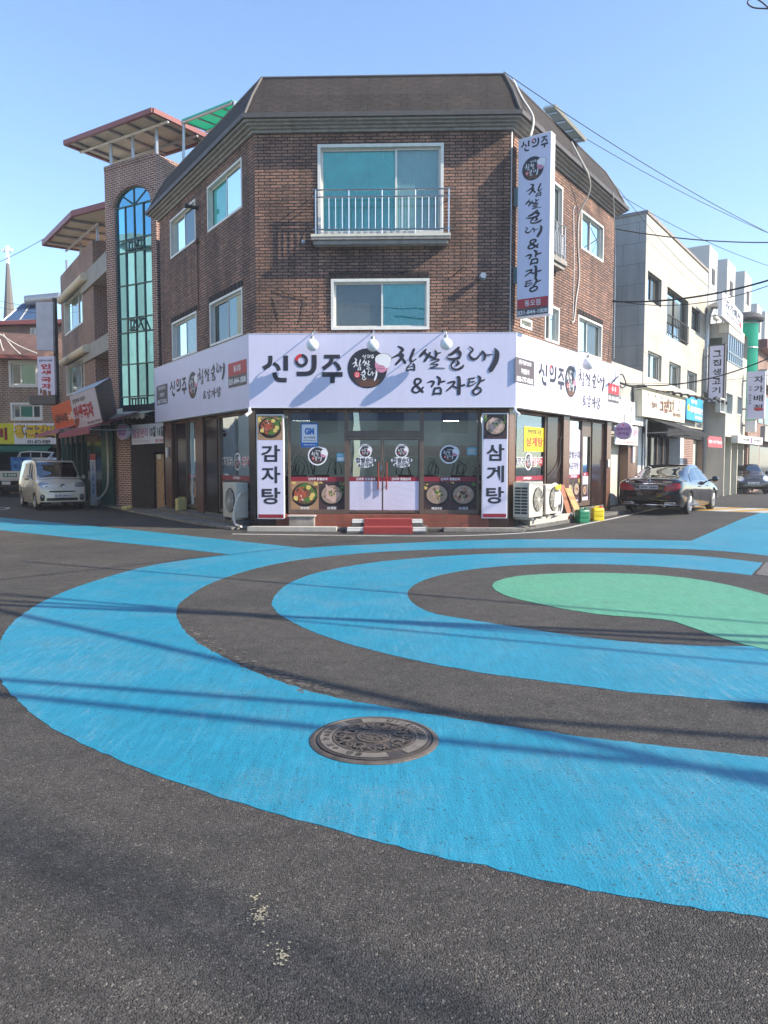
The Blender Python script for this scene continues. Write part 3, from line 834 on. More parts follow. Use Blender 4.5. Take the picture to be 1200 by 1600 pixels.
# small fittings on the brick: flues, spot lamps, pipes, cables
def flue(F, px, py, r=.05, l=.22, m=None, tip=True):
    u, z = F.hit(px, py)
    k = MB(); k.tube([F.p(u, z, -.02), F.p(u, z, l)], r, 14); k.lathe([(r * 1.5, 0), (r * 1.5, .02)], F.p(u, z, .002), F.n, 16)
    if tip: k.lathe([(r * 1.25, l - .05), (r * 1.25, l + .03), (r * .9, l + .03)], F.p(u, z, 0), F.n, 16)
    return k.build('flue', m or m_zinc, CB, True)
flue(FF, 754, 433, .055, .16); flue(FLW, 309, 325, .05, .35, m_irond); flue(FF, 474, 378, .03, .06, tip=False)
k = MB()
u, z = FLW.hit(309, 380); z2 = FLW.hit(309, 488)[1]
k.tube([FLW.p(u + .05, z, .03), FLW.p(u + .05, z2, .03)], .014, 6)
k.fbox(FLW, u - .02, u + .12, z - .02, z + .08, .002, .08)
k.tube([FLW.p(u - .45, z, .02), FLW.p(u - .5, z - .8, .02), FLW.p(u - .42, z - 1.6, .02)], .006, 5, 4)
k.build('downpipe', mat('rusty pipe', (.10, .035, .02), .7), CB)
k = MB()
for a, c in (((430, 463), (398 + 40, 497)), ((430, 452), (478, 466)), ((478, 466), (470, 505))):
    u, z = FF.hit(*a); u2, z2 = FF.hit(*c)
    k.tube([FF.p(u, z, .02), FF.p((u + u2) / 2, (z + z2) / 2 - .03, .02), FF.p(u2, z2, .02)], .007, 5, 4)
for (x1, y1, x2, y2) in ((707, 432, 725, 418),):
    u, z = FF.hit(x1, y1); u2, z2 = FF.hit(x2, y2); k.tube([FF.p(u, z, .015), FF.p(u2, z2, .1)], .012, 6)
k.build('loose_cable', m_cab, CB)
# cable and hoses from the roof down the right wall
def on(F, px, py, d=.03):
    u, z = F.hit(px, py, d); return F.p(u, z, d)
def roofpt(px, py, d=.30): return on(FRW, px, py, d)
k = MB(); k.tube([roofpt(802, 125, -.35), roofpt(815, 152, .05), roofpt(831, 178, .36), roofpt(833, 195, .42), roofpt(829, 212, .42)], .028, 8, 6)
k.tube([roofpt(893, 222, .05), roofpt(905, 245, .34), roofpt(920, 275, .42), roofpt(921, 300, .34), roofpt(906, 333, .05), on(FRW, 903, 375), on(FRW, 905, 430), on(FRW, 900, 470), on(FRW, 897, 500), on(FRW, 893, 503)], .022, 8, 6)
k.build('white_hose', m_cabw, CB, True)
k = MB(); k.tube([on(FRW, 896, 328), on(FRW, 897, 420), on(FRW, 895, 497)], .012, 6, 3); k.tube([on(FRW, 896, 328, .03), on(FRW, 899, 322, .06), on(FRW, 903, 335, .05)], .012, 6, 3)
k.build('wall_conduit', m_zinc, CB); k = MB(); k.tube([on(FRW, 958, 300, .42), on(FRW, 960, 345, .3), on(FRW, 961, 420, .06), on(FRW, 959, 560, .06)], .014, 6, 4)
k.build('wall_conduit', m_zinc, CB); k = MB(); k.tube([FRW.p(.02, zE, .012), FRW.p(.02, zT, .012)], .012, 6)
k.build('wall_conduit', m_zinc, CB)

# ---- ground floor
za = zF - .02
k = MB()                                             # lintel behind the sign band, soffit
for F, a, c in ((FF, 0, LW), (FLW, -LL, 0), (FRW, 0, LR)):
    k.fbox(F, a + .004, c - .004, FF.hit(598, 640)[1], zF + .05, -.16, -.004)
k.build('lintel', m_alu, CB)
def pier(F, x1, x2, zb, m, d0=-.3, d1=.06, py=720, name='pier'):
    u0 = F.hit(x1, py, d1)[0]; u1 = F.hit(x2, py, d1)[0]
    k = MB(); k.fbox(F, u0, u1, zb, zF - .006, d0, d1)
    return k.build(name, m, CB, bevel=.006)
zl = FF.hit(598, 640)[1] - .004
# corner piers
k = MB(); k.slab([FF.p(-.05, 0, .05), FF.p(.62, 0, .05), FF.p(.62, 0, -.2), FF.p(.15, 0, -.35), FLW.p(-.42, 0, -.12), FLW.p(-.42, 0, .05)], 0, zF - .004); k.build('pier', m_dgranite, CB, bevel=.006)
k = MB(); k.slab([FF.p(LW - .62, 0, .05), FF.p(LW + .03, 0, .05), FRW.p(.32, 0, .05), FRW.p(.32, 0, -.15), FF.p(LW - .15, 0, -.35), FF.p(LW - .62, 0, -.2)], 0, zF - .004); k.build('pier', m_granite, CB, bevel=.006)
pier(FLW, 306, 317, 0, m_granite); pier(FLW, 318, 339.5, 0, m_dgranite, d1=.0); pier(FLW, 258, 268, 0, m_granite, d1=.08); pier(FLW, 268.5, 276, 0, m_dgranite, d1=.0)
pier(FRW, 855, 880, 0, m_dgranite, d1=.0); pier(FRW, 880.3, 889.3, 0, m_granite, d1=.09); pier(FRW, 925, 947.5, 0, m_dgranite, d1=.0); pier(FRW, 948, 954.5, 0, m_granite, d1=.09)
# plinth
k = MB(); k.fbox(FF, .45, LW - .45, 0, z_fl - .01, -.5, .10); k.build('plinth', m_tile, CB)
k = MB(); k.fbox(FLW, -LL + .02, -.43, 0, .24, -.4, .02); k.fbox(FRW, .33, LR - .02, 0, .30, -.4, .02); k.build('plinth', m_concg, CB)
# inside
Zc = zF - .05
k = MB()
far = [RL * .55 + FL * .45 + V((1.2, 1.2, 0)), RR * .55 + FR * .45 + V((-1.2, 1.2, 0))]
fp = [FL + V((.15, .35, 0)), FR + V((-.15, .35, 0)), FR + dR * (LR - .3) + V((-.25, 0, 0)), RR + V((-1.5, 1.5, 0)), RL + V((1.5, 1.5, 0)), FL + dL * (LL - .3) + V((.25, 0, 0))]
k.poly([V((p.x, p.y, z_fl)) for p in fp]); k.build('shop_floor', mat('shop floor', (.16, .13, .10), .35), CB)
k = MB(); k.poly([V((p.x, p.y, Zc)) for p in fp]); k.build('shop_ceiling', mat('shop ceiling', (.45, .45, .43), .8), CB)
m_iw = mat('grey green shop wall', (.42, .50, .49), .8, 0, .15, 2)
k = MB()
FB = Fr(V((FL.x - 1.5, 22.3, 0)), (1, 0, 0))
k.poly([FB.p(-1.2, z_fl), FB.p(9.6, z_fl), FB.p(9.6, Zc), FB.p(-1.2, Zc)])
FB1 = FB.off(d=.01)
k.build('shop_rear_wall', m_iw, CB)
k = MB()
for i in range(46):                                   # painted reeds along the rear wall
    u = random.uniform(.8, 8.0); hh = random.uniform(.25, .7)
    k.stroke(FB1, [(u, z_fl + .9, .03), (u + random.uniform(-.1, .1), z_fl + .9 + hh * .6, .02), (u + random.uniform(-.25, .25), z_fl + .9 + hh, .006)], .001 * i, 3)
k.build('reed_mural', m_ink, CB)
for (px_, py_, Y, l) in ((598, 662, 20.2, .9), (470, 668, 20.8, .5), (705, 668, 21.0, .4)):
    c = at(px_, py_, Y)
    k = MB(); k.box(V((c.x, Y, Zc - .10)), l, .09, .05); k.build('ceiling_light', mat('lit tube', (.9, .9, .9), .5, emit=(.9, .97, 1, 14.0)), CB)

# tables and chairs seen dimly through the glass
def dining(c, lab, chairs):
    t = thing('dining_table', lab, 'table', c, 'tables inside the shop')
    k = MB(); k.box(c + Z3 * .71, 1.2, .7, .04); k.build('table_top', m_wood, t)
    for sx in (-.5, .5):
        for sy in (-.27, .27): k = MB(); k.box(c + V((sx, sy, 0)), .05, .05, .708); k.build('leg', m_irond, t)
    for i, (dx, dy) in enumerate(chairs):
        p = c + V((dx, dy, 0)); ch = thing('dining_chair', 'dark chair at a table inside the shop', 'chair', p, 'chairs inside the shop')
        k = MB(); k.box(p + Z3 * .43, .42, .42, .04); k.build('seat', m_bowl, ch)
        k = MB(); k.box(p + V((0, -.2 if dy < 0 else .2, .48)), .40, .03, .42); k.build('backrest', m_bowl, ch)
        for sx in (-.18, .18):
            for sy in (-.18, .18): k = MB(); k.box(p + V((sx, sy, 0)), .035, .035, .428); k.build('leg', m_irond, ch)
for x, y, lab in ((-2.0, 19.7, 'wooden dining table inside the shop behind the left window'), (.9, 20.4, 'wooden dining table inside the shop behind the glass doors'), (2.3, 19.5, 'wooden dining table inside the shop behind the right window')):
    dining(V((x, y, z_fl)), lab, ((-.3, -.6), (.3, -.6), (-.3, .6), (.3, .6)))
# ---- food pictures and emblems
BR1 = [[(135, 68, 14), (160, 82, 24), (178, 98, 24), (155, 122, 26)], [(66, 178, 8), (110, 156, 18), (150, 142, 30), (176, 150, 28), (155, 185, 26), (113, 230, 20)], [(152, 160, 18), (180, 188, 24), (198, 215, 26)],
       [(282, 95, 22), (262, 145, 26), (246, 190, 20), (262, 208, 14), (300, 184, 12)], [(262, 190, 10), (250, 225, 10), (222, 255, 12), (215, 290, 14), (250, 278, 14), (284, 286, 14)], [(272, 225, 12), (284, 240, 18), (286, 284, 16)], [(226, 258, 8), (284, 246, 10)],
       [(394, 95, 14), (372, 122, 26), (342, 156, 22)], [(378, 118, 18), (396, 140, 22), (405, 150, 16)], [(432, 128, 20), (408, 165, 26), (384, 200, 22)], [(418, 150, 18), (446, 166, 24), (468, 176, 16)],
       [(478, 104, 10), (492, 135, 24), (482, 176, 16)], [(490, 136, 16), (530, 126, 10)], [(438, 196, 8), (500, 184, 14), (516, 196, 12), (470, 214, 10), (440, 230, 8), (505, 232, 12), (490, 246, 10), (430, 266, 10), (490, 266, 10), (568, 269, 8)],
       [(700, 82, 22), (678, 104, 28), (645, 132, 28), (606, 148, 16)], [(684, 106, 34), (712, 132, 34), (712, 158, 26)], [(580, 170, 8), (636, 186, 22), (700, 176, 24), (712, 166, 14)], [(664, 186, 26), (648, 215, 22), (632, 232, 12)], [(632, 232, 12), (638, 266, 18), (682, 280, 18), (728, 264, 24), (744, 244, 16)], [(690, 205, 20), (700, 225, 24), (676, 245, 14)],
       [(802, 74, 12), (832, 102, 18), (802, 142, 18), (816, 176, 26), (858, 186, 22), (892, 158, 14), (922, 120, 16)], [(922, 118, 22), (946, 150, 24), (940, 192, 20)], [(948, 150, 12), (1012, 146, 12)], [(1036, 92, 12), (1058, 130, 42), (1046, 205, 48), (1002, 284, 44)]]
BR2 = [[(362, 490, 24), (318, 445, 26), (288, 405, 24), (300, 372, 20), (336, 372, 20), (346, 394, 20), (318, 420, 20), (276, 452, 22), (268, 482, 22), (300, 498, 18), (340, 478, 18), (368, 448, 16)],
       [(405, 406, 8), (440, 394, 18), (468, 400, 22), (448, 440, 18)], [(500, 350, 18), (522, 374, 28), (514, 420, 22)], [(520, 402, 22), (570, 392, 14)], [(478, 456, 20), (462, 515, 20)], [(478, 462, 18), (522, 452, 18), (536, 480, 20), (530, 512, 16)], [(462, 508, 16), (536, 504, 18)],
       [(600, 408, 14), (640, 398, 18), (664, 400, 18), (640, 436, 18), (590, 480, 14)], [(638, 432, 14), (680, 454, 20)], [(688, 354, 18), (704, 372, 32), (703, 506, 34)], [(716, 436, 16), (754, 428, 20)],
       [(788, 372, 10), (845, 364, 16)], [(786, 402, 10), (846, 396, 12)], [(800, 370, 12), (796, 415, 14), (784, 436, 14), (826, 430, 12), (864, 405, 8)], [(880, 345, 14), (900, 366, 26), (890, 410, 20), (862, 452, 12)], [(896, 398, 18), (940, 380, 14)], [(884, 450, 16), (842, 474, 22), (838, 504, 20), (864, 516, 18), (904, 492, 18), (906, 464, 18), (880, 450, 14)]]
SN = [[(122, 142, 36), (122, 185, 36), (108, 220, 36), (60, 248, 36)], [(146, 205, 26), (180, 228, 32), (196, 266, 34)], [(253, 142, 40), (253, 204, 40), (253, 267, 40)], [(155, 280, 36), (162, 315, 38), (190, 342, 38), (260, 346, 38)],
      [(495, 137, 42), (495, 225, 42), (480, 270, 40), (440, 292, 38), (345, 294, 38)],
      [(580, 152, 32), (648, 152, 32), (715, 152, 32)], [(646, 160, 34), (632, 205, 34), (570, 252, 34)], [(662, 198, 26), (694, 225, 32), (712, 267, 34)], [(562, 300, 40), (650, 300, 40), (737, 300, 40)], [(650, 312, 40), (650, 340, 40), (650, 372, 40)]]
def mapper(src, dst):
    (x0, y0, x1, y1), (u0, z0, u1, z1) = src, dst
    sx, sy = (u1 - u0) / (x1 - x0), (z1 - z0) / (y1 - y0)
    return (lambda x, y: (u0 + (x - x0) * sx, z1 - (y - y0) * sy)), math.sqrt(abs(sx * sy))
def brush(b, F, data, src, dst, d, flat=False, k=6, inc=.0004, fat=1.0):
    mp, ws = mapper(src, dst)
    for i, st in enumerate(data): b.stroke(F, st, d + i * inc, k, flat, mp, ws * fat)
def shinuiju(b, F, dst, d, ink=0, red=1, k=6):
    src = (60, 130, 737, 372)
    b.m = ink
    brush(b, F, SN, src, dst, d, True, k)
    mp, ws = mapper(src, dst)
    u, z = mp(387, 184); ru = 43 * ws
    pr = [(u + ru * math.cos(R(a)), z + ru * math.sin(R(a)), 26 * ws) for a in range(-180, 91, 15)]
    b.stroke(F, pr, d + .005, 0, True)
    b.m = red
    b.stroke(F, [(u + ru * math.cos(R(a)), z + ru * math.sin(R(a)), 26 * ws) for a in range(90, 181, 15)], d + .0054, 0, True)
EMB = [m_ink, m_inkw, m_bright, m_noodle, m_pink]
def emblem(name, parent, F, u, z, r, d, ring=0.0, k=5, rx=1.0):
    b = MB()
    if ring:
        b.m = 1; b.disc(F, u, z, (r + ring) * rx, r + ring, d); b.disc(F, u + .62 * r * rx, z + .3 * r, (.48 * r + ring) * rx, .52 * r + ring, d + .0006); d += .0015
    b.m = 0; b.disc(F, u, z, r * rx, r, d)
    d1 = d + .0015
    b.m = 3
    for i in range(4):
        for cx in (-.35, .05, .42):
            rr_ = r * (.42 - .1 * i)
            if rr_ <= .05: continue
            P = []
            for j in range(9):
                t = R(20 + 140 * j / 8)
                x, y = cx * r + rr_ * math.cos(t), -.98 * r + rr_ * 1.0 * math.sin(t)
                if x * x + y * y < .94 * r * r: P.append((u + x * rx, z + y, .045 * r))
            if len(P) > 1: b.stroke(F, P, d1 + i * .0002 + (cx + 1) * .0003, 0, True)
    b.m = 1
    shin = (u - .25 * r * rx, z + .48 * r, u + .34 * r * rx, z + .68 * r)
    mp, ws = mapper((60, 130, 737, 372), shin)
    brush(b, F, [[(x, y, w * 1.1) for x, y, w in st] for st in SN] + [[(387 + 40 * math.cos(R(a)), 184 + 40 * math.sin(R(a)), 24) for a in range(0, 361, 40)]], (60, 130, 737, 372), shin, d1, True, 3)
    brush(b, F, BR1[:14], (60, 60, 570, 300), (u - .78 * r * rx, z - .12 * r, u + .22 * r * rx, z + .52 * r), d1 + .001, False, 3, fat=.95)
    brush(b, F, BR1[14:], (570, 60, 1080, 300), (u - .36 * r * rx, z - .62 * r, u + .5 * r * rx, z - .02 * r), d1 + .001, False, 3, fat=.95)
    b.m = 2; b.blob(F, u - .52 * r * rx, z - .32 * r, .16 * r, d1 + .001, 14, .08)
    b.m = 1; b.text('감', F, u - .62 * r * rx, z - .44 * r, u - .42 * r * rx, z - .2 * r, d1 + .0022)
    b.m = 4; b.disc(F, u + .72 * r * rx, z + .18 * r, .34 * r * rx, .40 * r, d1 + .0035, 20)
    b.disc(F, u + .98 * r * rx, z + .06 * r, .10 * r * rx, .14 * r, d1 + .0037, 12)
    b.m = 1; b.disc(F, u + .80 * r * rx, z + .44 * r, .42 * r * rx, .30 * r, d1 + .005, 20); b.disc(F, u + .98 * r * rx, z + .3 * r, .18 * r * rx, .30 * r, d1 + .0052, 14)
    b.m = 0
    for (x, y, x2, y2) in ((.52, .22, .62, .25), (.78, .25, .88, .22), (.66, .2, .68, .06), (.58, -.02, .82, -.03), (.5, .06, .55, -.06)):
        b.stroke(F, [(u + x * r * rx, z + y * r, .018 * r), (u + x2 * r * rx, z + y2 * r, .022 * r)], d1 + .0046, 2, True)
    b.stroke(F, [(u + (.80 + .42 * math.cos(R(a))) * r * rx, z + (.44 + .30 * math.sin(R(a))) * r, .018 * r) for a in range(-10, 200, 15)], d1 + .0056, 0, True)
    return b.build(name, EMB, parent)
FOOD = [m_tan_board, m_bowl, m_meat, m_leaf, m_egg, m_bird, m_broth, m_purpt, m_inkw, m_noodle]
def food(name, parent, F, r, d, kind, words=None):
    """a printed food photograph"""
    u0, z0, u1, z1 = r
    w, h = u1 - u0, z1 - z0
    b = MB()
    b.m = 0 if kind == 'stew' else 7
    b.poly([F.p(u0, z0, d), F.p(u1, z0, d), F.p(u1, z1, d), F.p(u0, z1, d)])
    rad = min(w, h) * .46; cu = (u0 + u1) / 2; cz = (z0 + z1) / 2 + (.04 * h if words else 0)
    st = random.getstate(); random.seed(len(kind) * 7 + int(w * 1000))
    n = [0]
    def lay():
        n[0] += 1; return d + .0008 + n[0] * .00012
    def cl(x, y): return min(max(x, u0 + .02 * w), u1 - .02 * w), min(max(y, z0 + .02 * h), z1 - .02 * h)
    def bl(m, x, y, s, jit=.35, sq=.8, nn=9):
        b.m = m
        dd = lay(); a = random.uniform(0, 3.1); pts = []
        for i in range(nn):
            t = 2 * math.pi * i / nn; k = s * (1 + random.uniform(-jit, jit))
            X, Y = k * math.cos(t), k * math.sin(t) * sq
            X, Y = cl(x + X * math.cos(a) - Y * math.sin(a), y + X * math.sin(a) + Y * math.cos(a)); pts.append(F.p(X, Y, dd))
        b.poly(pts)
    for i in range(5): bl(random.choice((4, 3, 9, 7)), random.choice((u0 + .08 * w, u1 - .1 * w)), z1 - random.uniform(.02, .25) * h, rad * .2)
    b.m = 1; b.disc(F, cu, cz, rad, rad * .93, lay(), 32)
    b.m = 6 if kind in ('soup', 'bird') else (9 if kind == 'stew' else 6); b.disc(F, cu, cz + .05 * rad, rad * .86, rad * .76, lay(), 32)
    def inside(f=.75):
        a = random.uniform(0, 6.28); q = rad * f * math.sqrt(random.random())
        return cu + q * math.cos(a), cz + .06 * rad + q * .85 * math.sin(a)
    if kind == 'stew':
        for i in range(20):
            a = random.uniform(-.3, 1.9); bl(3, cu + rad * .72 * math.cos(a), cz + rad * .66 * math.sin(a), rad * .2)
        for i in range(70):
            a = random.uniform(1.0, 5.4); q = rad * random.uniform(.05, .74); bl(2 if i % 5 else (9 if i % 2 else 5), cu + q * math.cos(a) - .05 * rad, cz + .08 * rad + q * .8 * math.sin(a), rad * random.uniform(.06, .13))
        for x, y in ((.45, -.25), (.3, .6), (.62, .0), (-.7, -.25)): bl(4, cu + x * rad, cz + y * rad, rad * .2, .08, .9, 14)
        for i in range(10): bl(3, cu + rad * random.uniform(-.05, .35), cz - rad * random.uniform(.2, .55), rad * .12)
    elif kind == 'bird':
        for i in range(8): bl(9, *inside(.8), rad * .1)
        bl(5, cu - .15 * rad, cz + .15 * rad, rad * .52, .12, .7, 14); bl(5, cu + .25 * rad, cz - .05 * rad, rad * .46, .12, .6, 14)
        bl(5, cu - .35 * rad, cz + .62 * rad, rad * .3, .1, .4, 12); bl(5, cu + .1 * rad, cz - .3 * rad, rad * .34, .15, .7, 12)
        for i in range(7): bl(4 if i % 2 else 3, cu + random.uniform(-.25, .25) * rad, cz + random.uniform(-.05, .4) * rad, rad * .1)
        for i in range(5): bl(9, cu + random.uniform(-.3, .4) * rad, cz + random.uniform(-.4, .3) * rad, rad * .16, .2, .15)
        for i in range(3): bl(3, u1 - .12 * w, z1 - (.1 + .12 * i) * h, rad * .28, .2, .2)
    else:
        for i in range(26): bl(random.choice((9, 6, 2 if kind == 'soup' else 9, 5)), *inside(.7), rad * random.uniform(.07, .15))
        for i in range(22 if kind == 'scallion' else 9): bl(3 if i % 3 else 4, *inside(.45), rad * .07)
        if kind == 'soup':
            for i in range(6): bl(7, *inside(.35), rad * .12, .1, .8, 12)
    random.setstate(st)
    if words:
        b.m = 8; b.text(words, F, cu - .2 * w, z0 + .04 * h, cu + .2 * w, z0 + .15 * h, d + .016, .02)
    return b.build(name, FOOD, parent)

# ---- shop front
def gpane(parent, F, r, d, m=None, name='pane'):
    k = MB(); k.poly([F.p(r[0], r[1], d), F.p(r[2], r[1], d), F.p(r[2], r[3], d), F.p(r[0], r[3], d)]); return k.build(name, m or g_shop, parent)
def bandtext(parent, F, r, d, words='신의주 찹쌀순대', name='maroon_band', frac=.55):
    k = MB(); k.m = 0
    k.poly([F.p(r[0], r[1], d), F.p(r[2], r[1], d), F.p(r[2], r[3], d), F.p(r[0], r[3], d)])
    k.m = 1; w = r[2] - r[0]; c = (r[0] + r[2]) / 2
    k.text(words, F, c - w * frac / 2, r[1] + .02, c + w * frac / 2, r[3] - .02, d + .003, .03)
    return k.build(name, [m_maroon, m_inkw], parent)
fu = lambda x: FF.hit(x, 720)[0]
fz = lambda y: FF.hit(598, y)[1]
GD = -.08
def storefront(F, u0, u1, z0, z1, cuts=(), fw=.05, d0=-.13, d1=-.02, m=None, bot=.10):
    k = MB(); m = m or m_alu
    k.fbox(F, u0, u0 + fw, z0, z1, d0, d1); k.fbox(F, u1 - fw, u1, z0, z1, d0, d1)
    k.fbox(F, u0 + fw, u1 - fw, z0, z0 + bot, d0, d1); k.fbox(F, u0 + fw, u1 - fw, z1 - fw, z1, d0, d1)
    for c in cuts: k.fbox(F, c - fw / 2, c + fw / 2, z0 + bot, z1 - fw, d0, d1)
    return k.build('shop_window', m, CB)
def smallpaper(parent, F, px1, py1, px2, py2, d, body, head, words, nm='paper_notice', m2=None):
    r = F.r(px1, py1, px2, py2, d)
    k = MB(); k.m = 0; k.poly([F.p(r[0], r[1], d), F.p(r[2], r[1], d), F.p(r[2], r[3], d), F.p(r[0], r[3], d)])
    return k, r
# left shop window
for (xa, xb, side) in ((450, 541.5, 0), (659, 749, 1)):
    u0, u1 = fu(xa), fu(xb)
    w = storefront(FF, u0, u1, z_fl, zl)
    zb, zm1, zm2, zt = fz(799), fz(752), fz(745), fz(657)
    gpane(w, FF, (u0 + .05, z_fl + .1, u1 - .05, zl - .05), GD)
    gpane(w, FF, (u0 + .05, zt, u1 - .05, zl - .05), GD - .02, m_navy, 'valance')
    bandtext(w, FF, (u0 + .052, zm1, u1 - .052, zm2), GD + .004)
    um = (u0 + u1) / 2 + (.0 if side else .02)
    if not side:
        food('food_picture', w, FF, (u0 + .052, zb, um, zm1 - .002), GD + .004, 'stew', '감자탕'); food('food_picture', w, FF, (um + .002, zb, u1 - .052, zm1 - .002), GD + .004, 'bird', '삼계탕')
        emblem('emblem_decal', w, FF, fu(495.5), fz(712), FF.hit(495, 699)[1] - fz(712), GD + .004, .035, 3)
    else:
        food('food_picture', w, FF, (u0 + .052, zb, um, zm1 - .002), GD + .004, 'scallion', '뼈갈비탕'); food('food_picture', w, FF, (um + .002, zb, u1 - .052, zm1 - .002), GD + .004, 'soup', '순대국')
        emblem('emblem_decal', w, FF, fu(702), fz(710), FF.hit(702, 697.5)[1] - fz(710), GD + .004, .035, 3)
    if not side:
        k = MB(); r = FF.r(470, 661, 497, 699, GD + .004); D = GD + .004
        def q(m, x0, y0, x1, y1, dd):
            k.m = m; a, c, e, f = r; X = lambda t: a + (e - a) * t; Y = lambda t: f - (f - c) * t
            k.poly([FF.p(X(x0), Y(y1), D + dd), FF.p(X(x1), Y(y1), D + dd), FF.p(X(x1), Y(y0), D + dd), FF.p(X(x0), Y(y0), D + dd)])
        q(0, 0, 0, 1, 1, 0); q(1, .06, .06, .94, .80, .002)
        k.m = 0; W_ = r[2] - r[0]; H_ = r[3] - r[1]
        k.text('GM', FF, r[0] + .22 * W_, r[1] + .52 * H_, r[2] - .22 * W_, r[1] + .80 * H_, D + .004, .06, False)
        k.m = 2; k.text('경기지역화폐', FF, r[0] + .15 * W_, r[1] + .36 * H_, r[2] - .15 * W_, r[1] + .44 * H_, D + .004, .02); k.text('사용 가능 매장입니다', FF, r[0] + .12 * W_, r[1] + .25 * H_, r[2] - .12 * W_, r[1] + .32 * H_, D + .004, .02)
        k.m = 1; k.text('의정부사랑카드', FF, r[0] + .15 * W_, r[1] + .06 * H_, r[2] - .15 * W_, r[1] + .15 * H_, D + .004, .02)
        k.build('card_notice', [m_bluei, m_inkw, m_ink], w)
        r = FF.r(526, 708, 539, 721, D); k = MB(); k.m = 0; k.poly([FF.p(r[0], r[1], D), FF.p(r[2], r[1], D), FF.p(r[2], r[3], D), FF.p(r[0], r[3], D)])
        k.m = 1; k.text('여기는', FF, r[0] + .03, r[1] + .12, r[2] - .03, r[3] - .02, D + .002, .03); k.poly([FF.p(r[0] + .02, r[1] + .02, D + .002), FF.p(r[2] - .02, r[1] + .02, D + .002), FF.p(r[2] - .02, r[1] + .10, D + .002), FF.p(r[0] + .02, r[1] + .10, D + .002)])
        k.build('blue_sticker', [m_cyan, m_inkw], w)
    else:
        D = GD + .004; r = FF.r(730, 699, 745, 711, D); k = MB(); k.m = 0; k.poly([FF.p(r[0], r[1], D), FF.p(r[2], r[1], D), FF.p(r[2], r[3], D), FF.p(r[0], r[3], D)])
        k.m = 1; k.poly([FF.p(r[0] + .03, r[1] + .03, D + .002), FF.p(r[2] - .03, r[1] + .03, D + .002), FF.p(r[2] - .03, r[3] - .03, D + .002), FF.p(r[0] + .03, r[3] - .03, D + .002)])
        k.build('notice_sticker', [m_cyan, m_paleb], w)
# door bay
u0, u1 = fu(541.5), fu(659)
k = MB(); k.fbox(FF, u0 + .002, u0 + .05, z_fl, zl, -.13, -.02); k.fbox(FF, u1 - .05, u1 - .002, z_fl, zl, -.13, -.02)
k.fbox(FF, u0 + .05, u1 - .05, fz(684), fz(673), -.13, -.01); k.fbox(FF, u0 + .05, u1 - .05, zl - .05, zl, -.13, -.02)
db = k.build('door_frame', m_alu, CB)
gpane(db, FF, (u0 + .05, fz(673), u1 - .05, zl - .05), GD); gpane(db, FF, (u0 + .05, fz(657), u1 - .05, zl - .05), GD - .02, m_navy, 'valance')
um = fu(597.5)
for (a, c, s, xe) in ((u0 + .052, um - .004, -1, 570.5), (um + .004, u1 - .052, 1, 627.5)):
    k = MB(); fw = .035; z0 = z_fl + .03; z1 = fz(685)
    k.fbox(FF, a, a + fw, z0, z1, -.10, -.05); k.fbox(FF, c - fw, c, z0, z1, -.10, -.05); k.fbox(FF, a + fw, c - fw, z0, z0 + .06, -.10, -.05); k.fbox(FF, a + fw, c - fw, z1 - .04, z1, -.10, -.05)
    dr = k.build('door', m_alu, CB)
    gpane(dr, FF, (a + fw, z0 + .06, c - fw, z1 - .04), GD)
    gpane(dr, FF, (a + fw - .02, z0 + .06, c - fw + .02, fz(752)), -.047, m_lav, 'lower_panel')
    k = MB()
    for i in range(26):
        yy = z0 + .08 + (fz(752) - z0 - .12) * ((i * 7) % 26) / 26; xx = a + .05 + (c - a - .35) * ((i * 11) % 26) / 26
        k.stroke(FF, [(xx, yy, .004), (xx + .22, yy + .04 * (1 if i % 2 else -1), .004)], -.0445 + i * .00004, 2, True)
    k.build('line_pattern', mat('pale grey print', (.52, .50, .58), .5), dr)
    bandtext(dr, FF, (a + .004, fz(752), c - .004, fz(745)), -.045, frac=.7)
    hu = um + s * .10
    k = MB(); k.tube([FF.p(hu, fz(722), .02), FF.p(hu, fz(765), .02)], .02, 10)
    for y in (728, 759): k.tube([FF.p(hu, fz(y), -.05), FF.p(hu, fz(y), .02)], .012, 6)
    k.build('handle', mat('red brown handle', (.22, .035, .02), .35), dr, True)
    ue = fu(xe)
    emblem('emblem_decal', dr, FF, ue, fz(705.5), .125, -.045, .03, 3)
    k = MB(); k.m = 0
    for i, (x, y, rx_, rz_) in enumerate(((0, 719, .26, .085), (0, 726.5, .2, .065), (0, 697, .10, .05))): k.disc(FF, ue + x, fz(y), rx_, rz_, -.046 + .0004 * i, 20)
    k.m = 1; k.text('찹쌀순대', FF, ue - .24, fz(723), ue + .24, fz(715), -.043, .03); k.text('&감자탕', FF, ue - .18, fz(730), ue + .18, fz(723.5), -.043, .03); k.text('신의주', FF, ue - .09, fz(700), ue + .09, fz(694.5), -.043, .03)
    k.build('lettering_decal', [m_inkw, m_ink], dr)
k = MB(); k.fbox(FF, um - .05, um - .005, fz(736), fz(727), -.05, .0); k.build('door_lock', m_zinc, CB)
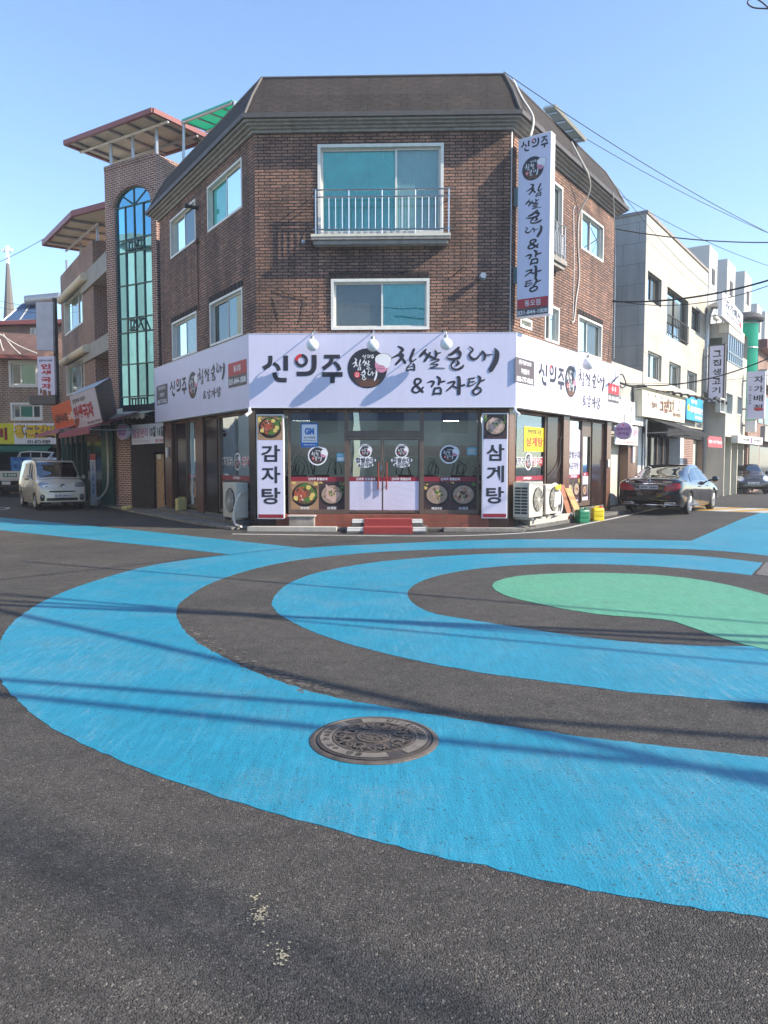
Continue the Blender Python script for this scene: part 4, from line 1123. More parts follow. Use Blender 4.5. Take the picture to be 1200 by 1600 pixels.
# left side windows
flu = lambda x, y=720: FLW.hit(x, y)[0]
flz = lambda x, y: FLW.hit(x, y)[1]
def sidewin(F, xa, xb, zbot, words, kinds):
    u0, u1 = F.hit(xa, 720)[0], F.hit(xb, 720)[0]
    w = storefront(F, u0, u1, zbot, zl)
    D = GD + .004
    gpane(w, F, (u0 + .05, zbot + .1, u1 - .05, zl - .05), GD)
    gpane(w, F, (u0 + .05, zl - .40, u1 - .05, zl - .05), GD - .02, m_navy, 'valance')
    h0 = fz(752); bandtext(w, F, (u0 + .052, h0, u1 - .052, h0 + .11), D)
    n = len(kinds)
    for i, kd in enumerate(kinds):
        a = u0 + .052 + (u1 - u0 - .104) * i / n; c = u0 + .052 + (u1 - u0 - .104) * (i + 1) / n
        food('food_picture', w, F, (a, zbot + .11, c - .002, h0 - .002), D, kd, '순대국')
    if words:
        ww = u1 - u0; zc = fz(721)
        def grp(t, a, c, m):
            k = MB(); k.m = 0; k.text(t, F, u0 + ww * a, zc - .16, u0 + ww * c, zc + .16, D, .10); k.m = m; k.text(t, F, u0 + ww * a, zc - .16, u0 + ww * c, zc + .16, D + .003, .02); k.build('lettering_decal', [m_inkw, m_ink, m_inkr], w)
        grp(words[0], .04, .40, 1); grp(words[1], .66, .97, 2)
        emblem('emblem_decal', w, F, u0 + ww * .53, zc, .19, D, .03, 3)
    return w
sidewin(FLW, 340.5, 392, .28, ('뼈해장국', '감자탕'), ('soup', 'scallion'))
w = sidewin(FLW, 290, 305, .28, None, ('soup',))
k = MB(); a = FLW.hit(277, 720)[0]; c = FLW.hit(289.5, 720)[0]
k.fbox(FLW, a, c, .28, zl, -.12, -.02); k.build('side_door', m_dgranite, CB)
ws = sidewin(FRW, 800.5, 854, .34, ('뼈해장국', '감자탕'), ('stew', 'bird', 'scallion'))
D = GD + .004; r = FRW.r(819, 666, 850, 706, D); k = MB(); k.m = 0; k.poly([FRW.p(r[0], r[1], D + .003), FRW.p(r[2], r[1], D + .003), FRW.p(r[2], r[3], D + .003), FRW.p(r[0], r[3], D + .003)])
k.m = 1; k.text('삼계탕', FRW, r[0] + .1, r[1] + .12, r[2] - .1, r[3] - .25, D + .006, .03, False); k.m = 2; k.text('한방약재 직접', FRW, r[0] + .15, r[3] - .2, r[2] - .15, r[3] - .06, D + .006, .02)
k.build('yellow_poster', [m_yellow, m_inkr, m_ink], ws)
# right side: tall white poster window and glass door
u0, u1 = FRW.hit(890, 720)[0], FRW.hit(911, 720)[0]
w = storefront(FRW, u0, u1, .34, zl); h0 = fz(752)
gpane(w, FRW, (u0 + .05, .44, u1 - .05, zl - .05), GD)
gpane(w, FRW, (u0 + .052, h0 + .11, u1 - .052, zl - .3), D, m_lav, 'white_film'); bandtext(w, FRW, (u0 + .052, h0, u1 - .052, h0 + .11), D)
k = MB(); zc = fz(715); k.text('찹쌀순대', FRW, u0 + .1, zc, u1 - .1, zc + .22, D + .004, .02, False); k.text('&감자탕', FRW, u0 + .15, zc - .3, u1 - .15, zc - .1, D + .004, .02, False); k.build('lettering_decal', m_ink, w)
um2 = (u0 + u1) / 2
food('food_picture', w, FRW, (u0 + .052, .45, um2, h0 - .002), D, 'bird'); food('food_picture', w, FRW, (um2 + .002, .45, u1 - .052, h0 - .002), D, 'soup', '순대국')
u0, u1 = FRW.hit(911.5, 720)[0], FRW.hit(924.5, 720)[0]
k = MB()
k.fbox(FRW, u0, u0 + .06, .34, zl, -.12, -.03); k.fbox(FRW, u1 - .06, u1, .34, zl, -.12, -.03); k.fbox(FRW, u0 + .06, u1 - .06, .34, .5, -.12, -.03); k.fbox(FRW, u0 + .06, u1 - .06, fz(672), zl, -.12, -.03)
dr = k.build('side_door', m_alu, CB)
gpane(dr, FRW, (u0 + .06, .5, u1 - .06, fz(672)), GD); bandtext(dr, FRW, (u0 + .062, h0 + .05, u1 - .062, h0 + .16), D, '순대')
gpane(dr, FRW, (u0 + .062, .5, u1 - .062, h0 + .05), D - .001, m_lav, 'white_film'); food('food_picture', dr, FRW, (u0 + .1, .6, u1 - .1, h0 - .2), D + .002, 'soup')
# ------------------------------------------------------------------ signs and things at the corner building
FS = thing('fascia_sign', 'long white sign band wrapped round the corner above the shop front, with black brush lettering', 'sign', (0, 17.8, 0))
OB = .26                                             # how far the band stands out
Q = offset_loop([RL, FL, FR, RR], OB, False)
PF = Fr(Q[1], Q[2] - Q[1]); PL = Fr(Q[1], Q[1] - Q[0]); PR = Fr(Q[2], Q[3] - Q[2])
WF = (Q[2] - Q[1]).length; WL_ = (Q[1] - Q[0]).length; WR_ = (Q[3] - Q[2]).length
def slabpanel(A, Bq, Cq, D_):
    k = MB(); k.slab([A, Bq, Cq, D_], zF, zT); return k
Qi = offset_loop([RL, FL, FR, RR], .012, False)
pf = slabpanel(Q[1], Q[2], Qi[2], Qi[1]).build('front_panel', m_lav, FS)
pl_ = slabpanel(Q[0], Q[1], Qi[1], Qi[0]).build('side_panel', m_lav, FS)
pr_ = slabpanel(Q[2], Q[3], Qi[3], Qi[2]).build('side_panel', m_lav, FS)
k = MB()
for F, w0, w1 in ((PF, 0, WF), (PL, -WL_, 0), (PR, 0, WR_)):
    k.fbox(F, w0 + .004, w1 - .004, zF - .012, zF - .001, -.2, .006); k.fbox(F, w0 + .004, w1 - .004, zT + .001, zT + .012, -.2, .006)
k.build('sign_edge', m_inkw, FS)
D = .004
def R4(F, x1, y1, x2, y2): return F.r(x1, y1, x2, y2, D)
# front panel
k = MB(); shinuiju(k, PF, R4(PF, 411, 553.5, 535.5, 598.5), D); k.build('lettering', [m_ink, m_bright], pf)
k = MB(); brush(k, PF, BR1, (60, 60, 1080, 300), R4(PF, 610, 540, 780, 580.5), D); brush(k, PF, BR2, (255, 340, 945, 520), R4(PF, 642.5, 587, 757.5, 617), D); k.build('brush_lettering', m_ink, pf)
c = PF.hit(574, 575.5, D); e = PF.hit(574 + 31, 575.5, D)
emblem('emblem', pf, PF, c[0], c[1], e[0] - c[0], D, k=6)
def sidepanel(F, par, quads, box1, sn, em, t1, t2, ph, nu):
    k = MB()
    r = R4(F, *box1); k.m = 0; k.poly([F.p(r[0], r[1], D), F.p(r[2], r[1], D), F.p(r[2], r[3], D), F.p(r[0], r[3], D)])
    k.m = 1; h = (r[3] - r[1]) / 3; ww = r[2] - r[0]
    for i, t in enumerate(('(주)가성FOOD', '가맹문의', '080-777-0562')): k.text(t, F, r[0] + .06 * ww, r[3] - h * (i + .85), r[2] - .06 * ww, r[3] - h * (i + .2), D + .003, .025)
    k.build('franchise_notice', [m_greyink, m_inkw], par)
    k = MB(); shinuiju(k, F, R4(F, *sn), D); k.build('lettering', [m_ink, m_bright], par)
    k = MB(); brush(k, F, BR1, (60, 60, 1080, 300), R4(F, *t1), D); brush(k, F, BR2, (255, 340, 945, 520), R4(F, *t2), D); k.build('brush_lettering', m_ink, par)
    a = F.hit(em[0], em[1], D); r0 = F.hit(em[0], em[1] - em[2], D)[1] - a[1]
    emblem('emblem', par, F, a[0], a[1], r0, D)
    k = MB(); r = R4(F, *ph); k.m = 0; k.poly([F.p(r[0], r[1], D), F.p(r[2], r[1], D), F.p(r[2], r[3], D), F.p(r[0], r[3], D)])
    zc = r[1] + (r[3] - r[1]) * .47; k.m = 1; k.poly([F.p(r[0], zc, D + .002), F.p(r[2], zc, D + .002), F.p(r[2], r[3], D + .002), F.p(r[0], r[3], D + .002)])
    ww = r[2] - r[0]; k.m = 2; k.text('동오점', F, r[0] + .25 * ww, zc + .08, r[2] - .25 * ww, r[3] - .08, D + .005, .02); k.text(nu, F, r[0] + .04 * ww, r[1] + .06, r[2] - .04 * ww, zc - .06, D + .004, .03)
    k.build('phone_notice', [m_greyink, m_inkr if F is PL else m_bright, m_inkw], par)
sidepanel(PL, pl_, None, (244.5, 604, 262, 630), (265.5, 596, 291.5, 615), (301, 602, 21), (308, 576, 351.5, 592), (317, 610, 345.5, 619), (356.5, 569, 385.5, 600.5), '031-844-1808')
sidepanel(PR, pr_, None, (805.5, 557, 834.5, 603), (842, 565, 881.5, 610), (892, 596, 25), (903, 574, 944, 612), (910.5, 615, 938, 640), (950.5, 598, 967, 631), '031-844-1808')

# projecting pole sign
tq = .12
PS_O = FRW.p(tq, 0, 0)
FP = Fr(PS_O, FRW.n)                                  # faces the camera, u = out from the right wall
rp = FP.r(809, 217, 863, 495)
u0p, u1p = FP.hit(808.5, 350)[0], FP.hit(859.5, 350)[0]
z1p = FP.hit(836, 211)[1]; z0p = FP.hit(831, 493.5)[1]
PS = thing('projecting_sign', 'tall pale sign box with vertical black lettering, projecting above the sign band', 'sign', FP.p(u0p, z0p, 0))
k = MB(); k.fbox(FP, u0p, u1p, z0p, z1p, -.24, 0); body = k.build('sign_box', m_inkw, PS, bevel=.008)
hh = z1p - z0p; wp = u1p - u0p
def Y(px_): return z1p - (px_ - 211) / (493.5 - 211) * hh       # by height in the photograph
k = MB(); k.poly([FP.p(u0p + .02, z0p + .02, .003), FP.p(u1p - .02, z0p + .02, .003), FP.p(u1p - .02, z1p - .02, .003), FP.p(u0p + .02, z1p - .02, .003)]); fc = k.build('sign_face', m_lav, PS)
k = MB(); shinuiju(k, FP, (u0p + .09 * wp, Y(234), u1p - .09 * wp, Y(216)), .006); k.build('lettering', [m_ink, m_bright], fc)
emblem('emblem', fc, FP, u0p + .46 * wp, Y(262), .33 * wp, .006)
k = MB()
def sub(data, xa, xb): return [s for s in data if xa <= sum(p[0] for p in s) / len(s) <= xb]
ys = [(286, 307), (310, 325), (329, 348), (352, 369), (374, 387), (391, 412), (416, 432), (435, 455)]
gl_ = [(BR1, 60, 305), (BR1, 335, 572), (BR1, 578, 750), (BR1, 790, 1080), (BR2, 255, 380), (BR2, 400, 575), (BR2, 585, 758), (BR2, 780, 945)]
for i_, ((a, c), (dat, xa, xb)) in enumerate(zip(ys, gl_)):
    s = sub(dat, xa, xb); xs = [p[0] for t in s for p in t]; yy = [p[1] for t in s for p in t]
    ww = .15 if i_ == 4 else .24
    brush(k, FP, s, (min(xs), min(yy), max(xs), max(yy)), (u0p + (.5 - ww) * wp, Y(c), u0p + (.5 + ww) * wp, Y(a)), .006, fat=1.1)
k.build('brush_lettering', m_ink, fc)
k = MB(); k.m = 0
k.poly([FP.p(u0p + .02, Y(480), .005), FP.p(u1p - .02, Y(480), .005), FP.p(u1p - .02, Y(465), .005), FP.p(u0p + .02, Y(465), .005)])
k.m = 1; k.poly([FP.p(u0p + .02, z0p + .02, .005), FP.p(u1p - .02, z0p + .02, .005), FP.p(u1p - .02, Y(480), .005), FP.p(u0p + .02, Y(480), .005)])
k.m = 2; k.text('동오점', FP, u0p + .26 * wp, Y(478), u1p - .26 * wp, Y(467), .008, .01); k.text('031-844-1808', FP, u0p + .04 * wp, Y(492), u1p - .04 * wp, Y(482), .008, .02)
k.build('phone_notice', [m_inkr, m_greyink, m_inkw], fc)
for y0, y1 in ((284, 313), (411, 436)):
    k = MB(); k.fbox(FP, .0, u0p - .001, Y(y1), Y(y0), -.19, -.06); k.build('bracket', mat('pale green grey bracket', (.22, .30, .30), .5), PS, bevel=.006)

# two standing sign boxes on the corner piers
def board(px, txt, kind, lab):
    r = FF.r(*px, .18)
    t = thing('menu_board', lab, 'sign', FF.p((r[0] + r[2]) / 2, r[1], .06), None)
    k = MB(); k.fbox(FF, r[0], r[2], r[1], r[3], .062, .18); k.build('board_box', m_inkw, t, bevel=.006)
    e = .025; w = r[2] - r[0]; h = r[3] - r[1]
    k = MB(); k.poly([FF.p(r[0] + e, r[1] + e, .183), FF.p(r[2] - e, r[1] + e, .183), FF.p(r[2] - e, r[3] - e, .183), FF.p(r[0] + e, r[3] - e, .183)]); f = k.build('board_face', m_lav, t)
    food('food_picture', f, FF, (r[0] + e, r[3] - .243 * h, r[2] - e, r[3] - e), .186, kind)
    k = MB(); k.vtext(txt, FF, r[0] + .17 * w, r[1] + .12 * h, r[2] - .14 * w, r[3] - .27 * h, .187, .022, gap=.22); k.build('lettering', m_ink, f)
    k = MB(); k.poly([FF.p(r[0] + e, r[1] + e, .186), FF.p(r[2] - e, r[1] + e, .186), FF.p(r[2] - e, r[1] + .045 * h, .186), FF.p(r[0] + e, r[1] + .045 * h, .186)]); k.build('maroon_band', m_maroon, f)
board((400.5, 647.5, 444.5, 811), '감자탕', 'stew', 'tall white menu board left of the shop windows, red stew pictured on top')
board((754, 645.5, 792.5, 810), '삼계탕', 'bird', 'tall white menu board right of the shop windows, chicken soup pictured on top')

# globe lamps over the sign band
def lamp(F, x, yb, yt, lab, so=.36):
    """x, yb: middle of the globe"""
    u, z = F.hit(x, yb, so)
    r = abs(F.hit(x, yb - 9.8, so)[1] - z)
    t = thing('globe_lamp', lab, 'lamp', F.p(u, zT, 0), 'globe lamps above the sign band')
    k = MB(); ztop = z + r + .10
    k.tube([F.p(u, zT + .06, -OB + .0), F.p(u, zT + .10, -OB + .08), F.p(u, ztop + .05, so - .10), F.p(u, ztop + .04, so - .02), F.p(u, ztop - .03, so)], .012, 8, 4)
    k.lathe([(.04, 0), (.04, .015)], F.p(u, zT + .06, -OB), F.n, 14)
    k.build('arm', m_zinc, t, True)
    k = MB(); k.lathe([(.02, ztop - z - .03), (.05, ztop - z - .05), (.055, r * .92), (.055, r * .86)], F.p(u, z, so), (0, 0, 1), 18); k.build('holder', m_zinc, t, True)
    k = MB(); k.lathe([(r * math.sin(math.pi * i / 16) + .0005, -r * math.cos(math.pi * i / 16)) for i in range(17)], F.p(u, z, so), (0, 0, 1), 28); k.build('globe', m_globe, t, 'all')
lamp(PF, 488, 539, 520, 'white globe lamp over the first large black word of the front sign')
lamp(PF, 582.5, 539.5, 520, 'white globe lamp just above the round black emblem on the front sign')
lamp(PF, 697, 537.5, 519, 'white globe lamp over the brush lettering right of the emblem on the front sign')
lamp(PR, 919, 568.5, 550, 'white globe lamp over the sunlit right end of the sign band')

# security cameras under the sign band corners
def cctv(px, py, Y_, lab, dirx):
    p = at(px, py, Y_)
    t = thing('security_camera', lab, 'camera', p)
    k = MB(); k.box(p + V((0, 0, .02)), .06, .06, zF - .014 - p.z - .02); k.build('bracket', m_inkw, t, bevel=.01)
    k = MB(); k.tube([p + V((-.02 * dirx, .06, .03)), p + V((.07 * dirx, -.10, -.07))], .035, 12); k.tube([p + V((.065 * dirx, -.093, -.065)), p + V((.075 * dirx, -.108, -.077))], .042, 12); k.build('camera_body', m_inkw, t, True)
cctv(390, 645, 17.75, 'small white camera under the sign band at the left corner', -1)
cctv(805, 643, 17.6, 'small white camera under the sign band at the right corner', 1)

# steps, mat, kerb, stone trough
YS = FF.p(0, 0, 0).y
k = MB()
ste = thing('entrance_steps', 'two tread stone steps with chrome edging below the glass doors', 'steps', (*G(603, 834).xy, 0))
ys0 = G(603, 834).y; xs0, xs1 = G(541, 834).x, G(667, 834).x
hS = z_fl - .10
k.slab([V((xs0 + .10, ys0 + .42, 0)), V((xs1 - .06, ys0 + .42, 0)), V((xs1 - .06, 17.82, 0)), V((xs0 + .10, 17.82, 0))], .13, hS)
k.slab([V((xs0, ys0, 0)), V((xs1, ys0, 0)), V((xs1 + .06, 17.83, 0)), V((xs0 + .06, 17.83, 0))], 0, .128)
k.build('treads', m_concg, ste, bevel=.012)
k = MB()
for (ya, z, a, c) in ((ys0, .128, xs0, xs1), (ys0 + .42, hS, xs0 + .10, xs1 - .06)):
    for j in range(2):
        k.slab([V((a + .02, ya + .03 + .12 * j, 0)), V((c - .02, ya + .03 + .12 * j, 0)), V((c - .02, ya + .10 + .12 * j, 0)), V((a + .02, ya + .10 + .12 * j, 0))], z + .001, z + .006)
    k.slab([V((a + .02, ya - .007, 0)), V((c - .02, ya - .007, 0)), V((c - .02, ya - .002, 0)), V((a + .02, ya - .002, 0))], z - .07, z - .005)
k.build('edging', m_white, ste)
xm0, xm1 = G(568, 834).x, G(645, 834).x
k = MB()
prof = [(ys0 - .02, .004), (ys0 - .02, .14), (ys0 + .40, .14), (ys0 + .405, hS + .012), (17.75, hS + .012)]
pts = [V((x, y, z)) for y, z in prof for x in (xm0, xm1)]
k.add(pts, [(2 * i, 2 * i + 1, 2 * i + 3, 2 * i + 2) for i in range(4)])
o = k.build('door_mat', mat('red coir mat', (.25, .034, .034), .95, 0, .15, 30, .5, 300), None); tag(o, 'red mat laid over the middle of the entrance steps', 'mat')
sm = o.modifiers.new('thick', 'SOLIDIFY'); sm.thickness = .012; sm.offset = 1
tr = thing('stone_trough', 'low grey stone box against the plinth left of the steps', 'box', FF.p(fu(471), 0, .3))
k = MB(); a, c = FF.hit(450, 812, .3)[0], FF.hit(493, 812, .3)[0]
k.fbox(FF, a + .03, c - .03, .08, .33, .105, .34); k.build('body', m_stoneg, tr, bevel=.01)
k = MB(); k.fbox(FF, a, c, .33, .37, .104, .37); k.build('rim', m_wall, tr, bevel=.008)
# sidewalk and kerbs
def walk(name, pts, z, m, kind='structure'):
    k = MB(); k.slab([V((*p, 0)) for p in pts], .0, z); return tag(k.build(name, m, bevel=.01), kind=kind)
K = lambda x, y: tuple(G(x, y).xy)
pF = lambda u, d: tuple(FF.p(u, 0, d).xy)
pL = lambda u, d: tuple(FLW.p(u, 0, d).xy)
pR = lambda u, d: tuple(FRW.p(u, 0, d).xy)
walk('front_kerb', [pF(-.15, .62), pF(1.95, .62), pF(1.95, .40), pF(-.05, .40)], .12, m_wall)
walk('front_kerb', [pF(4.45, .55), pF(LW + .35, .55), pF(LW + .1, .36), pF(4.45, .36)], .10, m_stoneg)
walk('front_pavement', [pF(-.05, .40), pF(LW + .1, .36), pF(LW + .02, -.1), pF(.02, -.1)], .075, m_concg)
walk('side_pavement', [pL(-.2, .62), pL(-.2, -.1), pL(-LL - 6, -.1), pL(-LL - 6, .95), pL(-LL, .95), pL(-2.2, .85)], .07, m_pave)
walk('side_ledge', [pL(-.45, .32), pL(-.45, 0), pL(-LL + .4, 0), pL(-LL + .4, .32)], .19, m_concg)
walk('side_pavement', [pR(.02, .45), pR(LR + 2, .5), pR(LR + 2, -.1), pR(.02, -.1)], .10, m_concg)
walk('side_ledge', [pR(.45, .40), pR(3.3, .42), pR(3.3, 0), pR(.45, 0)], .26, m_wall)

# outdoor air conditioning units
def acunit(F, u, d, z, w, h, dep, lab, front, group='air conditioner units around the corner building', feet=True):
    """front: frame axis the fan looks along ('n' out of the wall)"""
    t = thing('air_conditioner', lab, 'air conditioner', F.p(u + w / 2, z, d), group)
    k = MB(); k.fbox(F, u, u + w, z + .05, z + h, d, d + dep); k.build('casing', m_acw, t, bevel=.02)
    cu, cz, rr_ = u + w * .60, z + .05 + (h - .05) * .5, min(h * .40, w * .36)
    k = MB(); k.lathe([(rr_, .002), (rr_, .012), (rr_ * .95, .014)], F.p(cu, cz, d + dep), F.n, 32); k.build('fan_recess', m_grill, t)
    k = MB()
    for i in range(1, 9):
        r1 = rr_ * i / 9
        k.tube([F.p(cu + r1 * math.cos(2 * math.pi * j / 28), cz + r1 * math.sin(2 * math.pi * j / 28), d + dep + .03) for j in range(29)], .0055, 5, cap=False)
    for i in range(10):
        a = 2 * math.pi * i / 10; k.tube([F.p(cu + .12 * rr_ * math.cos(a), cz + .12 * rr_ * math.sin(a), d + dep + .03), F.p(cu + rr_ * math.cos(a), cz + rr_ * math.sin(a), d + dep + .024)], .007, 5)
    k.lathe([(rr_ * .16, .0), (rr_ * .16, .012)], F.p(cu, cz, d + dep + .025), F.n, 16)
    k.build('fan_guard', m_acw, t, True)
    k = MB()                                                          # louvred end
    n = 9
    for i in range(n):
        zz = z + .14 + (h - .24) * i / n
        for a, c in ((d + .05, d + dep * .48), (d + dep * .52, d + dep - .05)):
            k.hexa([F.p(u - .004, zz, a), F.p(u - .004, zz, c), F.p(u - .001, zz, c), F.p(u - .001, zz, a)], [F.p(u - .004, zz + (h - .24) / n * .66, a), F.p(u - .004, zz + (h - .24) / n * .66, c), F.p(u - .001, zz + (h - .24) / n * .66, c), F.p(u - .001, zz + (h - .24) / n * .66, a)])
    k.build('louvre', m_grill, t)
    if feet:
        k = MB()
        for a in (u + .12, u + w - .2): k.fbox(F, a, a + .08, z, z + .05, d - .03, d + dep + .03)
        k.build('foot', m_zinc, t)
    return t
zz = .26
ua1, ub1 = FRW.hit(827, 780, .56)[0], FRW.hit(848.5, 780, .56)[0]
ua2, ub2 = FRW.hit(853, 778, .44)[0], FRW.hit(873, 778, .44)[0]
acunit(FRW, ua1, .14, zz, ub1 - ua1, FRW.hit(827, 753.5, .56)[1] - zz, .42, 'large cream air conditioner unit with a round fan guard, next to the right corner pier', 'n')
t = acunit(FRW, ua2, .10, zz, ub2 - ua2, FRW.hit(860, 757, .44)[1] - zz, .34, 'smaller cream air conditioner unit with a paper pasted on it, right of the larger one', 'n')
k = MB(); FX = FRW.off(u=ua2, d=.10 + .34 + .045)
k.poly([FX.p(.45, zz + .22), FX.p(.85, zz + .30), FX.p(.87, zz + .62), FX.p(.47, zz + .60)]); k.build('pasted_paper', m_white, t)
k = MB()
for i in range(3): k.blob(FX, .55 + .12 * i, zz + .72, .07, .002 + .001 * i, 8, .4)
k.build('tape', m_yellow, t)
u1l = -.46; u0l = u1l - .85
acunit(FLW, u0l, .06, .20, .85, FLW.hit(375, 755, .4)[1] - .2, .34, 'cream air conditioner unit in the shade beside the left menu board', 'n')
k = MB(); k.tube([FLW.p(u0l + .85, .85, .2), FLW.p(u0l + .98, .80, .38), FLW.p(u0l + .92, .35, .48), FLW.p(u0l + 1.0, .12, .46), FLW.p(u0l + 1.3, .09, .44)], .03, 8, 6)
tag(k.build('drain_hose', m_cabw, None, True), 'white drain hose bent beside the shaded air conditioner unit', 'hose')
k = MB(); q = ub2
for i in range(2): k.tube([FRW.p(q, zz + .75 - .1 * i, .18), FRW.p(q + .18, zz + .80 - .1 * i, .30), FRW.p(q + .30, zz + .45, .36 + .05 * i), FRW.p(q + .1, zz + .08, .42 + .05 * i), FRW.p(q - .4, zz + .02, .5)], .022, 8, 6)
tag(k.build('hose_loop', m_cabw, None, True), 'grey white hoses looping beside the smaller air conditioner unit', 'hose')
k = MB(); q = FRW.hit(860, 735, .05)[0]; q2 = FRW.hit(876, 700, .05)[0]
k.tube([FRW.p(q2 + .1, zF - .6, .03), FRW.p(q2, 2.2, .04), FRW.p(q2 - .05, 1.6, .05), FRW.p(q, 1.2, .12)], .014, 6, 5)
k.tube([FRW.p(.33, zl - .1, .07), FRW.p(.33, .5, .07), FRW.p(.38, .12, .3), FRW.p(.3, .11, .6), FRW.p(.1, .11, .5)], .012, 6, 4)
tag(k.build('hanging_cable', m_cab, None, True), 'thin dark cables hanging down the right wall to the air conditioner units', 'cable')
# boards leaning on the wall
for i, (x, dx, lab) in enumerate(((886, 0, 'red brown board leaning on the wall behind the paler plywood board'), (893.5, .05, 'pale plywood board leaning at the brown pier beside the air conditioner units'))):
    u = FRW.hit(x, 790, .3)[0]; k = MB(); F = FRW
    h = 1.02 - .10 * i; b0 = .42 + .12 * i; th = .025
    k.hexa([F.p(u - .22, .262 * 0 + .10, b0), F.p(u + .22, .10, b0), F.p(u + .22, .10, b0 + th), F.p(u - .22, .10, b0 + th)], [F.p(u - .26, h, .12 + dx), F.p(u + .18, h, .12 + dx), F.p(u + .18, h, .12 + th + dx), F.p(u - .26, h, .12 + th + dx)])
    o = k.build('leaning_board', m_ply if i else mat('red brown board', (.26, .10, .045), .6, 0, .2, 10), bevel=.003); tag(o, lab, 'board', 'boards leaning on the right wall')
# plastic cans
def can(pos, w, h, m, capm, lab, rz=0.2):
    t = thing('plastic_can', lab, 'jerry can', pos)
    t.rotation_euler = (0, 0, rz)
    k = MB(); q = .76
    def ringp(sx, sy, z): return [V((sx * a, sy * c, z)) for a, c in ((-.5, -.41), (-.42, -.5), (.42, -.5), (.5, -.41), (.5, .41), (.42, .5), (-.42, .5), (-.5, .41))]
    lv = [(.92, 0), (1, .03), (1, .32), (.985, .34), (1, .36), (1, .70), (.985, .72), (1, .74), (1, .93), (.88, 1.0)]
    rings = [ringp(w * s, w * q * s, h * z) for s, z in lv]
    base = 0; k.v = [p for r_ in rings for p in r_]
    for i in range(len(lv) - 1):
        for j in range(8): k.f.append((i * 8 + j, i * 8 + (j + 1) % 8, (i + 1) * 8 + (j + 1) % 8, (i + 1) * 8 + j)); k.mi.append(0)
    k.f += [tuple(range(8)), tuple((len(lv) - 1) * 8 + j for j in range(8))]; k.mi += [0, 0]
    def bl(k, nm, mt, **kw):
        o = k.build(nm, mt, None, **kw); o.parent = t; return o
    bl(k, 'body', m, bevel=.006)
    k = MB(); k.tube([(-.22 * w, 0, h * .99), (-.20 * w, 0, h * 1.09), (.12 * w, 0, h * 1.09), (.16 * w, 0, h * .99)], .018, 8, 4); bl(k, 'handle', m, smooth=True)
    k = MB(); k.lathe([(.045, 0), (.05, .03), (.045, .05)], (.30 * w, 0, h * .99), (0, 0, 1), 14); bl(k, 'cap', capm, smooth=True)
    return t
can(G(909.5, 817), .33, .36, m_jgreen, m_jgreen, 'green plastic can standing on the road by the right pavement', .3)
can(G(933, 813.5), .32, .36, m_jyel, m_bright, 'yellow plastic can with a red cap, right of the green can', .1)
can(FLW.p(FLW.hit(283, 788, .18)[0], .19, .18), .30, .36, m_jcream, m_jcream, 'dusty cream plastic can at the dark left side door of the shop', .6)
# small meter and switch boxes
for (x, y, m, lab) in ((262.5, 707, m_white, 'small white meter box on the far left pier'),):
    u, z = FLW.hit(x, y, .09); k = MB(); k.fbox(FLW, u - .06, u + .06, z - .16, z + .16, .085, .15); tag(k.build('meter_box', m, bevel=.01), lab, 'meter box')
k = MB(); u, z = FRW.hit(950, 724, .1); k.fbox(FRW, u - .07, u + .07, z - .12, z + .12, .095, .14); tag(k.build('switch_box', m_white, bevel=.008), 'small white switch box on the farthest right brown pier', 'switch box')
# things on the roof
rp_ = thing('roof_awning', 'flat pale panel tilted over the right roof edge of the brick building', 'awning', roofpt(880, 195, 0))
P = [V(at(848, 170, 21.5)), V(at(866, 166.5, 20.2)), V(at(915, 221, 21.6)), V(at(898, 224, 22.9))]
n = (P[1] - P[0]).cross(P[2] - P[1]).normalized(); n = n if n.z > 0 else -n
k = MB(); k.hexa(P, [p + n * .07 for p in P]); k.build('panel', m_soffit, rp_)
k = MB()
for i in range(4):
    t_ = (i + .5) / 4; a = P[0].lerp(P[3], t_); c = P[1].lerp(P[2], t_); k.tube([a - n * .03, c - n * .03], .025, 6)
for q in (.1, .9):
    a = P[0].lerp(P[3], q); k.tube([a, V((a.x - .5, a.y + .3, ZR - .2))], .03, 6)
k.build('support', m_zinc, rp_)
gc = thing('roof_canopy', 'green translucent panel roof on steel posts behind the left mansard slope', 'canopy', (-6.5, 24, ZR))
zc = ZR + .55
def plz(px, py, z):
    d = ray(px, py); return CAM + d * ((z - CAM_H) / d.z)
zc = 13.1
A_, B_, C_ = plz(284, 189, zc), plz(363, 158, zc), plz(331, 206, zc)
P = [A_, B_, B_ + (C_ - A_) * 1.6, A_ + (C_ - A_) * 1.6]
k = MB(); k.hexa(P, [p + Z3 * .05 for p in P]); k.build('panel', m_greenp, gc)
k = MB()
for i in range(3): a = P[0].lerp(P[3], i / 2); c = P[1].lerp(P[2], i / 2); k.tube([a - Z3 * .06, c - Z3 * .06], .05, 6)
for i in range(5): a = P[0].lerp(P[1], i / 4); c = P[3].lerp(P[2], i / 4); k.tube([a - Z3 * .02, c - Z3 * .02], .03, 6)
for a in (P[0], P[3], P[1], P[2]): k.tube([a + (P[2] - P[0]) * .02, V((a.x, a.y, ZR - 1.0))], .05, 8)
k.build('frame', m_zinc, gc)
# ------------------------------------------------------------------ left street
uT = V((.860, -.510, 0))
O_T = at(247, 500, 26.5); O_T.z = 0
FT = Fr(O_T, uT)                                      # tower front, u = 0 at its right corner
FTR = Fr(O_T, V((.510, .860, 0)))                     # tower right face
uTL = FT.hit(167, 450)[0]
TL = FT.p(uTL, 0)
zTt = FT.hit(205, 249.5)[1]
NB = thing('tower_house', 'red brick house with a tall arched blue glass stair tower and two flat roof canopies', 'building', (TL.x, TL.y, 0))
